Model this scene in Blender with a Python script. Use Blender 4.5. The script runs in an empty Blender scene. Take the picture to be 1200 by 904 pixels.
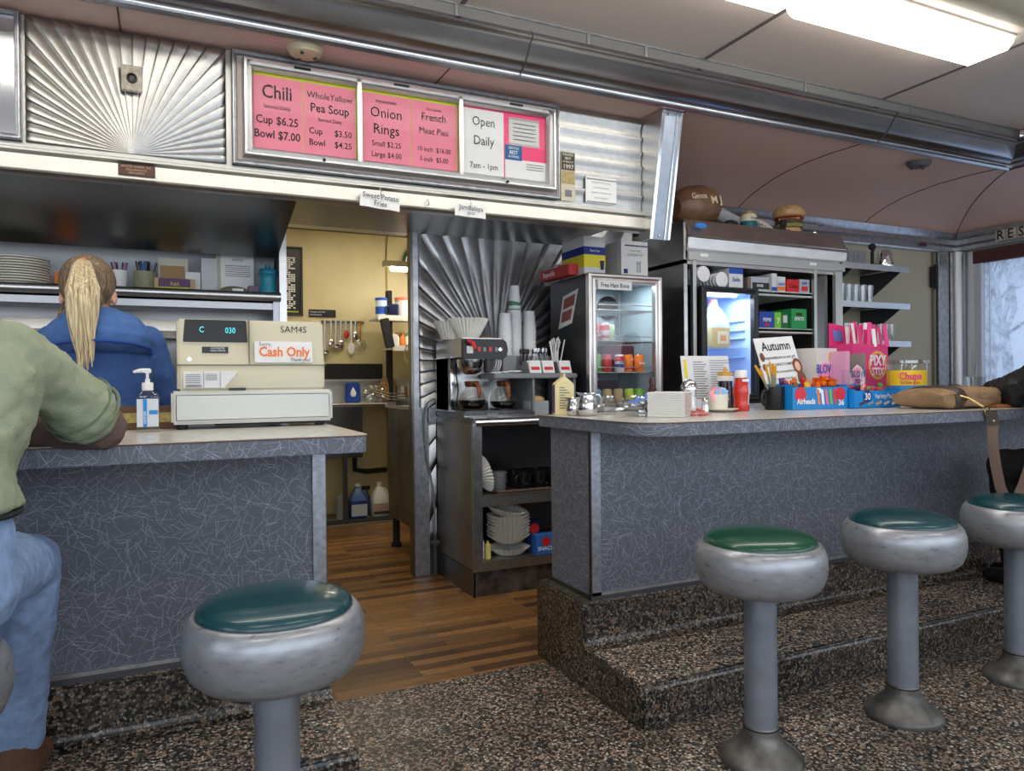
import bpy, bmesh, math, random
from mathutils import Vector, Matrix, Euler
from math import pi, sin, cos, radians as rad
random.seed(7)
SC = bpy.context.scene
COL = SC.collection

# ------------------------------------------------------------------ camera
FPX = 859.66
YAW, PITCH, ROLL = rad(25.231), rad(-0.328), rad(-0.556)
fw = Vector((sin(YAW)*cos(PITCH), cos(YAW)*cos(PITCH), sin(PITCH)))
rt = Vector((cos(YAW), -sin(YAW), 0)); up = rt.cross(fw)
r2 = rt*cos(ROLL)+up*sin(ROLL); u2 = -rt*sin(ROLL)+up*cos(ROLL)
cam = bpy.data.cameras.new('camera'); camo = bpy.data.objects.new('camera', cam); COL.objects.link(camo)
M = Matrix((r2, u2, -fw)).transposed().to_4x4(); M.translation = Vector((0, 0, 1.3))
camo.matrix_world = M
cam.sensor_width = 36; cam.lens = FPX/1200*36; cam.clip_start = 0.05
SC.camera = camo

# ------------------------------------------------------------------ world, daylight, exposure
SC.view_settings.view_transform = 'Standard'; SC.view_settings.look = 'None'
SC.view_settings.gamma = 1; SC.view_settings.use_curve_mapping = False
SC.view_settings.exposure = 0.22
w = bpy.data.worlds.new('overcast_sky'); SC.world = w; w.use_nodes = True
bg = w.node_tree.nodes['Background']; bg.inputs[0].default_value = (.80, .88, 1, 1); bg.inputs[1].default_value = 1.0
def area(name, loc, rot, sx, sy, power, col):
    l = bpy.data.lights.new(name, 'AREA'); l.shape = 'RECTANGLE'; l.size = sx; l.size_y = sy; l.energy = power; l.color = col
    o = bpy.data.objects.new(name, l); COL.objects.link(o); o.location = loc; o.rotation_euler = rot
    return o
DAY = (.80, .89, 1)
# daylight entering through the diner's front windows, behind the camera
for i, x in enumerate((-2.2, 0.0, 2.2, 4.4, 6.2)):
    area('window_daylight', (x, -1.35, 1.75), (rad(84), 0, 0), 2.0, 1.5, 19, DAY)
area('end_window_daylight', (7.6, 3.6, 1.8), (0, rad(90), 0), 1.3, 1.6, 6, (.92, .96, 1))
area('left_end_daylight', (-3.3, 1.2, 1.75), (0, rad(-90), 0), 1.1, 1.8, 14, DAY)

# ------------------------------------------------------------------ material helpers
MATS = {}
def nt(name):
    m = bpy.data.materials.new(name); m.use_nodes = True
    n = m.node_tree.nodes; l = m.node_tree.links
    return m, n, l, n['Principled BSDF']
def c4(c): return (c[0], c[1], c[2], 1)
def srgb(r, g, b):
    f = lambda v: (v/255/12.92) if v/255 <= .04045 else ((v/255+.055)/1.055)**2.4
    return (f(r), f(g), f(b))
def mat(name, col, rough=.5, metal=0, noise=0, nscale=20, bump=0, bscale=200, spec=None, emit=0, trans=0, ior=1.45, alpha=1, coat=0, sheen=0, stretch=None, rnoise=0):
    if name in MATS: return MATS[name]
    m, n, l, b = nt(name)
    b.inputs['Base Color'].default_value = c4(col); b.inputs['Roughness'].default_value = rough
    b.inputs['Metallic'].default_value = metal; b.inputs['IOR'].default_value = ior
    b.inputs['Transmission Weight'].default_value = trans; b.inputs['Alpha'].default_value = alpha
    b.inputs['Coat Weight'].default_value = coat; b.inputs['Sheen Weight'].default_value = sheen
    if spec is not None: b.inputs['Specular IOR Level'].default_value = spec
    if emit: b.inputs['Emission Color'].default_value = c4(col); b.inputs['Emission Strength'].default_value = emit
    tc = n.new('ShaderNodeTexCoord'); vec = tc.outputs['Object']
    if stretch:
        mp = n.new('ShaderNodeMapping'); mp.inputs['Scale'].default_value = stretch; l.new(vec, mp.inputs[0]); vec = mp.outputs[0]
    if noise or rnoise:
        t = n.new('ShaderNodeTexNoise'); t.inputs['Scale'].default_value = nscale; t.inputs['Detail'].default_value = 5
        l.new(vec, t.inputs['Vector'])
    if noise:
        mx = n.new('ShaderNodeMix'); mx.data_type = 'RGBA'
        mx.inputs[6].default_value = c4([v*(1-noise) for v in col]); mx.inputs[7].default_value = c4([min(1, v*(1+noise)) for v in col])
        rp = n.new('ShaderNodeMapRange'); rp.inputs[1].default_value = .3; rp.inputs[2].default_value = .7
        l.new(t.outputs[0], rp.inputs[0]); l.new(rp.outputs[0], mx.inputs[0]); l.new(mx.outputs[2], b.inputs['Base Color'])
    if rnoise:
        r = n.new('ShaderNodeMapRange'); r.inputs[1].default_value = .3; r.inputs[2].default_value = .7
        r.inputs[3].default_value = max(0, rough-rnoise); r.inputs[4].default_value = rough+rnoise
        l.new(t.outputs[0], r.inputs[0]); l.new(r.outputs[0], b.inputs['Roughness'])
    if bump:
        t2 = n.new('ShaderNodeTexNoise'); t2.inputs['Scale'].default_value = bscale; t2.inputs['Detail'].default_value = 4
        bp = n.new('ShaderNodeBump'); bp.inputs['Strength'].default_value = bump; bp.inputs['Distance'].default_value = .01
        l.new(vec, t2.inputs['Vector']); l.new(t2.outputs[0], bp.inputs['Height']); l.new(bp.outputs[0], b.inputs['Normal'])
    MATS[name] = m; return m

def math_(n, l, op, a, b_=None):
    q = n.new('ShaderNodeMath'); q.operation = op
    for i, v in enumerate((a, b_)):
        if v is None: continue
        if isinstance(v, (int, float)): q.inputs[i].default_value = v
        else: l.new(v, q.inputs[i])
    return q.outputs[0]
def laminate(name, base, line, sc=14, thick=.022, L=.42, amp=.75, rough=.38):
    """printed laminate: short straight pale strokes in random directions"""
    m, n, l, b = nt(name)
    tc = n.new('ShaderNodeTexCoord'); sp = n.new('ShaderNodeSeparateXYZ'); l.new(tc.outputs['Object'], sp.inputs[0])
    xy = math_(n, l, 'ADD', sp.outputs[0], sp.outputs[1])
    cb = n.new('ShaderNodeCombineXYZ'); l.new(xy, cb.inputs[0]); l.new(sp.outputs[2], cb.inputs[1])
    tot = None
    for k in range(7):
        mp = n.new('ShaderNodeMapping'); mp.inputs['Scale'].default_value = (sc*(1+.07*k),)*3; mp.inputs['Location'].default_value = (k*3.37, k*5.13, 0)
        l.new(cb.outputs[0], mp.inputs[0])
        v = n.new('ShaderNodeTexVoronoi'); v.voronoi_dimensions = '2D'; v.inputs['Scale'].default_value = 1; v.inputs['Randomness'].default_value = 1
        l.new(mp.outputs[0], v.inputs['Vector'])
        sb = n.new('ShaderNodeVectorMath'); sb.operation = 'SUBTRACT'; l.new(mp.outputs[0], sb.inputs[0]); l.new(v.outputs['Position'], sb.inputs[1])
        sc_ = n.new('ShaderNodeSeparateColor'); l.new(v.outputs['Color'], sc_.inputs[0])
        an = math_(n, l, 'MULTIPLY', sc_.outputs[0], 6.2832)
        s2 = n.new('ShaderNodeSeparateXYZ'); l.new(sb.outputs[0], s2.inputs[0])
        ca = math_(n, l, 'COSINE', an); sa = math_(n, l, 'SINE', an)
        u = math_(n, l, 'ADD', math_(n, l, 'MULTIPLY', s2.outputs[0], ca), math_(n, l, 'MULTIPLY', s2.outputs[1], sa))
        vv = math_(n, l, 'SUBTRACT', math_(n, l, 'MULTIPLY', s2.outputs[1], ca), math_(n, l, 'MULTIPLY', s2.outputs[0], sa))
        a = math_(n, l, 'LESS_THAN', math_(n, l, 'ABSOLUTE', vv), thick)
        c = math_(n, l, 'LESS_THAN', math_(n, l, 'ABSOLUTE', u), L)
        g = math_(n, l, 'MULTIPLY', math_(n, l, 'MULTIPLY', a, c), math_(n, l, 'ADD', math_(n, l, 'MULTIPLY', sc_.outputs[1], .6), .4))
        tot = g if tot is None else math_(n, l, 'MAXIMUM', tot, g)
    no = n.new('ShaderNodeTexNoise'); no.inputs['Scale'].default_value = 260; no.inputs['Detail'].default_value = 3; l.new(tc.outputs['Object'], no.inputs['Vector'])
    mx0 = n.new('ShaderNodeMix'); mx0.data_type = 'RGBA'; mx0.inputs[6].default_value = c4([v*.7 for v in base]); mx0.inputs[7].default_value = c4([v*1.3 for v in base]); l.new(no.outputs[0], mx0.inputs[0])
    mx = n.new('ShaderNodeMix'); mx.data_type = 'RGBA'; l.new(mx0.outputs[2], mx.inputs[6]); mx.inputs[7].default_value = c4(line)
    l.new(math_(n, l, 'MULTIPLY', tot, amp), mx.inputs[0]); l.new(mx.outputs[2], b.inputs['Base Color'])
    b.inputs['Roughness'].default_value = rough
    return m
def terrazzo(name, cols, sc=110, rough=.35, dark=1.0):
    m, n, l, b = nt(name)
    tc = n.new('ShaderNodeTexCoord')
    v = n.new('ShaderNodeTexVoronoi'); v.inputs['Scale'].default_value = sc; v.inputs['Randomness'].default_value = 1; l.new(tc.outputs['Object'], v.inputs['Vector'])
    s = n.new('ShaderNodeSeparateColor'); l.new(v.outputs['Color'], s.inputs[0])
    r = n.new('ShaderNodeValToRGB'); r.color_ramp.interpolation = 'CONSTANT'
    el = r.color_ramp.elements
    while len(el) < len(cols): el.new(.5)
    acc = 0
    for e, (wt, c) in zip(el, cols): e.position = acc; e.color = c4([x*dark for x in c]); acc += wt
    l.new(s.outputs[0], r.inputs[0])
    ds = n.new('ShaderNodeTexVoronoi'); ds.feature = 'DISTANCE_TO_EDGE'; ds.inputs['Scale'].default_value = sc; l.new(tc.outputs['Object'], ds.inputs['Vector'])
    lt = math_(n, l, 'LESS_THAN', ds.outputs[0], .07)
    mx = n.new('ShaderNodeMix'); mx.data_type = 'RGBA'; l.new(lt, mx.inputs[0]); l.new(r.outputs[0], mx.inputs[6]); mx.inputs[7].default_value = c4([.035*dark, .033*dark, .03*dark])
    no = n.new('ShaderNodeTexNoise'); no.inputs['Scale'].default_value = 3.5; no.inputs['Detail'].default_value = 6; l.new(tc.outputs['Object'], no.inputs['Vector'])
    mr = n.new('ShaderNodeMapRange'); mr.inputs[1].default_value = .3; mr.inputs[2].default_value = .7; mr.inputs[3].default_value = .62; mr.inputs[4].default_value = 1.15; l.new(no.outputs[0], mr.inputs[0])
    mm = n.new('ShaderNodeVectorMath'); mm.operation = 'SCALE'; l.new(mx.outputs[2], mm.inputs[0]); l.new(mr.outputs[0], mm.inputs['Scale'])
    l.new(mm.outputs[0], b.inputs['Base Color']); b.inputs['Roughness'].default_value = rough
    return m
def planks(name):
    m, n, l, b = nt(name)
    tc = n.new('ShaderNodeTexCoord')
    br = n.new('ShaderNodeTexBrick'); br.offset = .37; br.inputs['Scale'].default_value = 1
    br.inputs['Color1'].default_value = c4(srgb(166, 118, 64)); br.inputs['Color2'].default_value = c4(srgb(84, 54, 30)); br.inputs['Mortar'].default_value = (.01, .006, .004, 1)
    br.inputs['Mortar Size'].default_value = .0012; br.inputs['Brick Width'].default_value = .62; br.inputs['Row Height'].default_value = .062
    l.new(tc.outputs['Object'], br.inputs['Vector'])
    mp = n.new('ShaderNodeMapping'); mp.inputs['Scale'].default_value = (2.2, 45, 1); l.new(tc.outputs['Object'], mp.inputs[0])
    no = n.new('ShaderNodeTexNoise'); no.inputs['Scale'].default_value = 3; no.inputs['Detail'].default_value = 8; no.inputs['Roughness'].default_value = .7; l.new(mp.outputs[0], no.inputs['Vector'])
    mr = n.new('ShaderNodeMapRange'); mr.inputs[1].default_value = .3; mr.inputs[2].default_value = .75; mr.inputs[3].default_value = .35; mr.inputs[4].default_value = 1.35; l.new(no.outputs[0], mr.inputs[0])
    mm = n.new('ShaderNodeVectorMath'); mm.operation = 'SCALE'; l.new(br.outputs[0], mm.inputs[0]); l.new(mr.outputs[0], mm.inputs['Scale'])
    l.new(mm.outputs[0], b.inputs['Base Color']); b.inputs['Roughness'].default_value = .38
    return m
def glass(name, tint=(1, 1, 1), refl=.05, rough=0):
    """thin clear pane or vessel wall: transparent with a fresnel gloss"""
    m = bpy.data.materials.new(name); m.use_nodes = True; n = m.node_tree.nodes; l = m.node_tree.links; n.clear()
    o = n.new('ShaderNodeOutputMaterial'); t = n.new('ShaderNodeBsdfTransparent'); t.inputs[0].default_value = c4(tint)
    g = n.new('ShaderNodeBsdfGlossy'); g.inputs['Roughness'].default_value = rough
    lw = n.new('ShaderNodeFresnel'); lw.inputs[0].default_value = 1.5
    ge = n.new('ShaderNodeNewGeometry')
    ad = math_(n, l, 'MULTIPLY', math_(n, l, 'ADD', lw.outputs[0], refl-.04), math_(n, l, 'SUBTRACT', 1.0, ge.outputs['Backfacing']))
    mx = n.new('ShaderNodeMixShader'); l.new(ad, mx.inputs[0]); l.new(t.outputs[0], mx.inputs[1]); l.new(g.outputs[0], mx.inputs[2]); l.new(mx.outputs[0], o.inputs[0])
    return m

STEEL = mat('brushed_stainless', (.58, .58, .58), .32, 1, noise=.05, nscale=10, rnoise=.03, stretch=(1, 1, 6))
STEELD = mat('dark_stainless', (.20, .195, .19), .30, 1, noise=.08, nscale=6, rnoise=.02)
STEELB = mat('polished_stainless', (.72, .72, .72), .16, 1)
STEELW = mat('worn_steel_trim', (.47, .475, .49), .38, 1, noise=.2, nscale=25)
CHROME = mat('chrome', (.8, .8, .8), .08, 1)
FASC = mat('satin_fascia_steel', (.50, .49, .455), .42, 1, noise=.06, nscale=9)
BURST = mat('pressed_steel', (.47, .46, .435), .36, 1, noise=.08, nscale=30)
BARM = mat('bar_steel', (.42, .44, .48), .26, 1, noise=.12, nscale=3, stretch=(1, 4, 4))
LAM = laminate('grey_crackle_laminate', srgb(97, 100, 109), srgb(172, 178, 192), sc=15, thick=.014, L=.5, amp=.78)
LAMT = mat('worn_pale_countertop', srgb(196, 192, 184), .22, noise=.1, nscale=30)
TERC = [(.24, srgb(40, 38, 36)), (.22, srgb(98, 90, 82)), (.2, srgb(146, 130, 112)), (.14, srgb(176, 144, 118)), (.1, srgb(192, 184, 170)), (.1, srgb(24, 24, 24))]
TERR = terrazzo('terrazzo_floor', TERC, 105, .42, 1.12)
TERS = terrazzo('terrazzo_polished', TERC, 100, .28, .8)
WOOD = planks('worn_plank_floor')
CEIL = mat('speckled_ceiling_panel', srgb(206, 193, 184), .55, noise=.07, nscale=220)
COVE = mat('pink_enamel_ceiling', srgb(216, 182, 170), .36, noise=.07, nscale=240)
RISER = mat('grey_speckled_riser', srgb(118, 116, 112), .6, noise=.15, nscale=260)
WHITEW = mat('white_wall_paint', srgb(205, 207, 210), .5)
YELW = mat('yellow_kitchen_paint', srgb(212, 198, 152), .4, noise=.05, nscale=5)
BEIGE = mat('beige_panel', srgb(168, 160, 138), .6, noise=.04, nscale=4)
BLACK = mat('black_plastic', (.012, .012, .013), .35)
BLACKM = mat('matte_black', (.015, .015, .016), .8)
DGREY = mat('dark_grey_paint', srgb(58, 60, 64), .45)
GREYP = mat('grey_plastic', srgb(128, 130, 132), .45)
WHITE = mat('white_plastic', srgb(228, 228, 224), .4)
PAPER = mat('white_paper', srgb(226, 226, 224), .8)
CREAM = mat('cream_plastic', srgb(207, 199, 172), .42, noise=.04, nscale=5)
CREAMD = mat('off_white_drawer', srgb(206, 206, 196), .4, noise=.03, nscale=4)
PINK = mat('pink_paper', srgb(226, 132, 150), .7)
HOTP = mat('hot_pink_paper', srgb(236, 80, 124), .7)
LIME = mat('lime_paper', srgb(190, 200, 50), .7)
INK = mat('black_ink', (.012, .011, .012), .6)
INKG = mat('grey_ink', (.16, .16, .17), .6)
BLUEI = mat('blue_ink', srgb(52, 96, 150), .6)
REDI = mat('red_ink', srgb(200, 40, 40), .5)
ORANGE = mat('orange_ink', srgb(240, 125, 45), .6)
def ordn(k): return ('first', 'second', 'third', 'fourth', 'fifth', 'sixth', 'seventh', 'eighth', 'ninth', 'tenth', 'eleventh', 'twelfth', 'thirteenth', 'fourteenth', 'fifteenth', 'sixteenth', 'seventeenth', 'eighteenth', 'nineteenth', 'twentieth', 'twenty-first', 'twenty-second')[k]
WHITEI = mat('white_ink', (.85, .85, .85), .6)
GLASS = glass('clear_glass')
GLASSM = glass('menu_glass', (.97, .97, .97), .004, 0)
GLASSW = glass('wall_of_glassware', (.93, .95, .95), .16)
DIFF = mat('light_diffuser', (1, .97, .90), .4, emit=8)
CERAM = mat('cream_ceramic', srgb(232, 226, 208), .25)
KRAFT = mat('kraft_cardboard', srgb(160, 128, 90), .8)
WOODD = mat('dark_wood', srgb(105, 70, 42), .5, noise=.3, nscale=8, stretch=(1, 1, 8))

LASTPART = {}
# ------------------------------------------------------------------ mesh helpers
class B:
    def __init__(s): s.bm = bmesh.new()
    def box(s, x0, x1, y0, y1, z0, z1, R=None, taper=0):
        t = taper
        P = [(x0, y0, z0), (x1, y0, z0), (x1, y1, z0), (x0, y1, z0), (x0+t, y0+t, z1), (x1-t, y0+t, z1), (x1-t, y1-t, z1), (x0+t, y1-t, z1)]
        v = [s.bm.verts.new(R @ Vector(p) if R else p) for p in P]
        for f in ((3, 2, 1, 0), (4, 5, 6, 7), (0, 1, 5, 4), (1, 2, 6, 5), (2, 3, 7, 6), (3, 0, 4, 7)): s.bm.faces.new([v[i] for i in f])
        return s
    def prism(s, pts, ax, a0, a1):
        f = {'x': lambda p, a: (a, p[0], p[1]), 'y': lambda p, a: (p[0], a, p[1]), 'z': lambda p, a: (p[0], p[1], a)}[ax]
        A = [s.bm.verts.new(f(p, a0)) for p in pts]; C = [s.bm.verts.new(f(p, a1)) for p in pts]; n = len(pts)
        s.bm.faces.new(A); s.bm.faces.new(C[::-1])
        for i in range(n): s.bm.faces.new((A[i], C[i], C[(i+1) % n], A[(i+1) % n]))
        return s
    def lathe(s, prof, x=0, y=0, z=0, seg=28, R=None, wave=None, a0=0, a1=2*pi):
        rings = []
        for k, (r, h) in enumerate(prof):
            if r < 1e-5:
                p = Vector((x, y, z+h)); rings.append([s.bm.verts.new(R @ p if R else p)]); continue
            ring = []
            for i in range(seg):
                a = 2*pi*i/seg; rr = r
                if wave: rr = r*(1+wave(k/(len(prof)-1), a))
                p = Vector((x+rr*cos(a), y+rr*sin(a), z+h)); ring.append(s.bm.verts.new(R @ p if R else p))
            rings.append(ring)
        for A, C in zip(rings, rings[1:]):
            if len(A) == 1 and len(C) == 1: continue
            for i in range(seg):
                j = (i+1) % seg
                if len(A) == 1: s.bm.faces.new((A[0], C[j], C[i]))
                elif len(C) == 1: s.bm.faces.new((A[i], A[j], C[0]))
                else: s.bm.faces.new((A[i], A[j], C[j], C[i]))
        return s
    def cyl(s, x, y, z0, z1, r, r1=None, seg=24, R=None):
        r1 = r if r1 is None else r1
        return s.lathe([(0, z0), (r, z0), (r1, z1), (0, z1)], x, y, 0, seg, R)
    def loft(s, rings, cap=True):
        """rings: list of lists of points, equal length"""
        V = [[s.bm.verts.new(p) for p in r] for r in rings]
        n = len(V[0])
        for A, C in zip(V, V[1:]):
            for i in range(n): s.bm.faces.new((A[i], A[(i+1) % n], C[(i+1) % n], C[i]))
        if cap: s.bm.faces.new(V[0][::-1]); s.bm.faces.new(V[-1])
        return s
    def tube(s, pts, r, seg=8, closed=False, flat=1.0):
        pts = [Vector(p) for p in pts]; n = len(pts); rings = []
        rr = r if isinstance(r, (list, tuple)) else [r]*n
        side = None
        for i, p in enumerate(pts):
            a = pts[i-1] if i > 0 else (pts[-1] if closed else p); c = pts[(i+1) % n] if (i < n-1 or closed) else p
            d = (c-a).normalized()
            if side is None: side = d.cross(Vector((0, 0, 1)) if abs(d.z) < .9 else Vector((0, 1, 0))).normalized()
            else: side = (side - d*side.dot(d)).normalized()
            o = d.cross(side)
            rings.append([p + side*rr[i]*cos(2*pi*k/seg) + o*rr[i]*flat*sin(2*pi*k/seg) for k in range(seg)])
        if closed: rings.append(rings[0]); return s.loft(rings, False)
        return s.loft(rings)
    def ell(s, c, r, R=None, u=16, v=10):
        m = Matrix.Translation(Vector(c)) @ ((R.to_4x4()) if R else Matrix()) @ Matrix.Diagonal((r[0], r[1], r[2], 1))
        bmesh.ops.create_uvsphere(s.bm, u_segments=u, v_segments=v, radius=1, matrix=m); return s
    def quad(s, a, b, c, d):
        s.bm.faces.new([s.bm.verts.new(p) for p in (a, b, c, d)]); return s
    def poly(s, pts): s.bm.faces.new([s.bm.verts.new(p) for p in pts]); return s
    def build(s, name, m, parent=None, bevel=0, smooth=False, world=False, sharp=35, seg=2, weld=False, solid=0, R=None):
        bm = s.bm
        if weld: bmesh.ops.remove_doubles(bm, verts=bm.verts, dist=1e-5)
        bmesh.ops.recalc_face_normals(bm, faces=bm.faces)
        if bevel: bmesh.ops.bevel(bm, geom=[e for e in bm.edges if len(e.link_faces) == 2 and e.calc_face_angle(0) > .5], offset=bevel, segments=seg, affect='EDGES', clamp_overlap=True)
        if R: bmesh.ops.transform(bm, matrix=R, verts=bm.verts)
        if world and parent: bmesh.ops.translate(bm, vec=-parent.location, verts=bm.verts)
        me = bpy.data.meshes.new(name); bm.to_mesh(me); bm.free()
        if smooth:
            me.polygons.foreach_set('use_smooth', [True]*len(me.polygons))
            try: me.set_sharp_from_angle(angle=rad(sharp))
            except Exception: pass
        me.materials.append(m)
        o = bpy.data.objects.new(name, me); COL.objects.link(o)
        if parent: o.parent = parent; LASTPART[parent.name] = o
        if solid:
            md = o.modifiers.new('s', 'SOLIDIFY'); md.thickness = solid; md.offset = 0
        return o
def thing(name, label, cat, loc=(0, 0, 0), rz=0, group=None, rot=None):
    o = bpy.data.objects.new(name, None); COL.objects.link(o); o.empty_display_size = .05
    o.location = loc; o.rotation_euler = rot if rot else (0, 0, rz)
    o['label'] = label; o['category'] = cat
    if group: o['group'] = group
    return o
def tag(o, label, cat, group=None):
    o['label'] = label; o['category'] = cat
    if group: o['group'] = group
    return o
def struct(o): o['kind'] = 'structure'; return o
def dup(root, loc, rz=None, label=None, group=None, rot=None):
    def cp(o, par):
        c = o.copy(); COL.objects.link(c)
        if par: c.parent = par; c.matrix_parent_inverse = o.matrix_parent_inverse.copy()
        for ch in [k for k in ALLCH(o)]: cp(ch, c)
        return c
    r = cp(root, None); r.location = loc
    if rz is not None: r.rotation_euler = (0, 0, rz)
    if rot: r.rotation_euler = rot
    if label: r['label'] = label
    if group: r['group'] = group
    return r
def ALLCH(o): return [c for c in list(COL.objects) if c.parent == o]
_f = None
def text_bm(bm, s, h, org, xd, ud, al='LEFT', sx=1.0, bold=0):
    """lettering: adds the flat outline of the words to bm; h = cap height scale"""
    cu = bpy.data.curves.new('t', 'FONT'); cu.body = s; cu.size = h; cu.align_x = al; cu.resolution_u = 2; cu.offset = bold*h
    o = bpy.data.objects.new('t', cu); COL.objects.link(o)
    dg = bpy.context.evaluated_depsgraph_get(); me = bpy.data.meshes.new_from_object(o.evaluated_get(dg))
    xd = Vector(xd).normalized(); ud = Vector(ud).normalized(); nd = xd.cross(ud)
    mt = Matrix((xd, ud, nd)).transposed().to_4x4(); mt.translation = Vector(org)
    me.transform(mt @ Matrix.Diagonal((sx, 1, 1, 1))); bm.from_mesh(me)
    bpy.data.objects.remove(o); bpy.data.curves.remove(cu); bpy.data.meshes.remove(me)
def lettering(parent, items, m, xd=(1, 0, 0), ud=(0, 0, 1), name='lettering', world=False, R=None):
    """items: (text, size, origin, align, xscale, bold)"""
    b = B()
    for it in items:
        s, h, org = it[:3]; al = it[3] if len(it) > 3 else 'LEFT'; sx = it[4] if len(it) > 4 else 1; bo = it[5] if len(it) > 5 else 0
        text_bm(b.bm, s, h, org, xd, ud, al, sx, bo)
    bm = b.bm
    if world and parent: bmesh.ops.translate(bm, vec=-parent.location, verts=bm.verts)
    if R: bmesh.ops.transform(bm, matrix=R, verts=bm.verts)
    me = bpy.data.meshes.new(name); bm.to_mesh(me); bm.free(); me.materials.append(m)
    o = bpy.data.objects.new(name, me); COL.objects.link(o)
    if parent: o.parent = LASTPART.get(parent.name, parent)
    return o
def RZ(a, x=0, y=0, z=0): return Matrix.Translation((x, y, z)) @ Matrix.Rotation(a, 4, 'Z')
def RX(a, x=0, y=0, z=0): return Matrix.Translation((x, y, z)) @ Matrix.Rotation(a, 4, 'X')
def RY(a, x=0, y=0, z=0): return Matrix.Translation((x, y, z)) @ Matrix.Rotation(a, 4, 'Y')

# ================================================================== SETTING
b = B().box(-3.4, 7.3, -1.3, 3.01, -.1, 0); struct(b.build('floor', TERR))
b = B().box(-3.4, 7.3, 3.01, 7.5, -.1, 0); struct(b.build('floor', WOOD))
# upper flat ceiling, riser and stainless cove bar
struct(B().box(-3.4, 7.3, -1.3, 3.42, 3.15, 3.25).build('ceiling', CEIL))
b = B()
for x in (-3.17, -1.67, -.17, 1.33, 2.83, 4.32, 5.82): b.box(x-.012, x+.012, -1.3, 3.36, 3.146, 3.152)
struct(b.build('trim_1', mat('ceiling_joint_strip', srgb(96, 88, 86), .5)))
struct(B().box(-3.4, 5.82, 3.36, 3.42, 3.06, 3.15).build('trim_2', RISER))
b = B()
for x in (-.2, .55, 1.3, 2.05, 2.42, 3.62, 4.6): b.box(x-.008, x+.008, 3.352, 3.36, 3.065, 3.148)
b.box(-3.4, 5.8, 3.35, 3.362, 3.142, 3.15)
struct(b.build('trim_3', STEELW))
# bar: curved cross-section running along x then mitred at the end
prof = [(3.33, 3.075), (3.325, 3.06), (3.335, 3.045)]
for i in range(9):
    a = i/8; prof.append((3.345+.125*a, 3.04-.115*a - .022*sin(pi*a)))
prof += [(3.475, 2.915), (3.47, 2.90), (3.485, 2.888), (3.51, 2.895), (3.51, 2.93), (3.40, 3.07)]
def mitre(prof, x0, corner, m, name, y_end):
    """run a profile (distance, z) along x, then turn the corner toward the viewer at x=corner+distance"""
    rings = []
    rings.append([(x0, y, z) for y, z in prof])
    rings.append([(corner+(y-3.49), y, z) for y, z in prof])
    rings.append([(corner+(y-3.49), y_end, z) for y, z in prof])
    return B().loft(rings).build(name, m, smooth=True, sharp=50)
struct(mitre(prof, -3.4, 5.90, BARM, 'trim_4', -1.3))
b = B()
for x in (4.42, 1.7, -1.0):
    b.loft([[(x+dx, y-.003, z-.003) for y, z in prof[:14]] + [(x+dx, y+.01, z+.01) for y, z in prof[:14][::-1]] for dx in (0, .006)])
struct(b.build('trim_5', DGREY))
# lower pink cove: flat, then bending down to the back wall; same profile around the end wall
cp = [(3.50, 2.905), (3.52, 2.905), (3.76, 2.912), (3.99, 2.908), (4.2, 2.888), (4.33, 2.868), (4.46, 2.835), (4.58, 2.795), (4.68, 2.75), (4.75, 2.70), (4.80, 2.66)]
cpo = cp + [(4.80, 3.0), (3.50, 3.0)]
struct(mitre(cpo, -3.4, 5.90, COVE, 'ceiling', -1.3))
b = B()
def seam(pts, w=.004):
    b.tube(pts, w, 6)
for x in (-3.17, -1.67, -.17, 1.33, 2.83, 4.32, 5.82):
    seam([(x, y, z-.0015) for y, z in cp[1:-1]])
seam([(5.90+(y-3.49), y, z-.0015) for y, z in cp[1:-1]])
struct(b.build('seam_shadow_strip', mat('seam_shadow_line', srgb(90, 78, 74), .6)))
# back wall pieces (y = 4.75)
struct(B().box(-3.4, .62, 4.75, 4.85, 0, 3.1).build('wall_back', WHITEW))
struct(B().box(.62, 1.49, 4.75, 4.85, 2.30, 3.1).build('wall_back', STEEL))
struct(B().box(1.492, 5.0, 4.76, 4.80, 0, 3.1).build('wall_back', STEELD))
struct(B().box(5.0, 7.15, 4.76, 4.86, 0, 3.1).build('wall_back', BEIGE))
# stainless cornice along the back wall right of the hood and around the end wall
cor = [(4.69, 2.70), (4.68, 2.715), (4.76, 2.72), (4.76, 2.53), (4.71, 2.525), (4.70, 2.54), (4.72, 2.55), (4.72, 2.585), (4.70, 2.60), (4.715, 2.612), (4.715, 2.655), (4.70, 2.67)]
rings = [[(2.80, y, z) for y, z in cor], [(7.15+(y-4.75), y, z) for y, z in cor], [(7.15+(y-4.75), -1.3, z) for y, z in cor]]
struct(B().loft(rings).build('trim_7', STEELW, smooth=True, sharp=30))
# corner posts
b = B(); b.box(6.84, 6.99, 4.705, 4.76, 0, 2.53); b.box(7.0, 7.03, 4.69, 4.76, 0, 2.53)
struct(b.build('trim_8', STEELW, bevel=.006))
b = B(); b.lathe([(.075, 0), (.075, 2.53)], 7.10, 4.70, 0, 24)
struct(b.build('trim_9', mat('corner_steel', (.38, .38, .38), .4, 1), smooth=True))
b = B(); b.box(6.80, 6.83, 4.73, 4.76, 1.0, 2.52); b.box(5.9, 6.83, 4.745, 4.76, 1.20, 1.215)
struct(b.build('trim_10', mat('beige_trim', srgb(120, 114, 98), .6)))
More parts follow.
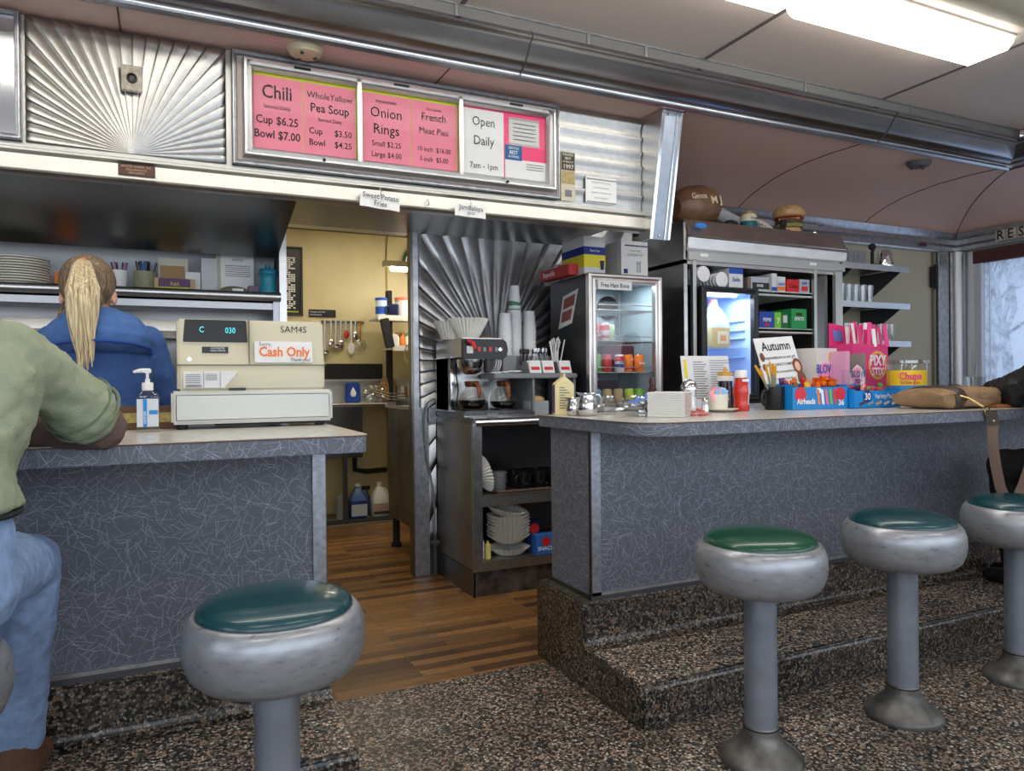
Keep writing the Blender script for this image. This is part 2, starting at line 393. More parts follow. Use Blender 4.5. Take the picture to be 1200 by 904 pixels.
# end wall with window
X = 7.15
WY0, WY1, WZ0, WZ1 = 2.75, 4.55, 1.02, 2.42
b = B(); b.box(X, X+.1, WY1, 4.85, 0, 3.1); b.box(X, X+.1, -1.3, WY0, 0, 3.1); b.box(X, X+.1, WY0, WY1, 0, WZ0); b.box(X, X+.1, WY0, WY1, WZ1, 3.1)
struct(b.build('wall_right', STEEL))
b = B(); b.box(X-.02, X+.08, WY1-.07, WY1, WZ0, WZ1); b.box(X-.02, X+.08, WY0, WY0+.07, WZ0, WZ1); b.box(X-.02, X+.08, WY0, WY1, WZ0, WZ0+.06)
win = b.build('window_1', mat('white_window_frame', srgb(196, 198, 204), .45), bevel=.004); struct(win)
hazy = bpy.data.materials.new('hazy_plastic_glazing'); hazy.use_nodes = True
n = hazy.node_tree.nodes; l = hazy.node_tree.links; n.clear()
o_ = n.new('ShaderNodeOutputMaterial'); t_ = n.new('ShaderNodeBsdfTransparent'); t_.inputs[0].default_value = (.66, .72, .80, 1)
d_ = n.new('ShaderNodeBsdfTranslucent'); d_.inputs[0].default_value = (.62, .68, .78, 1); mx_ = n.new('ShaderNodeMixShader')
no_ = n.new('ShaderNodeTexNoise'); no_.inputs['Scale'].default_value = 9; no_.inputs['Detail'].default_value = 12; no_.inputs['Roughness'].default_value = .75
tc_ = n.new('ShaderNodeTexCoord'); l.new(tc_.outputs['Object'], no_.inputs['Vector'])
mr_ = n.new('ShaderNodeMapRange'); mr_.inputs[1].default_value = .38; mr_.inputs[2].default_value = .62; mr_.inputs[3].default_value = .2; mr_.inputs[4].default_value = .75
l.new(no_.outputs[0], mr_.inputs[0]); l.new(mr_.outputs[0], mx_.inputs[0]); l.new(t_.outputs[0], mx_.inputs[1]); l.new(d_.outputs[0], mx_.inputs[2]); l.new(mx_.outputs[0], o_.inputs[0])
B().box(X+.03, X+.036, WY0+.07, WY1-.07, WZ0+.06, WZ1).build('pane', hazy, win)
b = B(); b.tube([(X+.02, 4.42, WZ0+.06), (X+.02, 4.42, WZ1)], .006, 6); b.build('tape_line', WHITEI, win)
bl = B(); bl.box(X-.03, X+.02, WY0, WY1, WZ1-.02, WZ1+.10)
for k in range(4): bl.box(X-.036, X-.028, WY0, WY1, WZ1-.012+k*.026, WZ1+.002+k*.026)
tag(bl.build('rolled_blind', mat('dark_red_blind', srgb(84, 46, 48), .6)), 'dark red rolled blind at the top of the end window', 'blind')
# restrooms sign on the cornice of the end wall (black letters on pale tiles)
t = thing('restrooms_sign', 'RESTROOMS lettering in black on pale letter tiles above the end window', 'sign', (X-.04, 4.19, 2.615))
word = 'RESTROOMS'
bb = B(); items = []
for i, ch in enumerate(word):
    y = 4.32-.098*i
    bb.box(X-.052, X-.045, y-.09, y, 2.575, 2.685); items.append((ch, .125, (X-.054, y-.008, 2.588), 'LEFT', .9, .012))
bb.build('letter_tile', mat('pale_letter_tile', srgb(182, 178, 170), .6), t, world=True)
lettering(t, items, INK, xd=(0, -1, 0), ud=(0, 0, 1), world=True)
t = B().box(6.57, 6.66, 4.705, 4.712, 2.565, 2.608).build('small_red_plate', mat('dark_red_plate', srgb(92, 40, 38), .5)); tag(t, 'small dark red plate on the steel cornice near the corner', 'plate')
t = thing('door_hinge', 'worn black hinge on the beige panel beside the corner post', 'hinge', (6.80, 4.72, 2.3))
b = B(); b.box(6.76, 6.80, 4.72, 4.745, 2.18, 2.38); b.build('leaf', BLACKM, t, world=True, bevel=.004)
b = B(); b.tube([(6.80, 4.715, 2.16), (6.80, 4.715, 2.40)], .014, 10); b.build('barrel', BLACKM, t, world=True)
# front wall with windows behind the viewer, left end wall
b = B(); xs = [-3.05, -1.35, -.85, .85, 1.35, 3.05, 3.55, 5.25, 5.4, 7.0]
b.box(-3.4, 7.25, -1.3, -1.2, 0, .95); b.box(-3.4, 7.25, -1.3, -1.2, 2.5, 3.2)
for a0, a1 in ((-3.4, -3.25), (-1.18, -1.02), (1.02, 1.18), (3.22, 3.38), (5.3, 5.42), (7.05, 7.25)): b.box(a0, a1, -1.3, -1.2, .95, 2.5)
struct(b.build('wall_front', STEELW))
b = B(); b.box(-3.4, -3.3, -1.3, .3, 0, 3.2); b.box(-3.4, -3.3, 2.1, 4.85, 0, 3.2); b.box(-3.4, -3.3, .3, 2.1, 0, 1.15); b.box(-3.4, -3.3, .3, 2.1, 2.35, 3.2)
struct(b.build('wall_left', STEELW))
# kitchen shell
struct(B().box(.2, 3.3, 7.3, 7.4, 0, 3.0).build('wall_kitchen', YELW))
struct(B().box(.2, .3, 4.85, 7.4, 0, 3.0).build('wall_kitchen', YELW))
struct(B().box(3.2, 3.3, 4.86, 7.4, 0, 3.0).build('wall_kitchen', YELW))
struct(B().box(.2, 3.3, 4.85, 7.4, 2.83, 2.93).build('ceiling', mat('kitchen_ceiling_tile', srgb(196, 180, 132), .7)))
b = B(); b.box(1.95, 1.975, 4.9, 7.3, 2.815, 2.83); b.box(.3, 3.2, 6.5, 6.525, 2.815, 2.83); b.box(.3, 3.2, 7.27, 7.3, 2.79, 2.83)
struct(b.build('trim_11', mat('kitchen_ceiling_strip', srgb(120, 104, 70), .6)))
b = B(); b.box(2.03, 2.045, 7.285, 7.3, 0, 2.8)
struct(b.build('trim_12', mat('kitchen_wall_joint', srgb(165, 145, 95), .6)))
# partition between grill alcove and doorway; jamb of the doorway
struct(B().box(.60, .64, 4.42, 4.85, 0, 2.9).build('wall_partition', STEEL))
b = B(); b.box(1.492, 1.53, 4.70, 4.79, 0, 2.9); struct(b.build('trim_13', STEELW, bevel=.004))
b = B(); b.box(1.48, 1.492, 4.71, 4.78, 0, 2.9); struct(b.build('trim_14', STEELD))
# threshold strip in the kitchen
b = B(); b.box(.3, 3.2, 6.66, 6.69, 0, .012); b.box(.3, 3.2, 6.69, 7.3, 0, .008)
struct(b.build('trim_15', mat('threshold_strip', srgb(120, 112, 96), .5)))

# pressed starburst panels --------------------------------------------------
def burst(name, m, x0, x1, z0, z1, y, cx, cz, nf, depth, parent=None, a0=0, a1=2*pi, asym=.7, sgn=-1):
    """rectangle of pressed rays spreading from (cx, cz)"""
    bm = bmesh.new(); rect = (x0, x1, z0, z1)
    angs = set(); sub = 6
    for i in range(nf*sub+1): angs.add(round(a0+(a1-a0)*i/(nf*sub), 6))
    for px, pz in ((x0, z0), (x1, z0), (x0, z1), (x1, z1)):
        a = math.atan2(pz-cz, px-cx)
        if a < a0-1e-6: a += 2*pi
        if a0 <= a <= a1: angs.add(round(a, 6))
    angs = sorted(angs)
    def bd(a):
        dx, dz = cos(a), sin(a); t = 1e9
        if dx > 1e-9: t = min(t, (x1-cx)/dx)
        if dx < -1e-9: t = min(t, (x0-cx)/dx)
        if dz > 1e-9: t = min(t, (z1-cz)/dz)
        if dz < -1e-9: t = min(t, (z0-cz)/dz)
        return max(t, 0)
    NR = 14; prev = None; c = bm.verts.new((cx, y, cz))
    for a in angs:
        f = ((a-a0)/(a1-a0)*nf) % 1.0
        p = (f/asym) if f < asym else (1-f)/(1-asym)
        p = sin(p*pi/2)
        T = bd(a); row = []
        for k in range(1, NR+1):
            t = T*k/NR; row.append(bm.verts.new((cx+t*cos(a), y+sgn*depth*p*min(1, t/.42), cz+t*sin(a))))
        if prev:
            bm.faces.new((c, prev[0], row[0]))
            for k in range(NR-1): bm.faces.new((prev[k], prev[k+1], row[k+1], row[k]))
        prev = row
    bmesh.ops.recalc_face_normals(bm, faces=bm.faces)
    me = bpy.data.meshes.new(name); bm.to_mesh(me); bm.free(); me.polygons.foreach_set('use_smooth', [True]*len(me.polygons))
    try: me.set_sharp_from_angle(angle=rad(40))
    except Exception: pass
    me.materials.append(m); o = bpy.data.objects.new(name, me); COL.objects.link(o)
    if parent: o.parent = parent
    md = o.modifiers.new('s', 'SOLIDIFY'); md.thickness = .003; md.offset = 1
    return o
o = burst('starburst_wall_panel', mat('alcove_pressed_steel', (.50, .50, .50), .34, 1, noise=.1, nscale=20), 1.53, 3.28, .2, 2.6, 4.745, 2.11, 1.44, 44, .016, asym=.82)
tag(o, 'tall pressed steel wall panel with rays spreading behind the coffee machine', 'wall panel')

# soffit / menu fascia (front at y = 3.76) ------------------------------------
FY = 3.76
t = thing('soffit', 'stainless soffit band and hood carrying the menu board above the doorway', 'soffit', (0, FY, 2.2))
b = B(); b.box(-3.3, 2.665, FY, FY+.04, 2.33, 2.90); b.build('backing', FASC, t, world=True)
b = B(); b.prism([(FY-.02, 2.212), (FY-.035, 2.222), (FY-.02, 2.235), (FY-.012, 2.30), (FY-.03, 2.312), (FY-.03, 2.322), (FY-.018, 2.328), (FY-.018, 2.338), (FY+.04, 2.338), (FY+.04, 2.212)], 'x', -3.3, 2.67)
b.build('lower_band', FASC, t, world=True)
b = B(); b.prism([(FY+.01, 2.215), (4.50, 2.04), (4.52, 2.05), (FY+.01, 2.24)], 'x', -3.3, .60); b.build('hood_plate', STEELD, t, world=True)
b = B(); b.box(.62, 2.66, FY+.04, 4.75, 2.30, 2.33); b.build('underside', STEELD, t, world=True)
b = B(); b.prism([(4.5, 2.04), (4.5, 2.35), (4.74, 2.35), (4.74, 1.86), (4.66, 1.86)], 'x', .585, .60); b.build('hood_end', STEELB, t, world=True)
# ribbed steel panel right of the board
b = B()
pts = [(FY+.0, 2.34)]
z = 2.36
for k in range(6):
    pts += [(FY-.004, z), (FY-.006, z+.045), (FY-.018, z+.062), (FY-.018, z+.075), (FY-.004, z+.082)]; z += .088
pts += [(FY, 2.90), (FY+.01, 2.90), (FY+.01, 2.34)]
b.prism(pts, 'x', 2.085, 2.66)
tag(b.build('ribbed_steel_panel', BURST, None, smooth=True, sharp=40), 'ribbed stainless panel right of the menu board, papers taped to it', 'panel')
o = burst('starburst_panel', BURST, -.535, .272, 2.345, 2.90, FY-.006, -.127, 2.352, 30, .010, a0=.0, a1=pi, asym=.8)
tag(o, 'pressed steel sunburst panel on the soffit left of the menu board', 'panel')
# fin at the right end of the soffit
t = thing('soffit_end_fin', 'tapered steel end fin closing the right end of the soffit', 'trim', (2.7, FY, 2.2))
b = B(); b.prism([(FY+.03, 2.90), (3.545, 2.90), (3.685, 2.16), (FY+.03, 2.16)], 'x', 2.667, 2.68); b.build('side_plate', STEEL, t, world=True)
d = Vector((0, 3.685-3.545, 2.16-2.90))
def finpt(x, s, off=0): return (x, 3.545+d.y*s-off, 2.90+d.z*s)
def strip(x0, x1, o0, o1, s0=0, s1=1):
    return [[finpt(x0, s, o0), finpt(x1, s, o0), finpt(x1, s, o1), finpt(x0, s, o1)] for s in (s0, s1)]
FINM = mat('bright_fin_steel', (.34, .38, .44), .42, 1, noise=.1, nscale=12)
b = B(); b.loft(strip(2.672, 2.815, 0, -.006)); b.build('front_plate', FINM, t, world=True)
b = B(); b.loft(strip(2.667, 2.688, .012, 0)); b.loft(strip(2.775, 2.782, .010, 0)); b.loft(strip(2.800, 2.815, .014, -.05)); b.build('edge_bead', STEELB, t, world=True, bevel=.002)
b = B(); b.ell(finpt(2.72, .03, .006), (.008, .006, .008)); b.ell(finpt(2.74, .97, .006), (.006, .004, .006)); b.build('screw', CHROME, t, world=True)

# ================================================================== MENU BOARD
t = thing('menu_board', 'long steel-framed menu board with pink price sheets behind glass', 'menu board', (1.19, FY, 2.36))
MX0, MX1, MZ0, MZ1 = .298, 2.072, 2.352, 2.895
b = B(); b.box(MX0, MX1, FY-.022, FY, MZ0, MZ1); b.build('back_panel', mat('aged_pinkish_panel', srgb(186, 170, 160), .45), t, world=True)
def frame(b, x0, x1, z0, z1, w, y0, y1, s=.012):
    """mitred moulding: outer bead, raised slope, inner bead"""
    prof = [(0, y1), (0, y0+s), (w*.15, y0), (w*.35, y0), (w*.55, y0+s*.8), (w*.8, y0+s*.5), (w, y0+s), (w, y1)]
    cs = [(x0, z0, 1, 1), (x1, z0, -1, 1), (x1, z1, -1, -1), (x0, z1, 1, -1)]
    rings = [[(cx+sx*p, y, cz+sz*p) for p, y in prof] for cx, cz, sx, sz in cs]
    rings.append(rings[0]); b.loft(rings, False)
b = B(); frame(b, MX0, MX1, MZ0, MZ1, .022, FY-.045, FY); b.build('outer_frame', STEELW, t, world=True)
b = B(); frame(b, MX0+.045, MX1-.035, MZ0+.035, MZ1-.035, .052, FY-.075, FY-.01, .03); b.build('inner_frame', STEEL, t, world=True, smooth=True, sharp=30)
for x in (.905, 1.458): B().box(x-.012, x+.012, FY-.06, FY-.02, 2.42, 2.83).build('divider', STEEL, t, world=True, bevel=.003)
gx = [(.378, .893), (.917, 1.446), (1.470, 1.99)]
for k, (a, c) in enumerate(gx):
    B().box(a, c, FY-.042, FY-.039, 2.43, 2.815).build('glass_pane', GLASSM, t, world=True)
Yp = FY-.024
b = B(); b.box(.378, .893, Yp-.002, Yp, 2.43, 2.815); b.box(.917, 1.446, Yp-.002, Yp, 2.43, 2.815); b.build('lime_backing', LIME, t, world=True)
b = B(); b.box(1.47, 1.99, Yp-.002, Yp, 2.43, 2.815); b.build('hot_pink_backing', HOTP, t, world=True)
yy = Yp-.004
for a, c in ((.383, .628), (.632, .888), (.922, 1.178), (1.182, 1.441)):
    B().box(a, c, yy, yy+.001, 2.442, 2.795).build('menu_sheet', PINK, t, world=True)
B().box(1.476, 1.722, yy, yy+.001, 2.437, 2.80).build('menu_sheet', PAPER, t, world=True)
B().box(1.755, 1.945, yy, yy+.001, 2.63, 2.785).build('certificate', mat('pale_certificate', srgb(206, 206, 200), .7), t, world=True)
B().box(1.73, 1.835, yy-.001, yy+.0, 2.545, 2.628).build('blue_card', mat('blue_card', srgb(40, 98, 150), .7), t, world=True)
B().box(1.73, 1.985, yy, yy+.001, 2.445, 2.55).build('white_notice', PAPER, t, world=True)
yt = yy-.0025
L_ = [('Chili', .092, (.505, yt, 2.690), 'CENTER', .85, .012), ('Served Daily', .026, (.505, yt, 2.640), 'CENTER', .95, .006), ('Cup $6.25', .056, (.505, yt, 2.565), 'CENTER', .85, .010), ('Bowl $7.00', .056, (.505, yt, 2.495), 'CENTER', .85, .010),
 ('WholeYellow', .046, (.76, yt, 2.722), 'CENTER', .88), ('Pea Soup', .062, (.76, yt, 2.655), 'CENTER', .85, .012), ('Served Daily', .026, (.76, yt, 2.610), 'CENTER', .9),
 ('Cup', .044, (.655, yt, 2.545), 'LEFT', .9, .006), ('$3.50', .044, (.87, yt, 2.545), 'RIGHT', .9, .004), ('Bowl', .044, (.655, yt, 2.488), 'LEFT', .9, .008), ('$4.25', .044, (.87, yt, 2.488), 'RIGHT', .9, .004),
 ('Homemade', .026, (1.05, yt, 2.750), 'CENTER', .9), ('Onion', .074, (1.05, yt, 2.675), 'CENTER', .9, .002), ('Rings', .074, (1.05, yt, 2.590), 'CENTER', .9, .002), ('Small $2.25', .040, (1.05, yt, 2.525), 'CENTER', .85), ('Large $4.00', .040, (1.05, yt, 2.470), 'CENTER', .85),
 ('Our Special', .020, (1.31, yt, 2.750), 'CENTER', .9), ('French', .058, (1.31, yt, 2.695), 'CENTER', .88, .002), ('Meat Pies', .048, (1.31, yt, 2.625), 'CENTER', .9), ('10 inch  $16.00', .036, (1.31, yt, 2.530), 'CENTER', .85), ('5 inch  $5.00', .036, (1.31, yt, 2.478), 'CENTER', .85),
 ('Open', .072, (1.60, yt, 2.710), 'CENTER', .85), ('Daily', .072, (1.60, yt, 2.605), 'CENTER', .85), ('7am - 1pm', .046, (1.60, yt, 2.475), 'CENTER', .85)]
lettering(t, L_, INK, world=True)
b = B()
for k in range(5): b.box(1.78, 1.92, yt, yt+.0005, 2.66+k*.022, 2.666+k*.022)
for k in range(14): b.box(1.758+k*.0135, 1.764+k*.0135, yt, yt+.0005, 2.772, 2.782); b.box(1.758+k*.0135, 1.764+k*.0135, yt, yt+.0005, 2.633, 2.640)
for k in range(3): b.box(1.86, 1.97, yt, yt+.0005, 2.50+k*.014, 2.504+k*.014)
b.build('small_print', INKG, t, world=True)
lettering(t, [('SERVICE', .02, (1.782, yt-.001, 2.605), 'CENTER', .9), ('BEST', .028, (1.782, yt-.001, 2.578), 'CENTER', .9, .01), ('BUSINESS', .018, (1.782, yt-.001, 2.558), 'CENTER', .9)], WHITEI, name='card_lettering', world=True)
for x in (.72, 1.72): B().ell((x, FY-.082, 2.405), (.008, .008, .008)).build('lock', BLACK, t, world=True)
for x in (.62, 1.12, 1.78): B().box(x-.04, x+.04, FY-.079, FY-.07, 2.835, 2.845).build('latch', BLACK, t, world=True)

# second framed board at the far left
t = thing('framed_board', 'steel-framed board cut off by the left edge, left of the sunburst', 'menu board', (-.9, FY, 2.36))
B().box(-2.2, -.55, FY-.02, FY, 2.352, 2.895).build('back_panel', mat('mirror_like_panel', (.6, .62, .66), .12, 1), t, world=True)
b = B(); frame(b, -2.2, -.548, 2.352, 2.895, .022, FY-.045, FY); b.build('outer_frame', STEELW, t, world=True)
b = B(); frame(b, -2.16, -.628, 2.39, 2.86, .05, FY-.075, FY-.01, .03); b.build('inner_frame', STEEL, t, world=True, smooth=True, sharp=30)
B().box(-2.12, -.68, FY-.05, FY-.04, 2.43, 2.81).build('glass_pane', mat('dark_board', (.12, .12, .13), .15), t, world=True)

# socket plate, maker's plate, papers, hanging signs, detectors
t = thing('socket_plate', 'tarnished square outlet plate on the sunburst panel', 'outlet plate', (-.125, FY-.03, 2.68))
b = B(); b.box(-.168, -.082, FY-.04, FY-.024, 2.622, 2.742); b.build('plate', mat('tarnished_plate', (.22, .20, .17), .4, 1, noise=.3, nscale=40), t, world=True, bevel=.004)
b = B(); b.lathe([(0, 0), (.022, 0), (.022, .008), (.016, .010), (.012, .004), (0, .004)], R=Matrix.Translation((-.125, FY-.04, 2.682)) @ Matrix.Rotation(pi/2, 4, 'X')); b.build('socket', BLACK, t, world=True)
b = B(); b.ell((-.125, FY-.041, 2.73), (.005, .003, .005)); b.ell((-.125, FY-.041, 2.634), (.005, .003, .005)); b.build('screw', STEEL, t, world=True)
t = thing('maker_plate', 'small brown engraved maker plate on the soffit band', 'plaque', (-.11, FY-.02, 2.27))
B().box(-.185, -.035, FY-.027, FY-.018, 2.248, 2.298).build('plate', mat('brown_plate', srgb(84, 50, 38), .45), t, world=True, bevel=.002)
lettering(t, [('MASTER DINERS, INC.', .013, (-.11, FY-.029, 2.283), 'CENTER', 1, .01), ('PEQUANNOCK,', .012, (-.11, FY-.029, 2.269), 'CENTER', 1, .01), ('NEW JERSEY.', .012, (-.11, FY-.029, 2.255), 'CENTER', 1, .01)], mat('tan_engraving', srgb(190, 150, 120), .5), world=True)
def hang_sign(x0, x1, z0, z1, tilt, label, lines):
    cx = (x0+x1)/2; t = thing('hanging_paper_sign', label, 'sign', (cx, FY-.045, z1), group=None, rot=(0, tilt, 0))
    h = z1-z0; w_ = x1-x0
    b = B(); N = 8
    b.loft([[(-w_/2+w_*i/N, -.004*sin(i*1.3), 0), (-w_/2+w_*i/N, -.004*sin(i*1.3)-.012, -h), (-w_/2+w_*i/N, -.004*sin(i*1.3)-.011, -h), (-w_/2+w_*i/N, -.004*sin(i*1.3)+.001, 0)] for i in range(N+1)]); b.build('card', PAPER, t)
    lettering(t, [(s, sz, (0, -.0185, zz), 'CENTER', .95, bo) for s, sz, zz, bo in lines], INK, ud=(0, 0, 1))
    b = B(); b.tube([(0, -.006, -.012), (0, -.012, .0), (.004, -.004, .014), (-.004, .0, .026), (0, .012, .032)], .0028, 6); b.build('hook', STEELB, t)
hang_sign(.905, 1.115, 2.195, 2.275, rad(4), 'white hanging paper sign reading Sweet Potato Fries', [('Sweet Potato', .037, -.032, .006), ('Fries', .037, -.068, .006)])
hang_sign(1.418, 1.60, 2.195, 2.262, rad(2), 'white hanging paper sign reading Jambalaya', [('Jambalaya', .038, -.031, .003), ('$6.50', .02, -.055, 0)])
t = B().tube([(1.27, FY-.025, 2.275), (1.27, FY-.045, 2.262), (1.272, FY-.05, 2.245), (1.262, FY-.045, 2.236)], .003, 6).build('spare_hook', STEELB); tag(t, 'bare wire hook on the soffit band between the two paper signs', 'hook')
t = thing('award_poster', 'narrow beige award poster dated 1997 taped beside the menu board', 'poster', (2.14, FY-.02, 2.5))
B().box(2.088, 2.185, FY-.022, FY-.02, 2.35, 2.64).build('sheet', mat('aged_sheet', srgb(196, 188, 166), .8), t, world=True)
B().box(2.092, 2.181, FY-.0235, FY-.022, 2.53, 2.632).build('dark_block', mat('dark_print', srgb(70, 66, 58), .7), t, world=True)
B().box(2.092, 2.181, FY-.0235, FY-.022, 2.45, 2.525).build('picture_block', mat('tan_print', srgb(170, 150, 105), .7, noise=.2, nscale=60), t, world=True)
B().box(2.115, 2.16, FY-.0235, FY-.022, 2.375, 2.415).build('stamp', INKG, t, world=True)
lettering(t, [('READERS', .018, (2.137, FY-.0245, 2.614), 'CENTER', 1, .01), ('BEST', .02, (2.137, FY-.0245, 2.592), 'CENTER', 1, .01), ('OF MAIN ST.', .013, (2.137, FY-.0245, 2.574), 'CENTER', 1, .01), ('1997', .036, (2.137, FY-.0245, 2.538), 'CENTER', 1, .01)], mat('pale_print', srgb(216, 208, 186), .8), world=True)
t = thing('bordered_certificate', 'small white certificate with zigzag border taped on the ribbed panel', 'certificate', (2.36, FY-.02, 2.45))
B().box(2.255, 2.47, FY-.0225, FY-.0205, 2.355, 2.51).build('sheet', PAPER, t, world=True)
b = B()
for k in range(18):
    x = 2.262+k*.0115
    for z in (2.497, 2.362): b.poly([(x, FY-.0235, z-.004), (x+.007, FY-.0235, z-.004), (x+.0105, FY-.0235, z+.005), (x+.0035, FY-.0235, z+.005)])
b.build('zigzag_border', INK, t, world=True)
lettering(t, [('Breakfast All Day Long', .014, (2.362, FY-.0235, 2.475), 'CENTER'), ('a La Carte Specials', .014, (2.362, FY-.0235, 2.445), 'CENTER'), ('Quality Cooking Served', .014, (2.362, FY-.0235, 2.415), 'CENTER'), ('Ask for Desserts', .014, (2.362, FY-.0235, 2.385), 'CENTER')], INKG, world=True)
def detector(x, y, z, tiltx, label, m, s=1):
    t = thing('smoke_detector', label, 'detector', (x, y, z), rot=(tiltx, 0, 0))
    B().lathe([(0, 0), (.085*s, 0), (.085*s, -.012), (.07*s, -.035), (.04*s, -.045), (0, -.046)], seg=32).build('cover', m, t, smooth=True)
    b = B()
    for a in (0, 2.1, 4.2): b.ell((.045*s*cos(a), .045*s*sin(a), -.042), (.010, .010, .010))
    b.build('sensor', BLACK, t)
detector(.62, 3.60, 2.908, 0, 'cream round detector on the pink ceiling above the menu board', mat('aged_cream_plastic', srgb(196, 184, 152), .5), 1)
detector(5.10, 3.66, 2.908, rad(2), 'grey round detector on the pink ceiling near the right end', mat('grey_detector', srgb(88, 88, 88), .5), 1)

# ceiling lights --------------------------------------------------------------
def light(x0, x1, label, y=2.565):
    cx = (x0+x1)/2; t = thing('ceiling_light', label, 'ceiling light', (cx, y, 3.15), group='fluorescent ceiling fixtures')
    hx = (x1-x0)/2
    b = B(); b.box(-hx, hx, -.14, .14, -.012, 0); b.build('housing', WHITE, t)
    b = B(); prof = [(-.135, -.012), (-.13, -.055), (-.11, -.078), (.11, -.078), (.13, -.055), (.135, -.012)]
    xs_ = [(-hx, 0), (-hx+.012, .5), (-hx+.03, 1), (hx-.03, 1), (hx-.012, .5), (hx, 0)]
    b.loft([[(x, y*(.94+.06*k), -.012+(z+.012)*(.45+.55*k)) for y, z in prof] for x, k in xs_]); b.build('diffuser', DIFF, t)
light(2.775, 4.18, 'lit fluorescent ceiling fixture at the upper right, seen whole')
light(1.32, 2.725, 'lit fluorescent ceiling fixture cut off by the top of the frame')
light(-.15, 1.26, 'lit fluorescent ceiling fixture above the viewer, next one left')
light(-1.62, -.21, 'lit fluorescent ceiling fixture at the far left, outside the frame')
light(-1.62, -.21, 'added unseen ceiling fixture for overhead fill above the customer aisle, leftmost', .2)  # unseen row, added to strengthen the overhead light on floor and treads
light(.6, 2.0, 'added unseen ceiling fixture for overhead fill above the customer aisle, middle', .2)
light(2.9, 4.3, 'added unseen ceiling fixture for overhead fill above the customer aisle, right', .2)
t = thing('ceiling_raceway', 'cream curved raceway running along the ceiling behind the lights', 'duct', (3, 2.2, 3.15))
b = B(); b.prism([(2.04, 3.15), (2.06, 3.115), (2.12, 3.09), (2.22, 3.085), (2.30, 3.10), (2.34, 3.15)], 'x', -1.6, 4.9); b.build('cover', mat('cream_enamel', srgb(206, 196, 168), .4), t, world=True, smooth=True)
b = B(); b.box(-1.6, 4.9, 2.0, 2.035, 3.10, 3.15); b.build('edge', STEELW, t, world=True)

# ================================================================== STEPS AND COUNTERS
def step_profile(): # (y, z): back at 3.09, riser at 2.66, tread to 2.24, small cove
    p = [(3.09, 0), (3.09, .36), (2.665, .36), (2.655, .35)]
    for i in range(7):
        a = i/6*pi/2; p.append((2.655-.045*(1-cos(a))-.0, .215-.042*sin(a)))
    p += [(2.27, .168), (2.247, .160), (2.24, .145), (2.24, 0)]
    return p
TERT = terrazzo('lit_terrazzo_tread', TERC, 105, .5, 1.6)  # same chips lightened: light from above put into the tread colour
TERD = terrazzo('shaded_terrazzo_riser', TERC, 105, .3, .54)  # same chips darkened: the shade on risers and ends put into the colour
def terr_step(x0, x1, label):
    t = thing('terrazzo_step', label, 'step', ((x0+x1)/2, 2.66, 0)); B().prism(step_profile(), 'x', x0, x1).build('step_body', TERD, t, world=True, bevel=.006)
    B().prism([(2.60, .169), (2.60, .174), (2.30, .1705), (2.262, .168), (2.262, .162)], 'x', x0+.006, x1-.006).build('lit_tread', TERT, t, world=True)  # lit copy of the terrazzo laid over the tread
    return t
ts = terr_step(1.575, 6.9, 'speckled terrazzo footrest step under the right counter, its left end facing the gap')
for x0_, x1_, yb in ((2.02, 2.42, 2.285), (2.50, 2.62, 2.30), (3.02, 3.20, 2.29)):
    b = B(); N = 14; pp = [(x0_+(x1_-x0_)*i/N, yb+.008*sin(i*1.3)+.006*sin(i*2.9)) for i in range(N+1)]
    for (xa, ya), (xb, yb2) in zip(pp, pp[1:]): b.quad((xa, ya-.004, .1735), (xb, yb2-.004, .1735), (xb, yb2+.003, .1738), (xa, ya+.003, .1738))
    b.build('pale_filled_crack', mat('crack_filler', srgb(186, 180, 160), .7), ts, world=True)
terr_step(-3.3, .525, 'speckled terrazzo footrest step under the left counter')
EDGE = mat('edge_strip_steel', (.40, .42, .47), .4, 1, noise=.25, nscale=40)
EDGED = mat('dark_steel_sill', (.16, .16, .17), .4, 1)
def counter(x0, x1, left_side, label, endx):
    t = thing('diner_counter', label, 'counter', ((x0+x1)/2, 2.88, .36))
    B().box(x0+.004, x1-.004, 2.690, 3.05, .375, 1.085).build('laminate_panel', LAM, t, world=True)
    b = B(); b.box(x0-.004, x1+.004, 2.68, 3.06, .36, .378); b.build('sill', EDGED, t, world=True)
    b = B(); b.box(x0, x1, 2.680, 2.692, .378, .392); b.build('sill_strip', STEELW, t, world=True)
    for e in endx:
        s = 1 if e == x0 else -1
        b = B(); b.box(min(e, e+s*.045), max(e, e+s*.045), 2.680, 2.69, .378, 1.085); b.build('corner_strip', EDGE, t, world=True)
        b = B(); b.box(min(e-s*.003, e+s*.004), max(e-s*.003, e+s*.004), 2.682, 2.70, .378, 1.085); b.build('corner_strip', EDGED, t, world=True)
    return t
t = counter(1.633, 6.7, True, 'grey crackle laminate base of the right counter above the terrazzo step', [1.633])
B().box(1.64, 1.655, 3.03, 3.056, .378, 1.085).build('rear_strip', EDGE, t, world=True)
counter(-3.3, .515, False, 'grey crackle laminate base of the left counter, seen behind the nearest stool', [.515])
def rounded(x0, x1, y0, y1, rs, n=8):
    """outline with rounded corners; rs = radii for (x0,y0),(x1,y0),(x1,y1),(x0,y1)"""
    pts = []
    for (cx, cy, a0), r in zip(((x0, y0, pi), (x1, y0, 1.5*pi), (x1, y1, 0), (x0, y1, .5*pi)), rs):
        sx = 1 if cx == x0 else -1; sy = 1 if cy == y0 else -1
        if r <= 0: pts.append((cx, cy)); continue
        for i in range(n+1):
            a = a0+i/n*pi/2; pts.append((cx+sx*r+r*cos(a), cy+sy*r+r*sin(a)))
    return pts
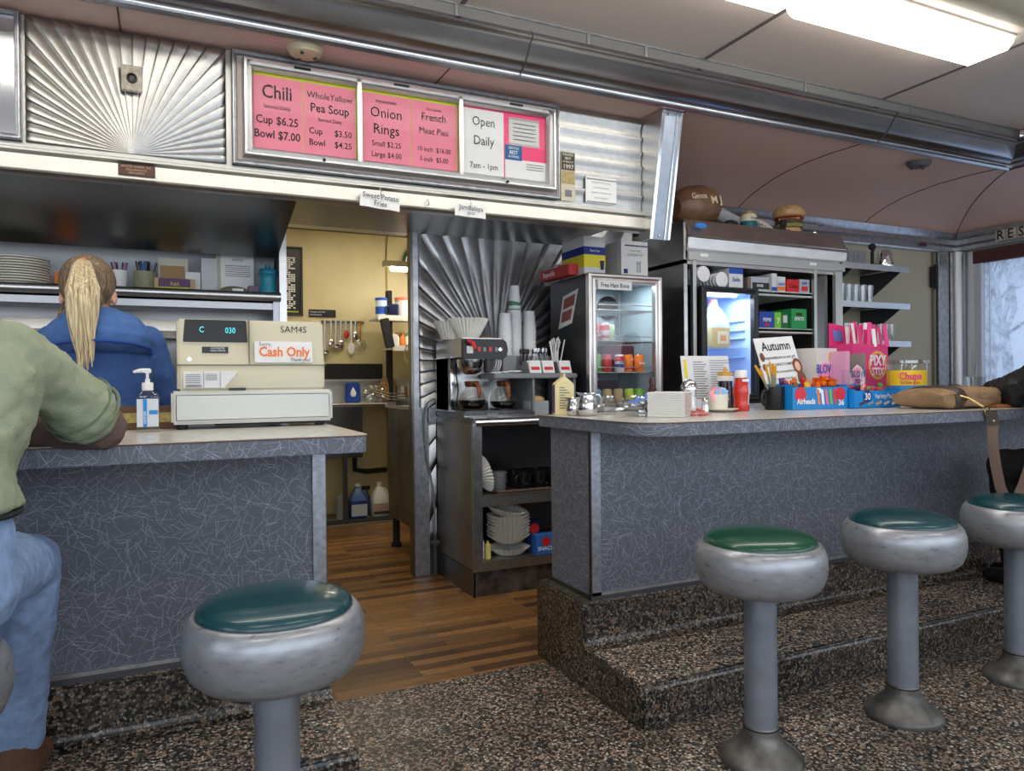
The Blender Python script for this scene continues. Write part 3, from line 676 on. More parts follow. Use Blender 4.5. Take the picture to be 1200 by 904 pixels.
def top(x0, x1, rs, label):
    t = thing('countertop', label, 'countertop', ((x0+x1)/2, 2.7, 1.082))
    B().prism(rounded(x0+.002, x1-.002, 2.252, 3.118, rs), 'z', 1.084, 1.137).build('laminate_edge', LAM, t, world=True, bevel=.003, smooth=True, sharp=30)
    B().prism(rounded(x0, x1, 2.25, 3.12, rs), 'z', 1.1365, 1.140).build('top_surface', LAMT, t, world=True, smooth=True, sharp=30)
    b = B(); o = rounded(x0, x1, 2.25, 3.12, rs); b.tube([(x, y, 1.136) for x, y in o], .0022, 6, closed=True); b.build('edge_line', mat('brown_edge_line', srgb(110, 84, 66), .5), t, world=True)
top(1.60, 6.8, (.17, 0, 0, .02), 'long countertop of the right counter with rounded near corner')
top(-3.3, .568, (0, .03, .03, 0), 'countertop of the left counter carrying the cash register')

# ================================================================== STOOLS
CUSHG = mat('green_vinyl', srgb(22, 74, 52), .27, coat=.3, bump=.06, bscale=350)
CUSHT = mat('teal_vinyl', srgb(24, 66, 72), .27, coat=.3, bump=.06, bscale=350)
RING = mat('worn_grey_enamel', srgb(156, 158, 162), .34, .5, noise=.13, nscale=22, rnoise=.08, stretch=(1, 1, 3))
POST = mat('brushed_aluminium_post', srgb(140, 146, 156), .38, .5, noise=.14, nscale=9)
BASEM = mat('scuffed_cast_base', srgb(104, 102, 98), .42, .55, noise=.45, nscale=14)
def make_stool():
    t = thing('counter_stool', '', 'stool', (0, 0, 0), group='round counter stools')
    ring = [(.180, .742), (.187, .748), (.195, .746), (.206, .732), (.214, .708), (.217, .676), (.213, .642), (.201, .612), (.180, .592), (.150, .582), (.08, .578), (0, .578)]
    B().lathe(ring, seg=64).build('seat_ring', RING, t, smooth=True, sharp=60)
    B().lathe([(0, .789), (.06, .788), (.11, .784), (.145, .778), (.170, .769), (.184, .757), (.185, .747), (.17, .74), (0, .74)], seg=64).build('cushion', CUSHT, t, smooth=True, sharp=60)
    B().lathe([(.0, .582), (.054, .582), (.054, .115), (0, .115)], seg=40).build('post', POST, t, smooth=True)
    B().lathe([(0, 0), (.138, 0), (.140, .010), (.134, .022), (.112, .040), (.084, .062), (.066, .086), (.059, .108), (.058, .122), (.055, .126), (0, .126)], seg=48).build('base', BASEM, t, smooth=True, sharp=50)
    b = B(); b.tube([(.0575*cos(a*pi/16), .0575*sin(a*pi/16), .118) for a in range(32)], .003, 6, closed=True); b.build('collar', BLACKM, t)
    return t
st = make_stool(); st.location = (.238, 1.885, 0); st['label'] = 'nearest round stool, dark teal cushion, in front of the left counter'
for x, y, lab, rz in ((1.822, 1.90, 'green-cushioned round stool, first in front of the right counter', 1.0), (2.55, 1.91, 'round stool with dark teal cushion, second in front of the right counter', 2.2), (3.30, 1.92, 'round stool cut off by the right edge, third at the right counter', 3.1), (-.52, 1.88, 'round stool at the far left on which the person in green sits', 4.4), (4.04, 1.92, 'round stool beyond the right edge under the person in black', 5.0)):
    d_ = dup(st, (x, y, 0), rz, lab)
    if 'green-' in lab:
        for c in d_.children:
            if c.name.startswith('cushion'):
                c.data = c.data.copy(); c.data.materials.clear(); c.data.materials.append(CUSHG); c['label'] = 'bright green vinyl cushion'

# ================================================================== COFFEE CABINET
CX0, CX1, CY0, CY1 = 1.655, 3.262, 4.073, 4.73
t = thing('back_cabinet', 'open-fronted stainless back cabinet under the coffee machine', 'cabinet', (1.9, 4.4, 0))
B().box(CX0, CX0+.012, CY0, CY1, .16, 1.05).build('side_panel', mat('cabinet_side_steel', (.30, .29, .28), .34, 1, noise=.15, nscale=5), t, world=True)
B().box(CX0, CX1, CY1-.02, CY1, .16, 1.05).build('back_panel', STEELD, t, world=True)
for a_, c_ in ((CX0-.002, CX0+.058), (3.2, 3.26), (2.6, 2.66)): B().box(a_, c_, CY0-.006, CY0+.02, .155, 1.05).build('upright', STEELW, t, world=True)
B().box(CX0-.004, CX1, CY0-.012, CY1, 1.035, 1.08).build('top', STEELD, t, world=True, bevel=.01)
B().lathe([(0, 0), (.024, 0), (.024, 1.5), (0, 1.5)], seg=16, R=Matrix.Translation((CX0+.01, CY0-.008, 1.052)) @ Matrix.Rotation(pi/2, 4, 'Y')).build('front_nosing', STEELB, t, world=True, smooth=True)
for z0, z1 in ((.545, .60), (.155, .21)):
    b = B(); b.box(CX0+.012, CX1, CY0-.002, CY1-.02, z1-.012, z1); b.box(CX0+.058, CX1, CY0-.006, CY0+.01, z0, z1); b.build('shelf', mat('shelf_steel', (.50, .50, .47), .4, 1, noise=.2, nscale=60), t, world=True)
B().box(CX0+.005, CX1, CY0+.01, CY0+.03, 0, .155).build('kick_plate', mat('scuffed_kick_plate', (.15, .14, .13), .45, .8, noise=.6, nscale=12), t, world=True)
B().box(CX0+.002, CX0+.014, CY0+.01, CY1, 0, .155).build('kick_plate', STEELD, t, world=True)
# conduit and cable on the jamb
t = thing('wall_cable', 'grey cable running down the steel door jamb to a valve', 'cable', (1.60, 4.70, 0))
b = B(); b.tube([(1.66, 4.69, 1.14), (1.63, 4.70, 1.19), (1.585, 4.70, 1.16), (1.56, 4.70, 1.07), (1.565, 4.70, .92), (1.575, 4.70, .80), (1.60, 4.70, .68), (1.625, 4.70, .55), (1.628, 4.70, .38), (1.625, 4.70, .27)], .006, 8); b.build('cable', GREYP, t, world=True)
b = B(); b.tube([(1.628, 4.69, 0), (1.628, 4.69, .27)], .013, 10); b.lathe([(0, .20), (.024, .20), (.028, .215), (.024, .235), (0, .235)], 1.628, 4.69); b.tube([(1.59, 4.68, .22), (1.66, 4.68, .22)], .012, 8); b.build('valve', mat('grimy_valve', (.06, .06, .06), .6), t, world=True)
tag(B().box(1.526, 1.60, 4.715, 4.745, 0, 1.13).build('jamb_cover_plate', mat('worn_cover_steel', (.42, .44, .47), .42, 1, noise=.3, nscale=22), bevel=.004), 'narrow worn steel plate covering the foot of the starburst wall', 'plate')
B_ = B(); B_.box(1.585, 1.655, 4.715, 4.74, 1.02, 1.13); tag(B_.build('outlet_box', EDGE, bevel=.004), 'small steel outlet box on the jamb beside the coffee machine', 'outlet box')

# -- things on the cabinet shelves
FILT = mat('white_filter_paper', srgb(222, 220, 212), .8)
FILS = mat('pale_filter_stack', srgb(206, 198, 176), .8)
def ruffle(k, a): return .035*k*sin(a*30)
def filt(label, loc, cat='coffee filters', h=.055, r0=.055, r1=.105, rot=None, group='stacks of paper coffee filters'):
    b = B(); b.lathe([(0, 0), (r0, 0), (r0+(r1-r0)*.35, h*.35), (r0+(r1-r0)*.7, h*.7), (r1, h), (r1-.004, h), (r0+(r1-r0)*.66, h*.66), (r0-.004, .006), (0, .006)], seg=120, wave=lambda k, a: .075*min(1, 2.5*min(k, 1-k))*sin(a*30))
    o = b.build('coffee_filter', FILT, smooth=True, sharp=70); o.location = loc
    if rot: o.rotation_euler = rot
    return tag(o, label, cat, group)
f0 = filt('lowest white ruffled coffee filter of the stack on the lower cabinet shelf', (1.945, 4.20, .212), group='filters stacked on the lower cabinet shelf', h=.05, r0=.075, r1=.13)
for k in range(1, 8): 
    o = f0.copy(); COL.objects.link(o); o.location = (1.945+random.uniform(-.003, .003), 4.20, .212+.055+k*.021); o['label'] = 'white ruffled coffee filter bundle, %s above the lowest one in the cabinet stack' % ordn(k-1)
o = f0.copy(); COL.objects.link(o); o.location = (1.92, 4.20, .46); o.rotation_euler = (rad(8), rad(10), 0); o['label'] = 'topmost ruffled filter bundle lying tilted on the filter stack'; del o['group']
filt('ruffled filter bundle standing on edge at the left of the upper cabinet shelf', (1.80, 4.22, .72), rot=(0, rad(-80), .3), group=None) if False else None
o = filt('ruffled coffee filters standing on edge on the upper cabinet shelf', (1.735, 4.20, .715), rot=(0, rad(78), 0), h=.06, r0=.06, r1=.11); del o['group']
# mugs on a tray
t = thing('serving_tray', 'brown serving tray under mugs on the upper cabinet shelf', 'tray', (2.1, 4.30, .60))
b = B(); b.prism(rounded(-.27, .33, -.17, .17, (.05,)*4), 'z', 0, .012); b.build('tray_base', mat('brown_tray', srgb(74, 54, 42), .4), t)
b = B(); b.tube([(x, y, .018) for x, y in rounded(-.27, .33, -.17, .17, (.05,)*4)], .008, 6, closed=True); b.build('rim', mat('brown_tray', srgb(74, 54, 42), .4), t)
def mug(loc, m, label, rz=0, group=None, s=1):
    t = thing('mug', label, 'mug', loc, rz, group)
    B().lathe([(0, 0), (.036*s, 0), (.040*s, .006), (.041*s, .098*s), (.038*s, .098*s), (.037*s, .008), (0, .008)], seg=28).build('bowl', m, t, smooth=True, sharp=50)
    b = B(); b.tube([(-.038*s, 0, .082*s), (-.060*s, 0, .080*s), (-.070*s, 0, .062*s), (-.070*s, 0, .040*s), (-.058*s, 0, .022*s), (-.038*s, 0, .020*s)], .006*s, 8); b.build('handle', m, t, smooth=True)
    return t
mug((1.895, 4.24, .612), mat('grey_glaze', srgb(120, 122, 128), .3), 'grey mug at the left of the tray in the cabinet', .1, s=1.2)
BG = mat('black_glaze', (.01, .01, .01), .15)
m0 = mug((2.06, 4.20, .612), BG, 'black glazed mug at the front left of the mugs on the tray', .4, 'black mugs on the tray', 1.15)
for (x, y), lab in zip(((2.17, 4.21), (2.28, 4.20), (2.05, 4.33), (2.16, 4.34), (2.27, 4.33)), ('black glazed mug in the middle of the front row on the tray', 'black glazed mug at the right of the front row on the tray', 'black glazed mug in the rear row of the tray, leftmost', 'black glazed mug in the rear row of the tray, middle', 'black glazed mug in the rear row of the tray, rightmost')):
    dup(m0, (x, y, .612), random.uniform(-.5, .8), lab)
b = B(); b.box(1.715, 1.745, 4.12, 4.15, .212, .33); b.cyl(1.73, 4.135, .33, .345, .008); tag(b.build('spice_box', WHITE, bevel=.004), 'slim white carton at the left end of the lower cabinet shelf', 'carton')
b = B(); b.box(1.752, 1.785, 4.11, 4.14, .212, .31); b.cyl(1.768, 4.125, .31, .325, .008); tag(b.build('yellow_bottle', mat('butter_yellow_plastic', srgb(222, 208, 120), .4), bevel=.005), 'pale yellow squat bottle beside the filter stack in the cabinet', 'bottle')
t = thing('blue_snack_box', 'blue snack box with red and white print right of the filter stack', 'box', (2.16, 4.13, .212))
B().box(-.07, .10, -.03, .05, 0, .115).build('carton', mat('strong_blue_card', srgb(46, 110, 190), .5), t)
lettering(t, [('SNACK', .035, (-.06, -.032, .02), 'LEFT', 1, .02)], WHITEI, name='lettering')
b = B(); b.lathe([(0, 0), (.03, 0), (.03, .002), (0, .002)], R=Matrix.Translation((.0, -.031, .075)) @ Matrix.Rotation(pi/2, 4, 'X')); b.build('red_emblem', REDI, t)
t = thing('tall_red_box', 'dark blue carton with a red round mark behind the blue snack box', 'box', (2.11, 4.19, .212))
B().box(-.04, .04, -.025, .05, 0, .20).build('carton', mat('navy_card', srgb(36, 44, 84), .5), t)
b = B(); b.lathe([(0, 0), (.032, 0), (.032, .002), (0, .002)], R=Matrix.Translation((0, -.026, .15)) @ Matrix.Rotation(pi/2, 4, 'X')); b.build('round_mark', REDI, t)
t = thing('red_watering_jug', 'red plastic jug with curved handle at the back of the lower shelf', 'jug', (2.05, 4.5, .212))
RP = mat('dull_red_plastic', srgb(150, 52, 40), .45)
B().lathe([(0, 0), (.08, 0), (.085, .02), (.08, .20), (.055, .25), (.03, .27), (0, .27)], seg=24).build('body', RP, t, smooth=True)
b = B(); b.tube([(.03, 0, .26), (.10, 0, .28), (.14, 0, .25), (.15, 0, .18)], .014, 8); b.build('handle', RP, t, smooth=True)

# ================================================================== COFFEE MACHINE
t = thing('coffee_machine', 'stainless two-pot coffee brewer with black switch panel on the back cabinet', 'coffee machine', (1.85, 4.45, 1.08))
b = B(); b.box(1.648, 2.125, 4.19, 4.70, 1.08, 1.10); b.box(1.66, 2.12, 4.20, 4.69, 1.10, 1.118); b.build('base', STEELD, t, world=True, bevel=.004)
b = B(); b.box(1.645, 2.13, 4.183, 4.192, 1.083, 1.105); b.build('base_trim', STEELB, t, world=True)
b = B(); b.box(1.80, 1.87, 4.180, 4.184, 1.086, 1.102); b.build('badge', GREYP, t, world=True)
b = B(); b.box(1.648, 1.93, 4.46, 4.70, 1.11, 1.46); b.build('tower', STEEL, t, world=True, bevel=.006)
b = B(); b.box(1.648, 1.668, 4.42, 4.70, 1.11, 1.46); b.build('side_plate', STEELB, t, world=True)
b = B(); b.box(1.648, 1.93, 4.22, 4.70, 1.455, 1.572); b.build('head', STEEL, t, world=True, bevel=.008)
b = B(); b.prism([(1.65, 1.44), (1.92, 1.44), (1.945, 1.455), (1.955, 1.50), (1.945, 1.548), (1.92, 1.566), (1.65, 1.566)], 'y', 4.20, 4.222); b.build('switch_panel', BLACK, t, world=True, bevel=.003)
b = B()
for x in (1.755, 1.83): b.box(x-.012, x+.012, 4.194, 4.201, 1.487, 1.515)
b.build('red_switch', mat('red_lit_switch', srgb(190, 30, 30), .3), t, world=True)
b = B()
for x in (1.792, 1.872): b.box(x-.010, x+.010, 4.195, 4.201, 1.487, 1.513)
b.build('black_switch', GREYP, t, world=True)
b = B(); b.lathe([(0, 0), (.014, 0), (.014, .006), (.009, .007), (.009, .002), (0, .002)], R=Matrix.Translation((1.90, 4.20, 1.50)) @ Matrix.Rotation(pi/2, 4, 'X')); b.build('dial', STEELB, t, world=True)
b = B(); b.tube([(1.69, 4.195, 1.545), (1.70, 4.16, 1.535), (1.712, 4.15, 1.50)], [.012, .014, .010], 10); b.ell((1.685, 4.18, 1.548), (.02, .015, .012)); b.build('water_tap', REDI, t, world=True, smooth=True)
b = B(); b.box(1.672, 1.712, 4.19, 4.201, 1.475, 1.52); b.build('panel_label', WHITE, t, world=True)
b = B(); b.lathe([(0, 0), (.035, 0), (.065, .02), (.085, .05), (.088, .095), (0, .095)], 1.745, 4.31, 1.345, 36); b.build('brew_basket', STEELB, t, world=True, smooth=True)
b = B(); b.box(1.80, 1.835, 4.19, 4.24, 1.355, 1.44); b.build('basket_handle', BLACK, t, world=True, bevel=.006)
for x in (1.745, 1.965):
    B().cyl(x, 4.30, 1.118, 1.126, .085, seg=32).build('warming_plate', BLACK, t, world=True)
b = B(); b.tube([(1.69, 4.43, 1.14), (1.70, 4.42, 1.25), (1.69, 4.43, 1.35), (1.70, 4.45, 1.42)], .005, 6); b.build('cable', BLACK, t, world=True)
COFFEE = mat('black_coffee', (.006, .003, .002), .08)
def carafe(x, y, z, lv, label, rz):
    t = thing('coffee_carafe', label, 'carafe', (x, y, z), rz, 'glass coffee carafes')
    P = [(.0, 0), (.055, .001), (.078, .018), (.090, .045), (.088, .072), (.070, .105), (.045, .130), (.036, .142), (.040, .152)]
    B().lathe(P+[(.037, .151), (.033, .142), (.042, .130), (.067, .104), (.085, .072), (.087, .045), (.075, .02), (.0, .004)], seg=40).build('glass_bowl', glass('carafe_glass', (.93, .92, .90), .06), t, smooth=True, sharp=60)
    B().lathe([(0, .004), (.05, .004), (.074, .018), (.086, .040), (.0865, lv), (0, lv)], seg=40).build('coffee', COFFEE, t, smooth=True, sharp=50)
    BR = mat('brown_handle', srgb(128, 70, 34), .35)
    B().lathe([(.033, .140), (.041, .143), (.044, .155), (.046, .172), (.040, .178), (0, .178)], seg=32).build('collar', BR if False else mat('brown_lid', srgb(90, 50, 30), .4), t, smooth=True)
    b = B(); b.tube([(0, -.040, .160), (0, -.070, .160), (0, -.094, .140), (0, -.100, .105), (0, -.096, .075)], [.013, .014, .015, .014, .010], 10, flat=.7); b.build('handle', BR, t, smooth=True)
    return t
carafe(1.745, 4.30, 1.126, .06, 'glass carafe of black coffee under the brewing head, left of two', .1)
carafe(1.965, 4.30, 1.126, .048, 'glass carafe of black coffee on the right warming plate', -.1)
filt('ruffled filter bundle on top of the coffee machine, rear one', (1.70, 4.52, 1.575), h=.12, r0=.07, r1=.115, group=None)
filt('cream based stack of ruffled filters on top of the coffee machine, front one', (1.765, 4.40, 1.575), h=.13, r0=.065, r1=.125, group=None)
for o in list(COL.objects):
    if o.name.startswith('coffee_filter') and o.get('group') is None and 'coffee machine' in o.get('label', ''):
        pass
tag(B().box(1.90, 2.02, 4.50, 4.60, 1.572, 1.60).build('small_carton', KRAFT), 'flat brown carton on the coffee machine behind the switch panel', 'carton')

# condiment organiser ------------------------------------------------------------
t = thing('condiment_rack', 'grey plastic organiser holding lids, cups, sugar packets and straws', 'rack', (2.2, 4.4, 1.08))
b = B(); b.prism([(1.86, 4.20), (2.46, 4.20), (2.46, 4.60), (1.95, 4.60), (1.95, 4.44), (1.86, 4.44)], 'z', 1.318, 1.35); b.build('shelf', GREYP, t, world=True, bevel=.006)
for q_ in ((2.135, 2.15, 4.22, 4.58, 1.08, 1.32), (2.44, 2.455, 4.22, 4.58, 1.08, 1.32)): B().box(*q_).build('support', GREYP, t, world=True)
b = B(); b.prism([(2.0, 4.38), (2.10, 4.38), (2.10, 4.44), (2.45, 4.44), (2.45, 4.58), (2.0, 4.58)], 'z', 1.35, 1.47); b.build('cup_stand', GREYP, t, world=True, bevel=.004)
b = B()
for x0, x1 in ((2.115, 2.205), (2.212, 2.302), (2.335, 2.435)):
    b.prism([(4.225, 1.35), (4.255, 1.42), (4.33, 1.43), (4.34, 1.35)], 'x', x0, x1)
b.build('bin', GREYP, t, world=True)
cup_m = mat('white_foam', srgb(224, 224, 226), .6)
def cupmesh(h=.11, r0=.036, r1=.046):
    b = B(); b.lathe([(0, h), (r0, h), (r1-.002, .008), (r1+.002, .007), (r1+.002, 0), (r1-.003, 0)], seg=24); return b
c0 = cupmesh().build('foam_cup', cup_m, smooth=True, sharp=40)
tag(c0, 'white foam cup nested upside down in the left cup stack', 'cup', 'cups in the left stack')
stk = [(2.045, 4.44, 13, 'left'), (2.145, 4.50, 21, 'tall middle'), (2.265, 4.52, 15, 'right')]
first = True
GC = mat('green_print_cup', srgb(70, 140, 96), .6)
for (x, y, n_, nm) in stk:
    for k in range(n_):
        if first: o = c0; first = False
        else: o = c0.copy(); COL.objects.link(o)
        o.location = (x+random.uniform(-.001, .001), y, 1.472+k*.0142)
        o['label'] = 'white foam cup nested upside down, %s from the bottom of the %s cup stack' % (ordn(k), nm); o['group'] = 'cups in the %s stack' % nm
    zt = 1.472+(n_-1)*.0142
for k in range(3):
    b = cupmesh(.105, .030, .042); o = b.build('paper_cup', GC if k < 2 else cup_m, smooth=True, sharp=40); o.location = (2.145, 4.50, 1.472+21*.0142+.012+k*.030)
    tag(o, ['green printed cup at the bottom of the small cups crowning the middle stack', 'green printed cup above the first one on the middle stack', 'white small cup capping the tall middle stack'][k], 'cup')
# straws, cutlery, packets, lids
b0 = None
for k in range(12):
    x = 2.375+.012*(k % 4)+random.uniform(-.006, .006); y = 4.36+.02*(k//4); tl = random.uniform(-.03, .05)
    b = B(); b.tube([(0, 0, 0), (tl, random.uniform(-.01, .02), .16+random.uniform(-.02, .03))], .0045, 6); o = b.build('wrapped_straw', PAPER); o.location = (x, y, 1.42)
    tag(o, 'white wrapped straw in the bundle at the right end of the rack', 'straw', 'wrapped straws in the rack')
for k in range(8):
    b = B(); a = random.uniform(-.4, .4); b.tube([(0, 0, 0), (.06*sin(a), 0, .07)], .004, 6); b.ell((.075*sin(a), 0, .088), (.010, .004, .018), u=8, v=6); o = b.build('black_fork', BLACK); o.location = (2.12+.011*k, 4.37+.01*(k % 2), 1.41)
    tag(o, 'black plastic cutlery piece left of the clear cutlery in the rack', 'cutlery', 'black plastic cutlery in the rack')
for k in range(12):
    b = B(); a = random.uniform(-.5, .5); b.tube([(0, 0, 0), (.05*sin(a), 0, .07)], .004, 6); b.ell((.07*sin(a), 0, .09), (.014, .004, .022), u=8, v=6); o = b.build('clear_spoon', glass('clear_plastic', (.9, .9, .92), .25, .1)); o.location = (2.21+.012*k, 4.37+.012*(k % 3), 1.415)
    tag(o, 'clear plastic cutlery piece bunched in the middle of the rack', 'cutlery', 'clear plastic cutlery in the rack')
for k, x in enumerate((2.118, 2.215, 2.34)):
    for j in range(3):
        t = thing('sugar_packet', ('front white sugar packet with red print in the %s bin of the rack', 'second white sugar packet in the %s bin of the rack', 'rearmost white sugar packet in the %s bin of the rack')[j] % ('left', 'middle', 'right')[k], 'packet', (x, 4.218+j*.012, 1.352), group='sugar packets in the %s bin' % ('left', 'middle', 'right')[k], rot=(rad(-18), 0, 0))
        B().box(0, .083, -.003, .003, 0, .085-.0*j).build('paper_sleeve', PAPER, t)
        if j == 0: B().box(.010, .072, -.0045, -.003, .02, .042).build('red_label', REDI, t)
for k in range(3):
    b = B(); b.lathe([(0, 0), (.046, 0), (.048, .006), (.04, .010), (0, .010)], seg=24); o = b.build('drink_cover', cup_m, smooth=True, sharp=40)
    o.location = (1.885+.07*(k % 3), 4.26+.03*(k % 2), 1.351+.004*k); tag(o, ('white cup lid at the left end of the rack shelf', 'white cup lid in the middle of the three on the rack shelf', 'white cup lid nearest the cutlery bins')[k], 'lid')
for k in range(3):
    b = B(); b.lathe([(0, 0), (.046, 0), (.048, .006), (.04, .010), (0, .010)], seg=24); o = b.build('drink_cover', cup_m, smooth=True); o.rotation_euler = (0, rad(-72), 0); o.location = (1.93+k*.018, 4.38, 1.40)
    tag(o, 'white cup lid standing on edge on the rack shelf behind the flat lids', 'lid', 'lids standing on edge')
t = thing('bread_box', 'small open grey tray holding a beige bun under the rack', 'tray', (2.2, 4.3, 1.08))
b = B(); b.box(-.07, .07, -.05, .05, 0, .09); b.build('tray', mat('pale_grey_plastic', srgb(160, 164, 170), .5), t, bevel=.004)
b = B(); b.ell((0, 0, .095), (.06, .045, .03)); b.build('bun', mat('bread_crust', srgb(196, 164, 110), .7), t, smooth=True)

# ================================================================== GLASS-DOOR FRIDGE ON THE CABINET
def shell(b, x0, x1, y0, y1, z0, z1, th):
    """open-fronted box"""
    b.box(x0, x0+th, y0, y1, z0, z1); b.box(x1-th, x1, y0, y1, z0, z1); b.box(x0+th, x1-th, y0, y1, z0, z0+th); b.box(x0+th, x1-th, y0, y1, z1-th, z1); b.box(x0+th, x1-th, y1-th, y1, z0+th, z1-th)
t = thing('glass_door_fridge', 'countertop glass-door drinks fridge with steel door frame and black sides', 'fridge', (2.77, 4.35, 1.08))
b = B(); shell(b, 2.487, 3.066, 4.13, 4.62, 1.08, 1.995, .03); b.build('cabinet_body', mat('black_fridge_side', (.016, .017, .019), .35), t, world=True)
b = B(); shell(b, 2.517, 3.036, 4.14, 4.59, 1.11, 1.965, .006); b.build('liner', mat('blue_grey_liner', srgb(150, 168, 176), .5), t, world=True)
b = B(); frame(b, 2.485, 3.068, 1.09, 2.003, .058, 4.085, 4.13, .006); b.build('door_frame', mat('warm_brushed_door', (.62, .58, .54), .3, 1, noise=.1, nscale=8), t, world=True, sharp=30)
B().box(2.54, 3.01, 4.105, 4.110, 1.14, 1.95).build('door_glass', GLASS, t, world=True)
B().box(2.62, 2.99, 4.575, 4.583, 1.58, 1.93).build('back_duct', mat('frosty_panel', srgb(176, 196, 204), .35), t, world=True)
b = B(); b.lathe([(0, 0), (.085, 0), (.085, .02), (.07, .03), (.03, .02), (0, .02)], seg=32, R=Matrix.Translation((2.93, 4.57, 1.83)) @ Matrix.Rotation(pi/2, 4, 'X')); b.build('fan_grille', BLACKM, t, world=True)
b = B(); b.box(2.985, 3.0, 4.5, 4.515, 1.2, 1.93); b.build('rail', GREYP, t, world=True)
for z in (1.352, 1.56, 1.77):
    b = B(); b.tube([(2.525, 4.15, z), (3.03, 4.15, z)], .004, 6); b.tube([(2.525, 4.57, z), (3.03, 4.57, z)], .004, 6); b.tube([(2.525, 4.15, z+.035), (3.03, 4.15, z+.035)], .003, 6)
    for k in range(22): b.tube([(2.53+k*.0235, 4.15, z), (2.53+k*.0235, 4.57, z)], .0018, 4)
    b.build('wire_shelf', STEELW, t, world=True)
t2 = bpy.data.lights.new('fridge_lamp', 'AREA'); t2.size = .3; t2.size_y = .04; t2.shape = 'RECTANGLE'; t2.energy = 3; t2.color = (.85, .95, 1)
o = bpy.data.objects.new('fridge_lamp', t2); COL.objects.link(o); o.location = (2.77, 4.2, 1.955); o.parent = None; o.rotation_euler = (0, 0, 0)
t = thing('ham_bone_sign', 'white paper strip reading Free Ham Bone at the top of the fridge door', 'sign', (2.68, 4.10, 1.92))
B().box(2.549, 2.812, 4.080, 4.0835, 1.897, 1.955).build('strip', PAPER, t, world=True)
lettering(t, [('Free Ham Bone', .042, (2.68, 4.079, 1.911), 'CENTER', .82, .015)], INK, world=True)
def can(loc, m, label, lid=True, band=None, group=None, s=1, text=None):
    t = thing('drink_can', label, 'can', loc, 0, group)
    B().lathe([(0, 0), (.026*s, 0), (.033*s, .008), (.033*s, .108*s), (.027*s, .120*s), (0, .120*s)], seg=24).build('can_body', m, t, smooth=True, sharp=50)
    B().lathe([(.0, .1185*s), (.024*s, .1185*s), (.0265*s, .1225*s), (.028*s, .120*s)], seg=24).build('lid', STEELB, t)
    if band:
        for z0, z1, mm in band: B().lathe([(.0332*s, z0*s), (.0336*s, (z0+z1)/2*s), (.0332*s, z1*s)], seg=24).build('printed_band', mm, t, smooth=True)
    if text: lettering(t, [(text[0], text[1], (0, -.0345*s, text[2]), 'CENTER', .8, .02)], text[3])
    return t
BLU = mat('can_blue', srgb(30, 60, 140), .3); GRN = mat('can_green', srgb(90, 160, 70), .3); ORG = mat('can_orange', srgb(228, 122, 34), .3); REDC = mat('can_red', srgb(196, 46, 52), .3); WHC = mat('can_white', srgb(214, 214, 218), .3)
can((2.60, 4.19, 1.354), GRN, 'green can at the left end of the middle fridge shelf')
can((2.685, 4.20, 1.354), REDC, 'red can between the green and the blue can in the fridge')
can((2.775, 4.18, 1.354), WHC, 'white can with red and blue bands on the middle fridge shelf', band=[(.075, .108, REDC), (.03, .055, BLU)], text=('PEPSI', .022, .058, mat('navy_ink', (.01, .02, .12), .5)))
can((2.865, 4.21, 1.354), ORG, 'orange can, left of the two orange ones', band=[(.02, .04, REDC)])
can((2.935, 4.18, 1.354), ORG, 'orange can with white slanted lettering, right of the two orange ones', text=('Sunkist', .022, .055, WHITEI))
PKC = mat('can_pink', srgb(222, 120, 128), .35)
can((2.585, 4.2, 1.562), PKC, 'pink can at the left of the upper fridge shelf', text=('Diet', .02, .06, WHITEI), s=1.05)
can((2.665, 4.19, 1.562), WHC, 'pale can with pink bands, second on the upper fridge shelf', band=[(.07, .10, PKC), (.02, .04, PKC)], s=1.05)
can((2.745, 4.25, 1.562), mat('can_palegreen', srgb(170, 206, 170), .35), 'pale green can, third on the upper fridge shelf')
TAN = mat('can_tan', srgb(170, 150, 110), .4); LMC = mat('can_lime', srgb(170, 190, 70), .4); CYN = mat('can_cyan', srgb(110, 170, 196), .4)
for k, (x, m, nm) in enumerate(((2.60, CYN, 'pale blue'), (2.685, TAN, 'tan'), (2.775, TAN, 'second tan'), (2.865, LMC, 'lime'), (2.945, mat('can_green2', srgb(110, 170, 60), .4), 'green'))):
    can((x, 4.20, 1.116), m, '%s can in the bottom row of the fridge, number %s from the left' % (nm, ('one', 'two', 'three', 'four', 'five')[k]), s=1.05)
tag(B().box(2.72, 2.98, 4.30, 4.5, 1.366, 1.54).build('purple_pack', mat('dark_maroon_carton', srgb(74, 26, 44), .5), bevel=.005), 'dark maroon carton behind the cans on the middle fridge shelf', 'carton')
tag(B().box(2.68, 2.86, 4.34, 4.5, 1.116, 1.30).build('maroon_pack', mat('plum_carton', srgb(60, 34, 60), .5), bevel=.005), 'plum carton behind the bottom row of cans in the fridge', 'carton')
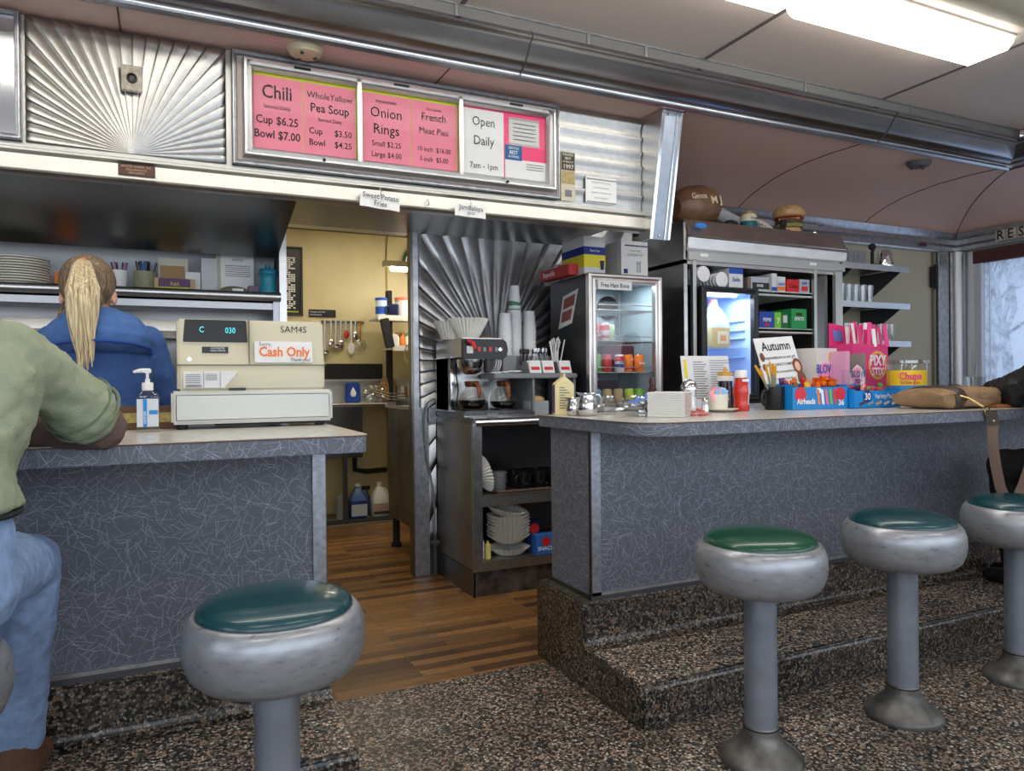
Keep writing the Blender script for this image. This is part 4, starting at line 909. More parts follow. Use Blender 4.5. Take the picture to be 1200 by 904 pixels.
# sticker on the side of the fridge, boxes on top
t = thing('side_sticker', 'tilted white notice with reddish print stuck on the black fridge side', 'notice', (2.486, 4.35, 1.8))
b = B(); b.quad((2.484, 4.22, 1.915), (2.484, 4.43, 1.88), (2.484, 4.50, 1.66), (2.484, 4.31, 1.69)); b.build('sheet', PAPER, t, world=True)
b = B(); b.quad((2.482, 4.26, 1.885), (2.482, 4.41, 1.86), (2.482, 4.43, 1.79), (2.482, 4.28, 1.81)); b.quad((2.482, 4.30, 1.79), (2.482, 4.44, 1.77), (2.482, 4.46, 1.70), (2.482, 4.33, 1.715)); b.build('print', mat('brownish_print', srgb(150, 90, 84), .7), t, world=True)
t = thing('cup_carton', 'white, blue and yellow cup carton on top of the drinks fridge', 'box', (2.54, 4.22, 2.0))
b = B(); b.box(2.475, 2.635, 4.13, 4.42, 2.0, 2.245); b.build('carton', mat('carton_white', srgb(208, 208, 208), .6), t, world=True)
b = B(); b.box(2.473, 2.637, 4.128, 4.422, 2.045, 2.125); b.build('yellow_band', mat('carton_yellow', srgb(226, 208, 50), .6), t, world=True)
b = B(); b.box(2.472, 2.638, 4.127, 4.423, 2.127, 2.178); b.build('blue_band', mat('carton_blue', srgb(34, 50, 130), .6), t, world=True)
b = B()
x = 2.61; b.prism([(x-.016, 2.09), (x+.016, 2.09), (x+.011, 2.03), (x-.011, 2.03)], 'y', 4.123, 4.127); b.build('cup_picture', mat('navy_print', srgb(26, 34, 92), .6), t, world=True)
lettering(t, [('Paper Cups', .018, (2.555, 4.125, 2.147), 'CENTER', .9, .01)], WHITEI, world=True)
t = thing('white_carton', 'white carton with dark blue stripe at the right on the drinks fridge', 'box', (2.88, 4.2, 2.0))
b = B(); b.box(2.77, 2.985, 4.14, 4.36, 2.006, 2.24); b.build('carton', mat('carton_white', (.6, .6, .6), .6), t, world=True)
b = B(); b.prism([(2.765, 2.24), (2.86, 2.24), (2.86, 2.30), (2.80, 2.30)], 'y', 4.14, 4.15); b.build('flap', mat('carton_white', (.6, .6, .6), .6), t, world=True)
b = B(); b.box(2.80, 2.986, 4.137, 4.14, 2.205, 2.213); b.box(2.79, 2.82, 4.137, 4.14, 2.02, 2.05); b.build('blue_stripe', mat('navy_print', (.02, .02, .12), .6), t, world=True)
lettering(t, [('CUTLERY KIT', .024, (2.88, 4.136, 2.138), 'CENTER', .9, .0), ('Heavy Weight', .016, (2.885, 4.136, 2.17), 'CENTER', .9, .01)], INKG, world=True)
b = B(); b.tube([(2.90, 4.137, 2.03), (2.90, 4.137, 2.08)], .004, 6); b.tube([(2.92, 4.137, 2.03), (2.92, 4.137, 2.085)], .004, 6); b.ell((2.90, 4.137, 2.09), (.01, .003, .014)); b.ell((2.92, 4.137, 2.095), (.008, .003, .014)); b.build('cutlery_picture', mat('pale_print_grey', srgb(160, 160, 160), .6), t, world=True)
t = thing('red_box', 'low red box with white lettering at the left on the drinks fridge', 'box', (2.40, 4.45, 2.0))
b = B(); b.box(2.40, 2.47, 4.20, 4.60, 2.0, 2.07); b.build('carton', mat('carton_red', srgb(186, 44, 50), .5), t, world=True)
lettering(t, [('Reynolds', .05, (2.398, 4.56, 2.018), 'LEFT', .9, .02)], WHITEI, xd=(0, -1, 0), world=True)
b = B(); b.ell((2.44, 4.45, 2.075), (.04, .12, .022)); b.build('plastic_wrap', glass('crumpled_wrap', (.7, .7, .72), .3, .2), t, world=True)

# ================================================================== TALL OPEN REFRIGERATOR CABINET
t = thing('tall_fridge_cabinet', 'tall stainless refrigerator cabinet with open bays, food props standing on top', 'fridge', (4.0, 4.4, 0))
FS = mat('fridge_steel', (.58, .56, .54), .28, 1, noise=.12, nscale=5, stretch=(1, 1, 3))
b = B(); b.box(3.275, 3.305, 4.12, 4.74, 0, 2.40); b.box(4.80, 4.83, 4.12, 4.74, 0, 2.38); b.box(3.305, 4.80, 4.71, 4.74, 0, 2.38); b.box(3.275, 4.83, 4.12, 4.74, 2.11, 2.14); b.box(3.305, 4.80, 4.14, 4.71, 0, 1.12); b.build('case', FS, t, world=True)
b = B(); b.box(3.31, 4.72, 4.15, 4.70, 1.12, 1.15); b.box(4.52, 4.54, 4.14, 4.70, 1.12, 2.11); b.build('bay_floor', BLACKM, t, world=True)
b = B(); b.box(3.306, 4.79, 4.695, 4.708, 1.15, 2.11); b.box(3.306, 3.315, 4.15, 4.70, 1.15, 2.11); b.build('bay_lining', mat('black_lining', (.02, .02, .022), .5), t, world=True)
b = B(); b.prism([(4.085, 2.215), (4.075, 2.30), (4.13, 2.425), (4.74, 2.40), (4.74, 2.14), (4.12, 2.14), (4.12, 2.215)], 'x', 3.285, 4.835); b.build('crown', FS, t, world=True, bevel=.006)
b = B(); b.tube([(3.285, 4.068, 2.298), (4.835, 4.068, 2.29)], .009, 8); b.build('crown_bead', STEELB, t, world=True)
b = B(); b.box(3.30, 4.83, 4.095, 4.125, 2.135, 2.195); b.box(3.335, 3.365, 4.095, 4.125, 1.08, 2.14); b.box(4.725, 4.80, 4.095, 4.125, 1.08, 2.14); b.box(4.50, 4.53, 4.10, 4.125, 1.08, 2.14); b.build('door_frame', mat('aluminium_frame', (.55, .55, .51), .4, 1), t, world=True)
b = B(); b.box(3.40, 3.47, 4.093, 4.0955, 2.165, 2.185); b.box(4.45, 4.52, 4.093, 4.0955, 2.165, 2.185); b.build('frame_label', WHITEI, t, world=True)
b = B(); b.ell((3.39, 4.072, 2.375), (.055, .01, .02)); b.build('blue_tape', mat('blue_tape', srgb(50, 130, 210), .6), t, world=True)
B().box(4.54, 4.72, 4.15, 4.155, 1.15, 2.11).build('dark_sliding_pane', glass('smoked_glass', (.25, .25, .25), .15), t, world=True)
for z in (1.925, 1.648, 1.375):
    b = B(); b.tube([(3.91, 4.13, z), (4.50, 4.13, z)], .008, 6); b.tube([(3.91, 4.13, z+.028), (4.50, 4.13, z+.028)], .005, 6); b.tube([(3.91, 4.65, z), (4.50, 4.65, z)], .006, 6)
    for k in range(24): b.tube([(3.92+k*.0248, 4.13, z), (3.92+k*.0248, 4.65, z)], .002, 4)
    b.build('wire_shelf', mat('white_wire', (.62, .62, .60), .4, 0), t, world=True)
# small black framed cooler with milk jug
t = thing('small_lit_cooler', 'small black-framed cooler with bright blue-lit interior in the left bay', 'fridge', (3.64, 4.3, 1.15))
b = B(); shell(b, 3.40, 3.895, 4.10, 4.60, 1.152, 1.945, .02); b.build('cooler_body', BLACK, t, world=True)
b = B(); shell(b, 3.42, 3.875, 4.10, 4.58, 1.172, 1.925, .012); b.build('blue_liner', mat('pale_blue_liner', srgb(166, 196, 238), .5), t, world=True)
b = B(); frame(b, 3.385, 3.90, 1.15, 1.955, .042, 4.055, 4.10, .004); b.build('door_frame', BLACK, t, world=True)
B().box(3.42, 3.87, 4.075, 4.08, 1.19, 1.915).build('door_glass', GLASS, t, world=True)
b = B()
for z in (1.53,): b.box(3.432, 3.862, 4.13, 4.56, z-.008, z)
b.build('glass_shelf', glass('shelf_glass', (.85, .92, 1), .15), t, world=True)
b = B()
for z in (1.46, 1.36, 1.60, 1.66, 1.73): b.tube([(3.855, 4.16, z), (3.855, 4.45, z)], .008, 6); b.box(3.70, 3.86, 4.555, 4.572, z-.006, z+.006)
b.build('shelf_runner', mat('blue_runner', srgb(150, 184, 228), .4), t, world=True)
b = B(); b.box(3.43, 3.75, 4.12, 4.15, 1.895, 1.912); b.build('lamp_tube', mat('cooler_lamp', (.85, .93, 1), .4, emit=7), t, world=True)
lp = bpy.data.lights.new('cooler_lamp', 'AREA'); lp.shape = 'RECTANGLE'; lp.size = .36; lp.size_y = .06; lp.energy = 4; lp.color = (.74, .87, 1)
o = bpy.data.objects.new('cooler_lamp', lp); COL.objects.link(o); o.location = (3.64, 4.2, 1.89)
t = thing('milk_jug', 'translucent jug half full of tan drink with red cap in the lit cooler', 'jug', (3.67, 4.28, 1.53))
def rsq(hw, z, r=.3, n=6, cx=0, cy=0):
    pts = []
    for q in range(4):
        for i in range(n):
            a = q*pi/2+i/n*pi/2; m_ = 1/max(abs(cos(a)), abs(sin(a))); rr = hw*(1*(r)+m_*(1-r)) if True else hw
            pts.append((cx+rr*cos(a), cy+rr*sin(a), z))
    return pts
def jug(t, m, s, liquid=None, lv=.45, cap=None, handle=True):
    hs = [(.0, .86), (.01, .95), (.05, 1), (.50, 1), (.62, .9), (.76, .62), (.88, .34), (.90, .27), (.97, .27)]
    B().loft([rsq(.075*s*w_, .27*s*h/.97, .45) for h, w_ in hs]).build('jug_body', m, t, smooth=True, sharp=60)
    if liquid: B().loft([rsq(.0765*s*w_, .002+.27*s*h/.97, .45) for h, w_ in ((0, .86), (.01, .95), (.05, 1), (lv, 1))]).build('drink', liquid, t, smooth=True, sharp=60)
    b = B(); b.cyl(0, 0, .268*s, .29*s, .023*s); b.build('cap', cap or REDI, t)
    if handle: b = B(); b.tube([(.02*s, 0, .235*s), (.055*s, 0, .225*s), (.072*s, 0, .19*s), (.073*s, 0, .145*s)], .011*s, 8); b.build('handle', m, t, smooth=True)
MILKY = mat('translucent_hdpe', srgb(214, 226, 240), .35, alpha=.55)
jug(t, MILKY, 1.25, mat('tan_drink', srgb(206, 176, 110), .3), .42, mat('coral_cap', srgb(232, 100, 80), .5))
B().box(-.045, .055, -.098, -.0955, .03, .12).build('label', mat('jug_label', srgb(226, 214, 184), .7), t)
B().box(-.02, .035, -.0995, -.098, .05, .09).build('label_print', mat('label_orange', srgb(214, 150, 80), .7), t)
b = B(); b.ell((3.66, 4.25, 1.425), (.055, .03, .016)); b.tube([(3.70, 4.25, 1.425), (3.74, 4.24, 1.43), (3.745, 4.24, 1.415), (3.70, 4.24, 1.412)], .004, 6)
tag(b.build('red_handled_pot_lid', mat('dark_pink_plastic', srgb(150, 50, 80), .4), smooth=True), 'dark pink scoop lying on the lower rack of the lit cooler', 'scoop')
def carton(x0, x1, y0, y1, z0, z1, name, m, label, txt=None, tcol=None, band=None, cut=True, group=None):
    t = thing(name, label, 'box', ((x0+x1)/2, y0, z0))
    b = B(); b.box(x0, x1, y0, y1, z0, z1)
    b.build('carton', m, t, world=True)
    if band:
        for (a, c, e, f, mm) in band:
            B().box(x0+(x1-x0)*a, x0+(x1-x0)*c, y0-.0015, y0, z0+(z1-z0)*e, z0+(z1-z0)*f).build('printed_area', mm, t, world=True)
    if txt: lettering(t, [(s, h, (x0+(x1-x0)*u, y0-.0035, z0+(z1-z0)*v), 'CENTER', sx, .02) for s, h, u, v, sx in txt], tcol, world=True)
    return t
cB = mat('card_white', srgb(206, 208, 212), .6); cG = mat('card_green', srgb(40, 150, 80), .5); cL = mat('card_lime', srgb(120, 200, 60), .5); cR = mat('card_red', srgb(204, 40, 46), .5); cBl = mat('card_blue', srgb(36, 74, 170), .5)
cGr = mat('card_grey', srgb(170, 176, 184), .6); cO = mat('card_orange', srgb(224, 120, 40), .5); DK = mat('dark_card', srgb(60, 44, 34), .7)
# top row on the shelf z=1.955
t = thing('foam_cup_sleeve', 'sleeve of nested white cups lying on the lit cooler, left one', 'cup sleeve', (3.41, 4.12, 2.01), rot=(rad(90), 0, rad(6)))
def sleeve(t):
    B().lathe([(0, 0), (.050, 0), (.056, .003), (.056, .012), (.050, .014), (.050, .28), (.042, .30), (0, .30)], seg=28).build('outer_cup', cup_m, t, smooth=True, sharp=40)
    b = B()
    for k in range(7): b.lathe([(.050, .03+k*.035), (.0545, .032+k*.035), (.0545, .04+k*.035), (.050, .042+k*.035)], seg=28)
    b.build('cup_rims', cup_m, t)
t.rotation_euler = (rad(-90), 0, rad(0)); t.location = (3.435, 4.10, 2.045); sleeve(t)
t = thing('foam_cup_sleeve', 'sleeve of nested white cups lying on the lit cooler, right one', 'cup sleeve', (3.60, 4.10, 2.012), rot=(rad(-90), 0, 0)); sleeve(t)
carton(3.68, 3.81, 4.12, 4.30, 1.957, 2.105, 'blue_white_carton', cB, 'white carton with blue top stripe above the lit cooler', [('Solo', .04, .5, .35, 1)], mat('cb', srgb(50, 80, 150), .6), [(0, 1, .72, 1, cBl)])
carton(3.92, 4.10, 4.16, 4.40, 1.955, 2.06, 'grey_long_carton', cGr, 'low grey and black carton at the left of the upper wire shelf', [('DIXIE', .026, .5, .3, 1)], WHITEI, [(.1, 1, .15, .6, BLACK)])
carton(4.11, 4.16, 4.14, 4.40, 1.955, 2.09, 'tall_white_carton', cB, 'white carton with blue foot on the upper wire shelf', None, None, [(0, 1, 0, .25, cBl)])
carton(4.165, 4.245, 4.14, 4.40, 1.955, 2.07, 'cola_carton', cB, 'white soda carton with orange and blue print on the upper shelf', [('A&W', .03, .5, .42, 1)], cBl, [(0, 1, .1, .35, cO)])
carton(4.26, 4.385, 4.14, 4.40, 1.955, 2.055, 'red_soda_carton', cR, 'red open soda carton on the upper wire shelf', [('Coke', .04, .5, .35, 1)], mat('dkred', srgb(120, 10, 20), .6))
carton(4.39, 4.495, 4.14, 4.40, 1.955, 2.06, 'silver_soda_carton', cGr, 'silver soda carton with blue print, right end of the upper shelf', [('DIET', .026, .5, .62, 1)], cBl, [(.2, .8, .15, .5, cR)])
tag(B().box(3.87, 3.905, 4.14, 4.2, 1.957, 2.05).build('spice_can', mat('brown_blue', srgb(110, 96, 90), .5)), 'slim tin between the white carton and the wire shelf', 'tin')
carton(3.92, 3.975, 4.14, 4.40, 1.678, 1.80, 'lime_soda_carton', cL, 'lime and red soda carton at the left of the middle shelf', [('Dew', .036, .5, .4, 1)], cR)
carton(3.985, 4.13, 4.14, 4.40, 1.678, 1.80, 'blue_soda_carton', cBl, 'blue soda carton with a round emblem on the middle shelf', [('PEPSI', .036, .5, .42, 1)], WHITEI, [(.35, .65, .12, .32, cR)])
carton(4.135, 4.20, 4.14, 4.40, 1.678, 1.80, 'lime_carton', cL, 'lime green carton beside the blue soda carton', [('7', .06, .5, .3, 1)], WHITEI)
carton(4.205, 4.275, 4.14, 4.40, 1.678, 1.79, 'dark_green_carton', mat('card_dkgreen', srgb(30, 100, 60), .5), 'dark green carton with pale print on the middle shelf', None, None, [(.2, .8, .4, .9, cB)])
carton(4.285, 4.44, 4.12, 4.40, 1.678, 1.83, 'green_soda_carton', cG, 'green open soda carton at the right of the middle shelf', [('SPRITE', .036, .5, .42, .95)], WHITEI, [(.3, .7, .66, .8, DK)])
for x0, x1, z1, nm in ((3.93, 4.10, 1.86, 'left'), (4.15, 4.33, 1.85, 'right')):
    tag(B().box(x0, x1, 4.42, 4.6, 1.678, z1).build('open_brown_case', DK), 'dark open cardboard case behind the cartons of the middle shelf, %s one' % nm, 'box')
carton(3.92, 4.06, 4.14, 4.40, 1.40, 1.54, 'red_carton', cR, 'red soda carton on the lower wire shelf behind the Autumn card', [('Cola', .04, .6, .4, 1)], WHITEI)
carton(4.40, 4.47, 4.14, 4.40, 1.40, 1.50, 'brown_print_carton', mat('brown_print_card', srgb(150, 100, 80), .6), 'brown printed carton at the right end of the lower wire shelf')
carton(4.12, 4.30, 4.14, 4.40, 1.40, 1.52, 'orange_carton', mat('rust_card', srgb(150, 70, 40), .6), 'rust coloured carton on the lower wire shelf behind the pens')

# on top of the tall fridge
t = thing('canvas_ham_prop', 'large brown wrapped ham shape lying on top of the tall fridge', 'display food', (3.53, 4.32, 2.575), rot=(0, rad(-8), rad(4)))
HB = mat('brown_wrapped_ham', srgb(116, 84, 60), .4, noise=.35, nscale=7)
b = B(); b.lathe([(0, -.20), (.07, -.19), (.12, -.14), (.15, -.05), (.152, .05), (.13, .15), (.08, .21), (0, .23)], seg=32, R=Matrix.Rotation(rad(90), 4, 'Y')); b.build('wrapped_body', HB, t, smooth=True)
lettering(t, [('Genoa', .06, (-.15, -.150, .03), 'LEFT', .9, .01), ('M J', .08, (.03, -.155, -.01), 'LEFT', 1, .02)], mat('pale_print_tan', srgb(214, 196, 170), .6), ud=(0, .15, 1))
t = thing('white_sausage_tube', 'long white paper tube leaning behind the ham on the tall fridge', 'tube', (3.9, 4.5, 2.5))
b = B(); b.tube([(3.62, 4.50, 2.70), (3.90, 4.50, 2.60), (4.25, 4.50, 2.49)], [.05, .055, .05], 16); b.build('paper_tube', mat('silvery_paper', srgb(176, 176, 180), .5), t, world=True, smooth=True, sharp=50)
t = thing('teal_label_can', 'short jar with teal and cream label standing in front of the white tube', 'jar', (3.99, 4.25, 2.425))
B().lathe([(0, 0), (.058, 0), (.062, .01), (.062, .10), (.05, .115), (0, .115)], seg=28).build('jar_body', mat('cream_label', srgb(206, 200, 176), .5), t, smooth=True, sharp=40)
B().lathe([(.0622, .01), (.063, .03), (.063, .055), (.0622, .06)], seg=28).build('teal_band', mat('teal_band', srgb(26, 84, 96), .5), t, smooth=True)
B().lathe([(0, .115), (.046, .115), (.046, .135), (0, .138)], seg=28).build('lid', mat('copper_lid', srgb(150, 110, 70), .4), t, smooth=True, sharp=40)
lettering(t, [('Noodles', .024, (0, -.0645, .072), 'CENTER', .9, .01)], INK)
t = thing('seed_label_bag', 'white printed bag lying between the jar and the burger model', 'bag', (4.17, 4.30, 2.42))
b = B(); b.ell((.0, 0, .05), (.13, .05, .05), R=Matrix.Rotation(rad(18), 3, 'Y')); b.build('bag_body', mat('printed_white_bag', srgb(186, 182, 172), .6), t, smooth=True)
lettering(t, [('NO.2 C', .05, (-.10, -.052, .045), 'LEFT', .8, .01)], INK, xd=(1, 0, -.32), ud=(.32, 0, 1))
tag(B().ell((3.86, 4.30, 2.455), (.07, .05, .045)).build('dark_bag', mat('dark_teal_bag', srgb(34, 42, 42), .5), smooth=True), 'dark bag tucked behind the teal-labelled jar', 'bag')
t = thing('burger_model', 'model hamburger with sesame bun on top of the tall fridge', 'display food', (4.40, 4.25, 2.405))
BUN = mat('toasted_bun', srgb(178, 140, 96), .5, noise=.15, nscale=30)
B().lathe([(0, 0), (.075, 0), (.09, .02), (.09, .05), (.08, .065), (0, .065)], seg=32).build('bottom_bun', BUN, t, smooth=True, sharp=60)
B().lathe([(0, .062), (.10, .064), (.105, .08), (.10, .09), (0, .09)], seg=40, wave=lambda k, a: .05*sin(a*9)).build('lettuce', mat('lettuce', srgb(120, 128, 70), .6), t, smooth=True)
B().lathe([(0, .09), (.098, .09), (.104, .105), (.098, .122), (0, .122)], seg=32).build('patty', mat('patty', srgb(80, 50, 34), .7), t, smooth=True, sharp=60)
B().lathe([(0, .122), (.102, .12), (.108, .126), (.102, .132), (0, .132)], seg=4).build('cheese', mat('cheese', srgb(222, 196, 130), .5), t)
B().lathe([(0, .13), (.105, .13), (.113, .137), (.105, .145), (0, .145)], seg=32).build('tomato', mat('tomato', srgb(150, 60, 46), .5), t, smooth=True, sharp=60)
B().lathe([(0, .145), (.112, .145), (.122, .162), (.118, .19), (.095, .222), (.055, .242), (0, .25)], seg=32).build('top_bun', BUN, t, smooth=True, sharp=60)
t = thing('bear_figurine', 'small dark figurine beside the burger model', 'figurine', (4.28, 4.20, 2.41))
b = B(); b.ell((0, 0, .03), (.03, .025, .03)); b.ell((.0, -.01, .075), (.026, .024, .026)); b.ell((.02, -.01, .1), (.009, .006, .009)); b.ell((-.02, -.01, .1), (.009, .006, .009)); b.ell((-.03, -.02, .015), (.016, .03, .014)); b.ell((.03, -.02, .015), (.016, .03, .014)); b.build('figure', BLACKM, t, smooth=True)
t = thing('tiny_trophy', 'tiny metal ornament at the right of the burger model', 'ornament', (4.62, 4.2, 2.40))
b = B(); b.cyl(0, 0, 0, .012, .03); b.cyl(0, 0, .012, .03, .008); b.ell((0, 0, .045), (.022, .016, .018)); b.ell((.035, 0, .035), (.012, .012, .012)); b.build('ornament', CHROME, t, smooth=True, sharp=50)
tag(B().box(4.50, 4.57, 4.2, 4.3, 2.402, 2.43).build('white_card', PAPER), 'small white card lying beside the burger model', 'card')
t = thing('straw_basket_stack', 'brown round basket stack leaning at the left end of the tall fridge', 'basket', (3.27, 4.45, 2.52), rot=(0, rad(-62), 0))
for k in range(2):
    b = B(); b.lathe([(0, 0+.04*k), (.09, 0+.04*k), (.13, .03+.04*k), (.135, .035+.04*k), (.088, .008+.04*k), (0, .008+.04*k)], seg=32); b.build('basket', mat('wicker', srgb(104, 72, 46), .6, noise=.3, nscale=60), t, smooth=True)

# ================================================================== GLASS SHELVES AT THE RIGHT
t = thing('bracket_shelves', 'three stainless bracket shelves for drinking glasses right of the tall fridge', 'shelf unit', (5.4, 4.5, 1.6))
SH = (2.245, 1.925, 1.60)
for k, z in enumerate(SH):
    b = B(); b.box(4.86, 5.85+.01*k, 4.30, 4.76, z, z+.012); b.box(4.86, 5.85+.01*k, 4.295, 4.308, z-.035, z+.014); b.build('shelf', STEEL, t, world=True, bevel=.002)
    for x_ in (5.80, 5.2): B().prism([(4.32, z-.005), (4.755, z-.005), (4.755, z-.30)], 'x', x_, x_+.015).build('bracket', DGREY, t, world=True)
b = B(); b.box(4.84, 4.90, 4.28, 4.31, .6, 2.26); b.build('end_post', STEELW, t, world=True)
B().box(4.90, 5.20, 4.745, 4.757, 1.2, 2.25).build('backing', DGREY, t, world=True)
def tumbler(h=.15, r0=.028, r1=.04):
    b = B(); b.lathe([(0, 0), (r0, 0), (r0+.001, .008), (r1, h), (r1-.003, h), (r0-.003, .014), (0, .014)], seg=20); return b
g0 = tumbler().build('drinking_glass', GLASSW, smooth=True, sharp=50)
first = True; cnt = 0
for z, xs_, nm, n_ in ((1.937, [5.02+.083*i for i in range(6)], 'middle', 6), (1.612, [4.98+.086*i for i in range(5)]+[5.56, 5.63, 5.70], 'lowest', 8)):
    for j, y in enumerate((4.37, 4.48)):
        for xi, x in enumerate(xs_):
            if first: o = g0; first = False
            else: o = g0.copy(); COL.objects.link(o)
            o.location = (x+.02*j, y, z); tag(o, 'clear tumbler, %s from the left in the %s row on the %s bracket shelf' % (ordn(xi), 'front' if j == 0 else 'rear', nm), 'glass', 'tumblers in the %s row on the %s shelf' % ('front' if j == 0 else 'rear', nm))
t = thing('radio_box', 'small grey radio-like box on the topmost bracket shelf', 'radio', (5.20, 4.42, 2.26))
b = B(); b.box(5.00, 5.40, 4.36, 4.5, 2.26, 2.375); b.build('case', mat('steel_grey_case', (.30, .30, .31), .4, .8), t, world=True, bevel=.006)
b = B(); b.box(5.05, 5.22, 4.40, 4.46, 2.375, 2.40); b.build('top_grip', BLACK, t, world=True)
for k in range(5): b = B(); b.box(5.06+k*.06, 5.10+k*.06, 4.355, 4.36, 2.29, 2.345); b.build('key', GREYP, t, world=True)
t = thing('metal_ornament', 'tall metal ornament with round shade beside the radio box', 'ornament', (5.52, 4.40, 2.26))
b = B(); b.box(-.03, .03, -.03, .03, 0, .02); b.tube([(0, 0, .02), (.0, 0, .12), (.02, 0, .17)], .014, 8); b.ell((.0, 0, .17), (.035, .03, .03)); b.build('stand', BLACKM, t, smooth=True, sharp=40)
t = thing('chrome_jar', 'chrome lidded jar at the right of the topmost bracket shelf', 'jar', (5.67, 4.40, 2.26))
B().lathe([(0, 0), (.07, 0), (.075, .03), (.062, .08), (.06, .12), (.04, .15), (0, .16)], seg=28).build('jar', CHROME, t, smooth=True)

# ================================================================== RIGHT COUNTER TOP ITEMS
ZC = 1.140
t = thing('milk_carton', 'cream gable-top carton at the left corner of the right counter', 'carton', (1.705, 3.05, ZC), rz=rad(-20))
CRM = mat('cream_carton', srgb(232, 214, 160), .5)
b = B(); b.box(-.045, .045, -.045, .045, 0, .145); b.build('carton_body', CRM, t, bevel=.002)
b = B(); b.prism([(-.045, .145), (.045, .145), (.004, .18), (-.004, .18)], 'y', -.045, .045); b.box(-.004, .004, -.045, .045, .178, .195); b.build('gable_top', CRM, t)
B().box(-.0465, -.045, -.04, .04, .01, .14).build('dark_side_label', mat('violet_label', srgb(96, 90, 110), .6), t)
b = B()
for k in range(9): b.box(-.025, .025-.012*(k % 3), -.0465, -.045, .03+k*.012, .034+k*.012)
b.build('print', INKG, t)
def pitcher(x, y, s, label, rz):
    t = thing('cream_pitcher', label, 'pitcher', (x, y, ZC), rz, 'steel cream pitchers')
    B().lathe([(0, 0), (.034*s, 0), (.042*s, .008*s), (.047*s, .035*s), (.044*s, .065*s), (.036*s, .085*s), (.038*s, .10*s), (.0365*s, .10*s), (.034*s, .085*s), (.042*s, .06*s), (0, .05*s)], seg=36).build('body', STEELB, t, smooth=True, sharp=60)
    b = B(); b.loft([[(.030*s, -.018*s, .085*s), (.058*s, 0, .104*s), (.030*s, .018*s, .085*s)], [(.026*s, -.022*s, .102*s), (.064*s, 0, .108*s), (.026*s, .022*s, .102*s)]]); b.build('spout', STEELB, t)
    b = B(); b.tube([(-.036*s, 0, .092*s), (-.062*s, 0, .095*s), (-.076*s, 0, .075*s), (-.074*s, 0, .045*s), (-.048*s, 0, .022*s)], .005*s, 8, flat=1.6); b.build('handle', STEELB, t, smooth=True)
    B().cyl(-.0, 0, .098*s, .104*s, .034*s, .03*s).build('lid', STEELB, t)
    return t
pitcher(1.695, 2.93, .80, 'smaller steel cream pitcher beside the cream carton', rad(160))
pitcher(1.725, 2.86, 1.0, 'larger steel cream pitcher left of the glass sugar bowl', rad(185))
t = thing('glass_sugar_bowl', 'small glass bowl between the larger pitcher and the plastic bag', 'bowl', (1.88, 2.93, ZC))
B().lathe([(0, 0), (.035, 0), (.048, .02), (.050, .04), (.036, .065), (.030, .08), (.034, .085), (.028, .084), (.03, .066), (.044, .04), (.04, .02), (0, .008)], seg=10).build('bowl', glass('cut_glass', (.92, .93, .95), .3, .08), t)
b = B(); b.cyl(0, 0, .08, .088, .03); b.build('lid', STEELB, t)
# plastic bag, crumpled
import mathutils.noise as mn
def crumple(name, c, r, m, seed, amp=.25, fr=3, u=28, v=18, parent=None, flat=True, solid=0):
    bm = bmesh.new(); bmesh.ops.create_uvsphere(bm, u_segments=u, v_segments=v, radius=1)
    for vv in bm.verts:
        p = vv.co.copy(); k = 1+amp*(mn.noise(p*fr+Vector((seed, 0, 0)))+.6*mn.noise(p*fr*2.7+Vector((0, seed, 0))))
        vv.co = Vector((p.x*r[0]*k, p.y*r[1]*k, max(p.z*r[2]*k, -r[2]*.82 if flat else -9)))
    me = bpy.data.meshes.new(name); bm.to_mesh(me); bm.free(); me.materials.append(m)
    o = bpy.data.objects.new(name, me); COL.objects.link(o); o.location = c
    if parent: o.parent = parent
    return o
BAGM = glass('clear_bag_film', (.86, .88, .9), .30, .12)
t = thing('plastic_bread_bag', 'crumpled clear plastic bag with blue stripes left of the napkins', 'bag', (1.93, 2.68, ZC))
crumple('film', (-.01, 0, .04), (.13, .07, .048), BAGM, 3.1, .4, 2.6, parent=t)
b = B()
for k in range(3):
    N = 10
    for i in range(N):
        x = -.11+.024*i; z = .048+.045*math.sin((i+1)/N*pi*.6)+.006*sin(i*2+k); x2 = x+.026; z2 = .048+.045*math.sin((i+2)/N*pi*.6)+.006*sin((i+1)*2+k); y = -.05+.022*k
        b.quad((x, y, z), (x2, y, z2), (x2+.004, y+.013, z2+.01), (x+.004, y+.013, z+.01))
b.build('blue_stripe', mat('bag_blue', srgb(56, 110, 200), .4), t)
b = B(); b.ell((.075, -.075, .012), (.02, .015, .012)); b.build('blue_tie', mat('bag_deep_blue', srgb(30, 60, 160), .4), t, smooth=True)
# napkins
t = thing('napkin_stack', 'thick stack of white paper napkins wrapped in clear film near the counter edge', 'napkins', (1.985, 2.60, ZC), rz=rad(-50))
NAP = mat('napkin_paper', srgb(226, 224, 218), .85, bump=.15, bscale=60)
b = B()
for k in range(14): b.box(-.078+random.uniform(-.0015, .0015), .078+random.uniform(-.0015, .0015), -.085, .085, .001+k*.0076, .001+k*.0076+.0072)
b.build('napkin_sheets', NAP, t, bevel=.0015, seg=1)
b = B(); b.box(-.082, .082, -.088, .088, .0005, .112); b.build('film', glass('napkin_film', (.97, .97, .97), .08, .1), t, bevel=.01)
t = thing('sugar_shaker', 'glass sugar shaker with conical steel lid behind the napkins', 'shaker', (2.30, 2.86, ZC))
B().lathe([(0, 0), (.036, 0), (.038, .006), (.038, .115), (.036, .118), (.034, .115), (.034, .01), (0, .01)], seg=12).build('glass_jar', GLASSW, t)
B().lathe([(0, .011), (.033, .011), (.033, .075), (0, .075)], seg=20).build('sugar', mat('sugar', (.85, .85, .83), .8), t, smooth=True, sharp=40)
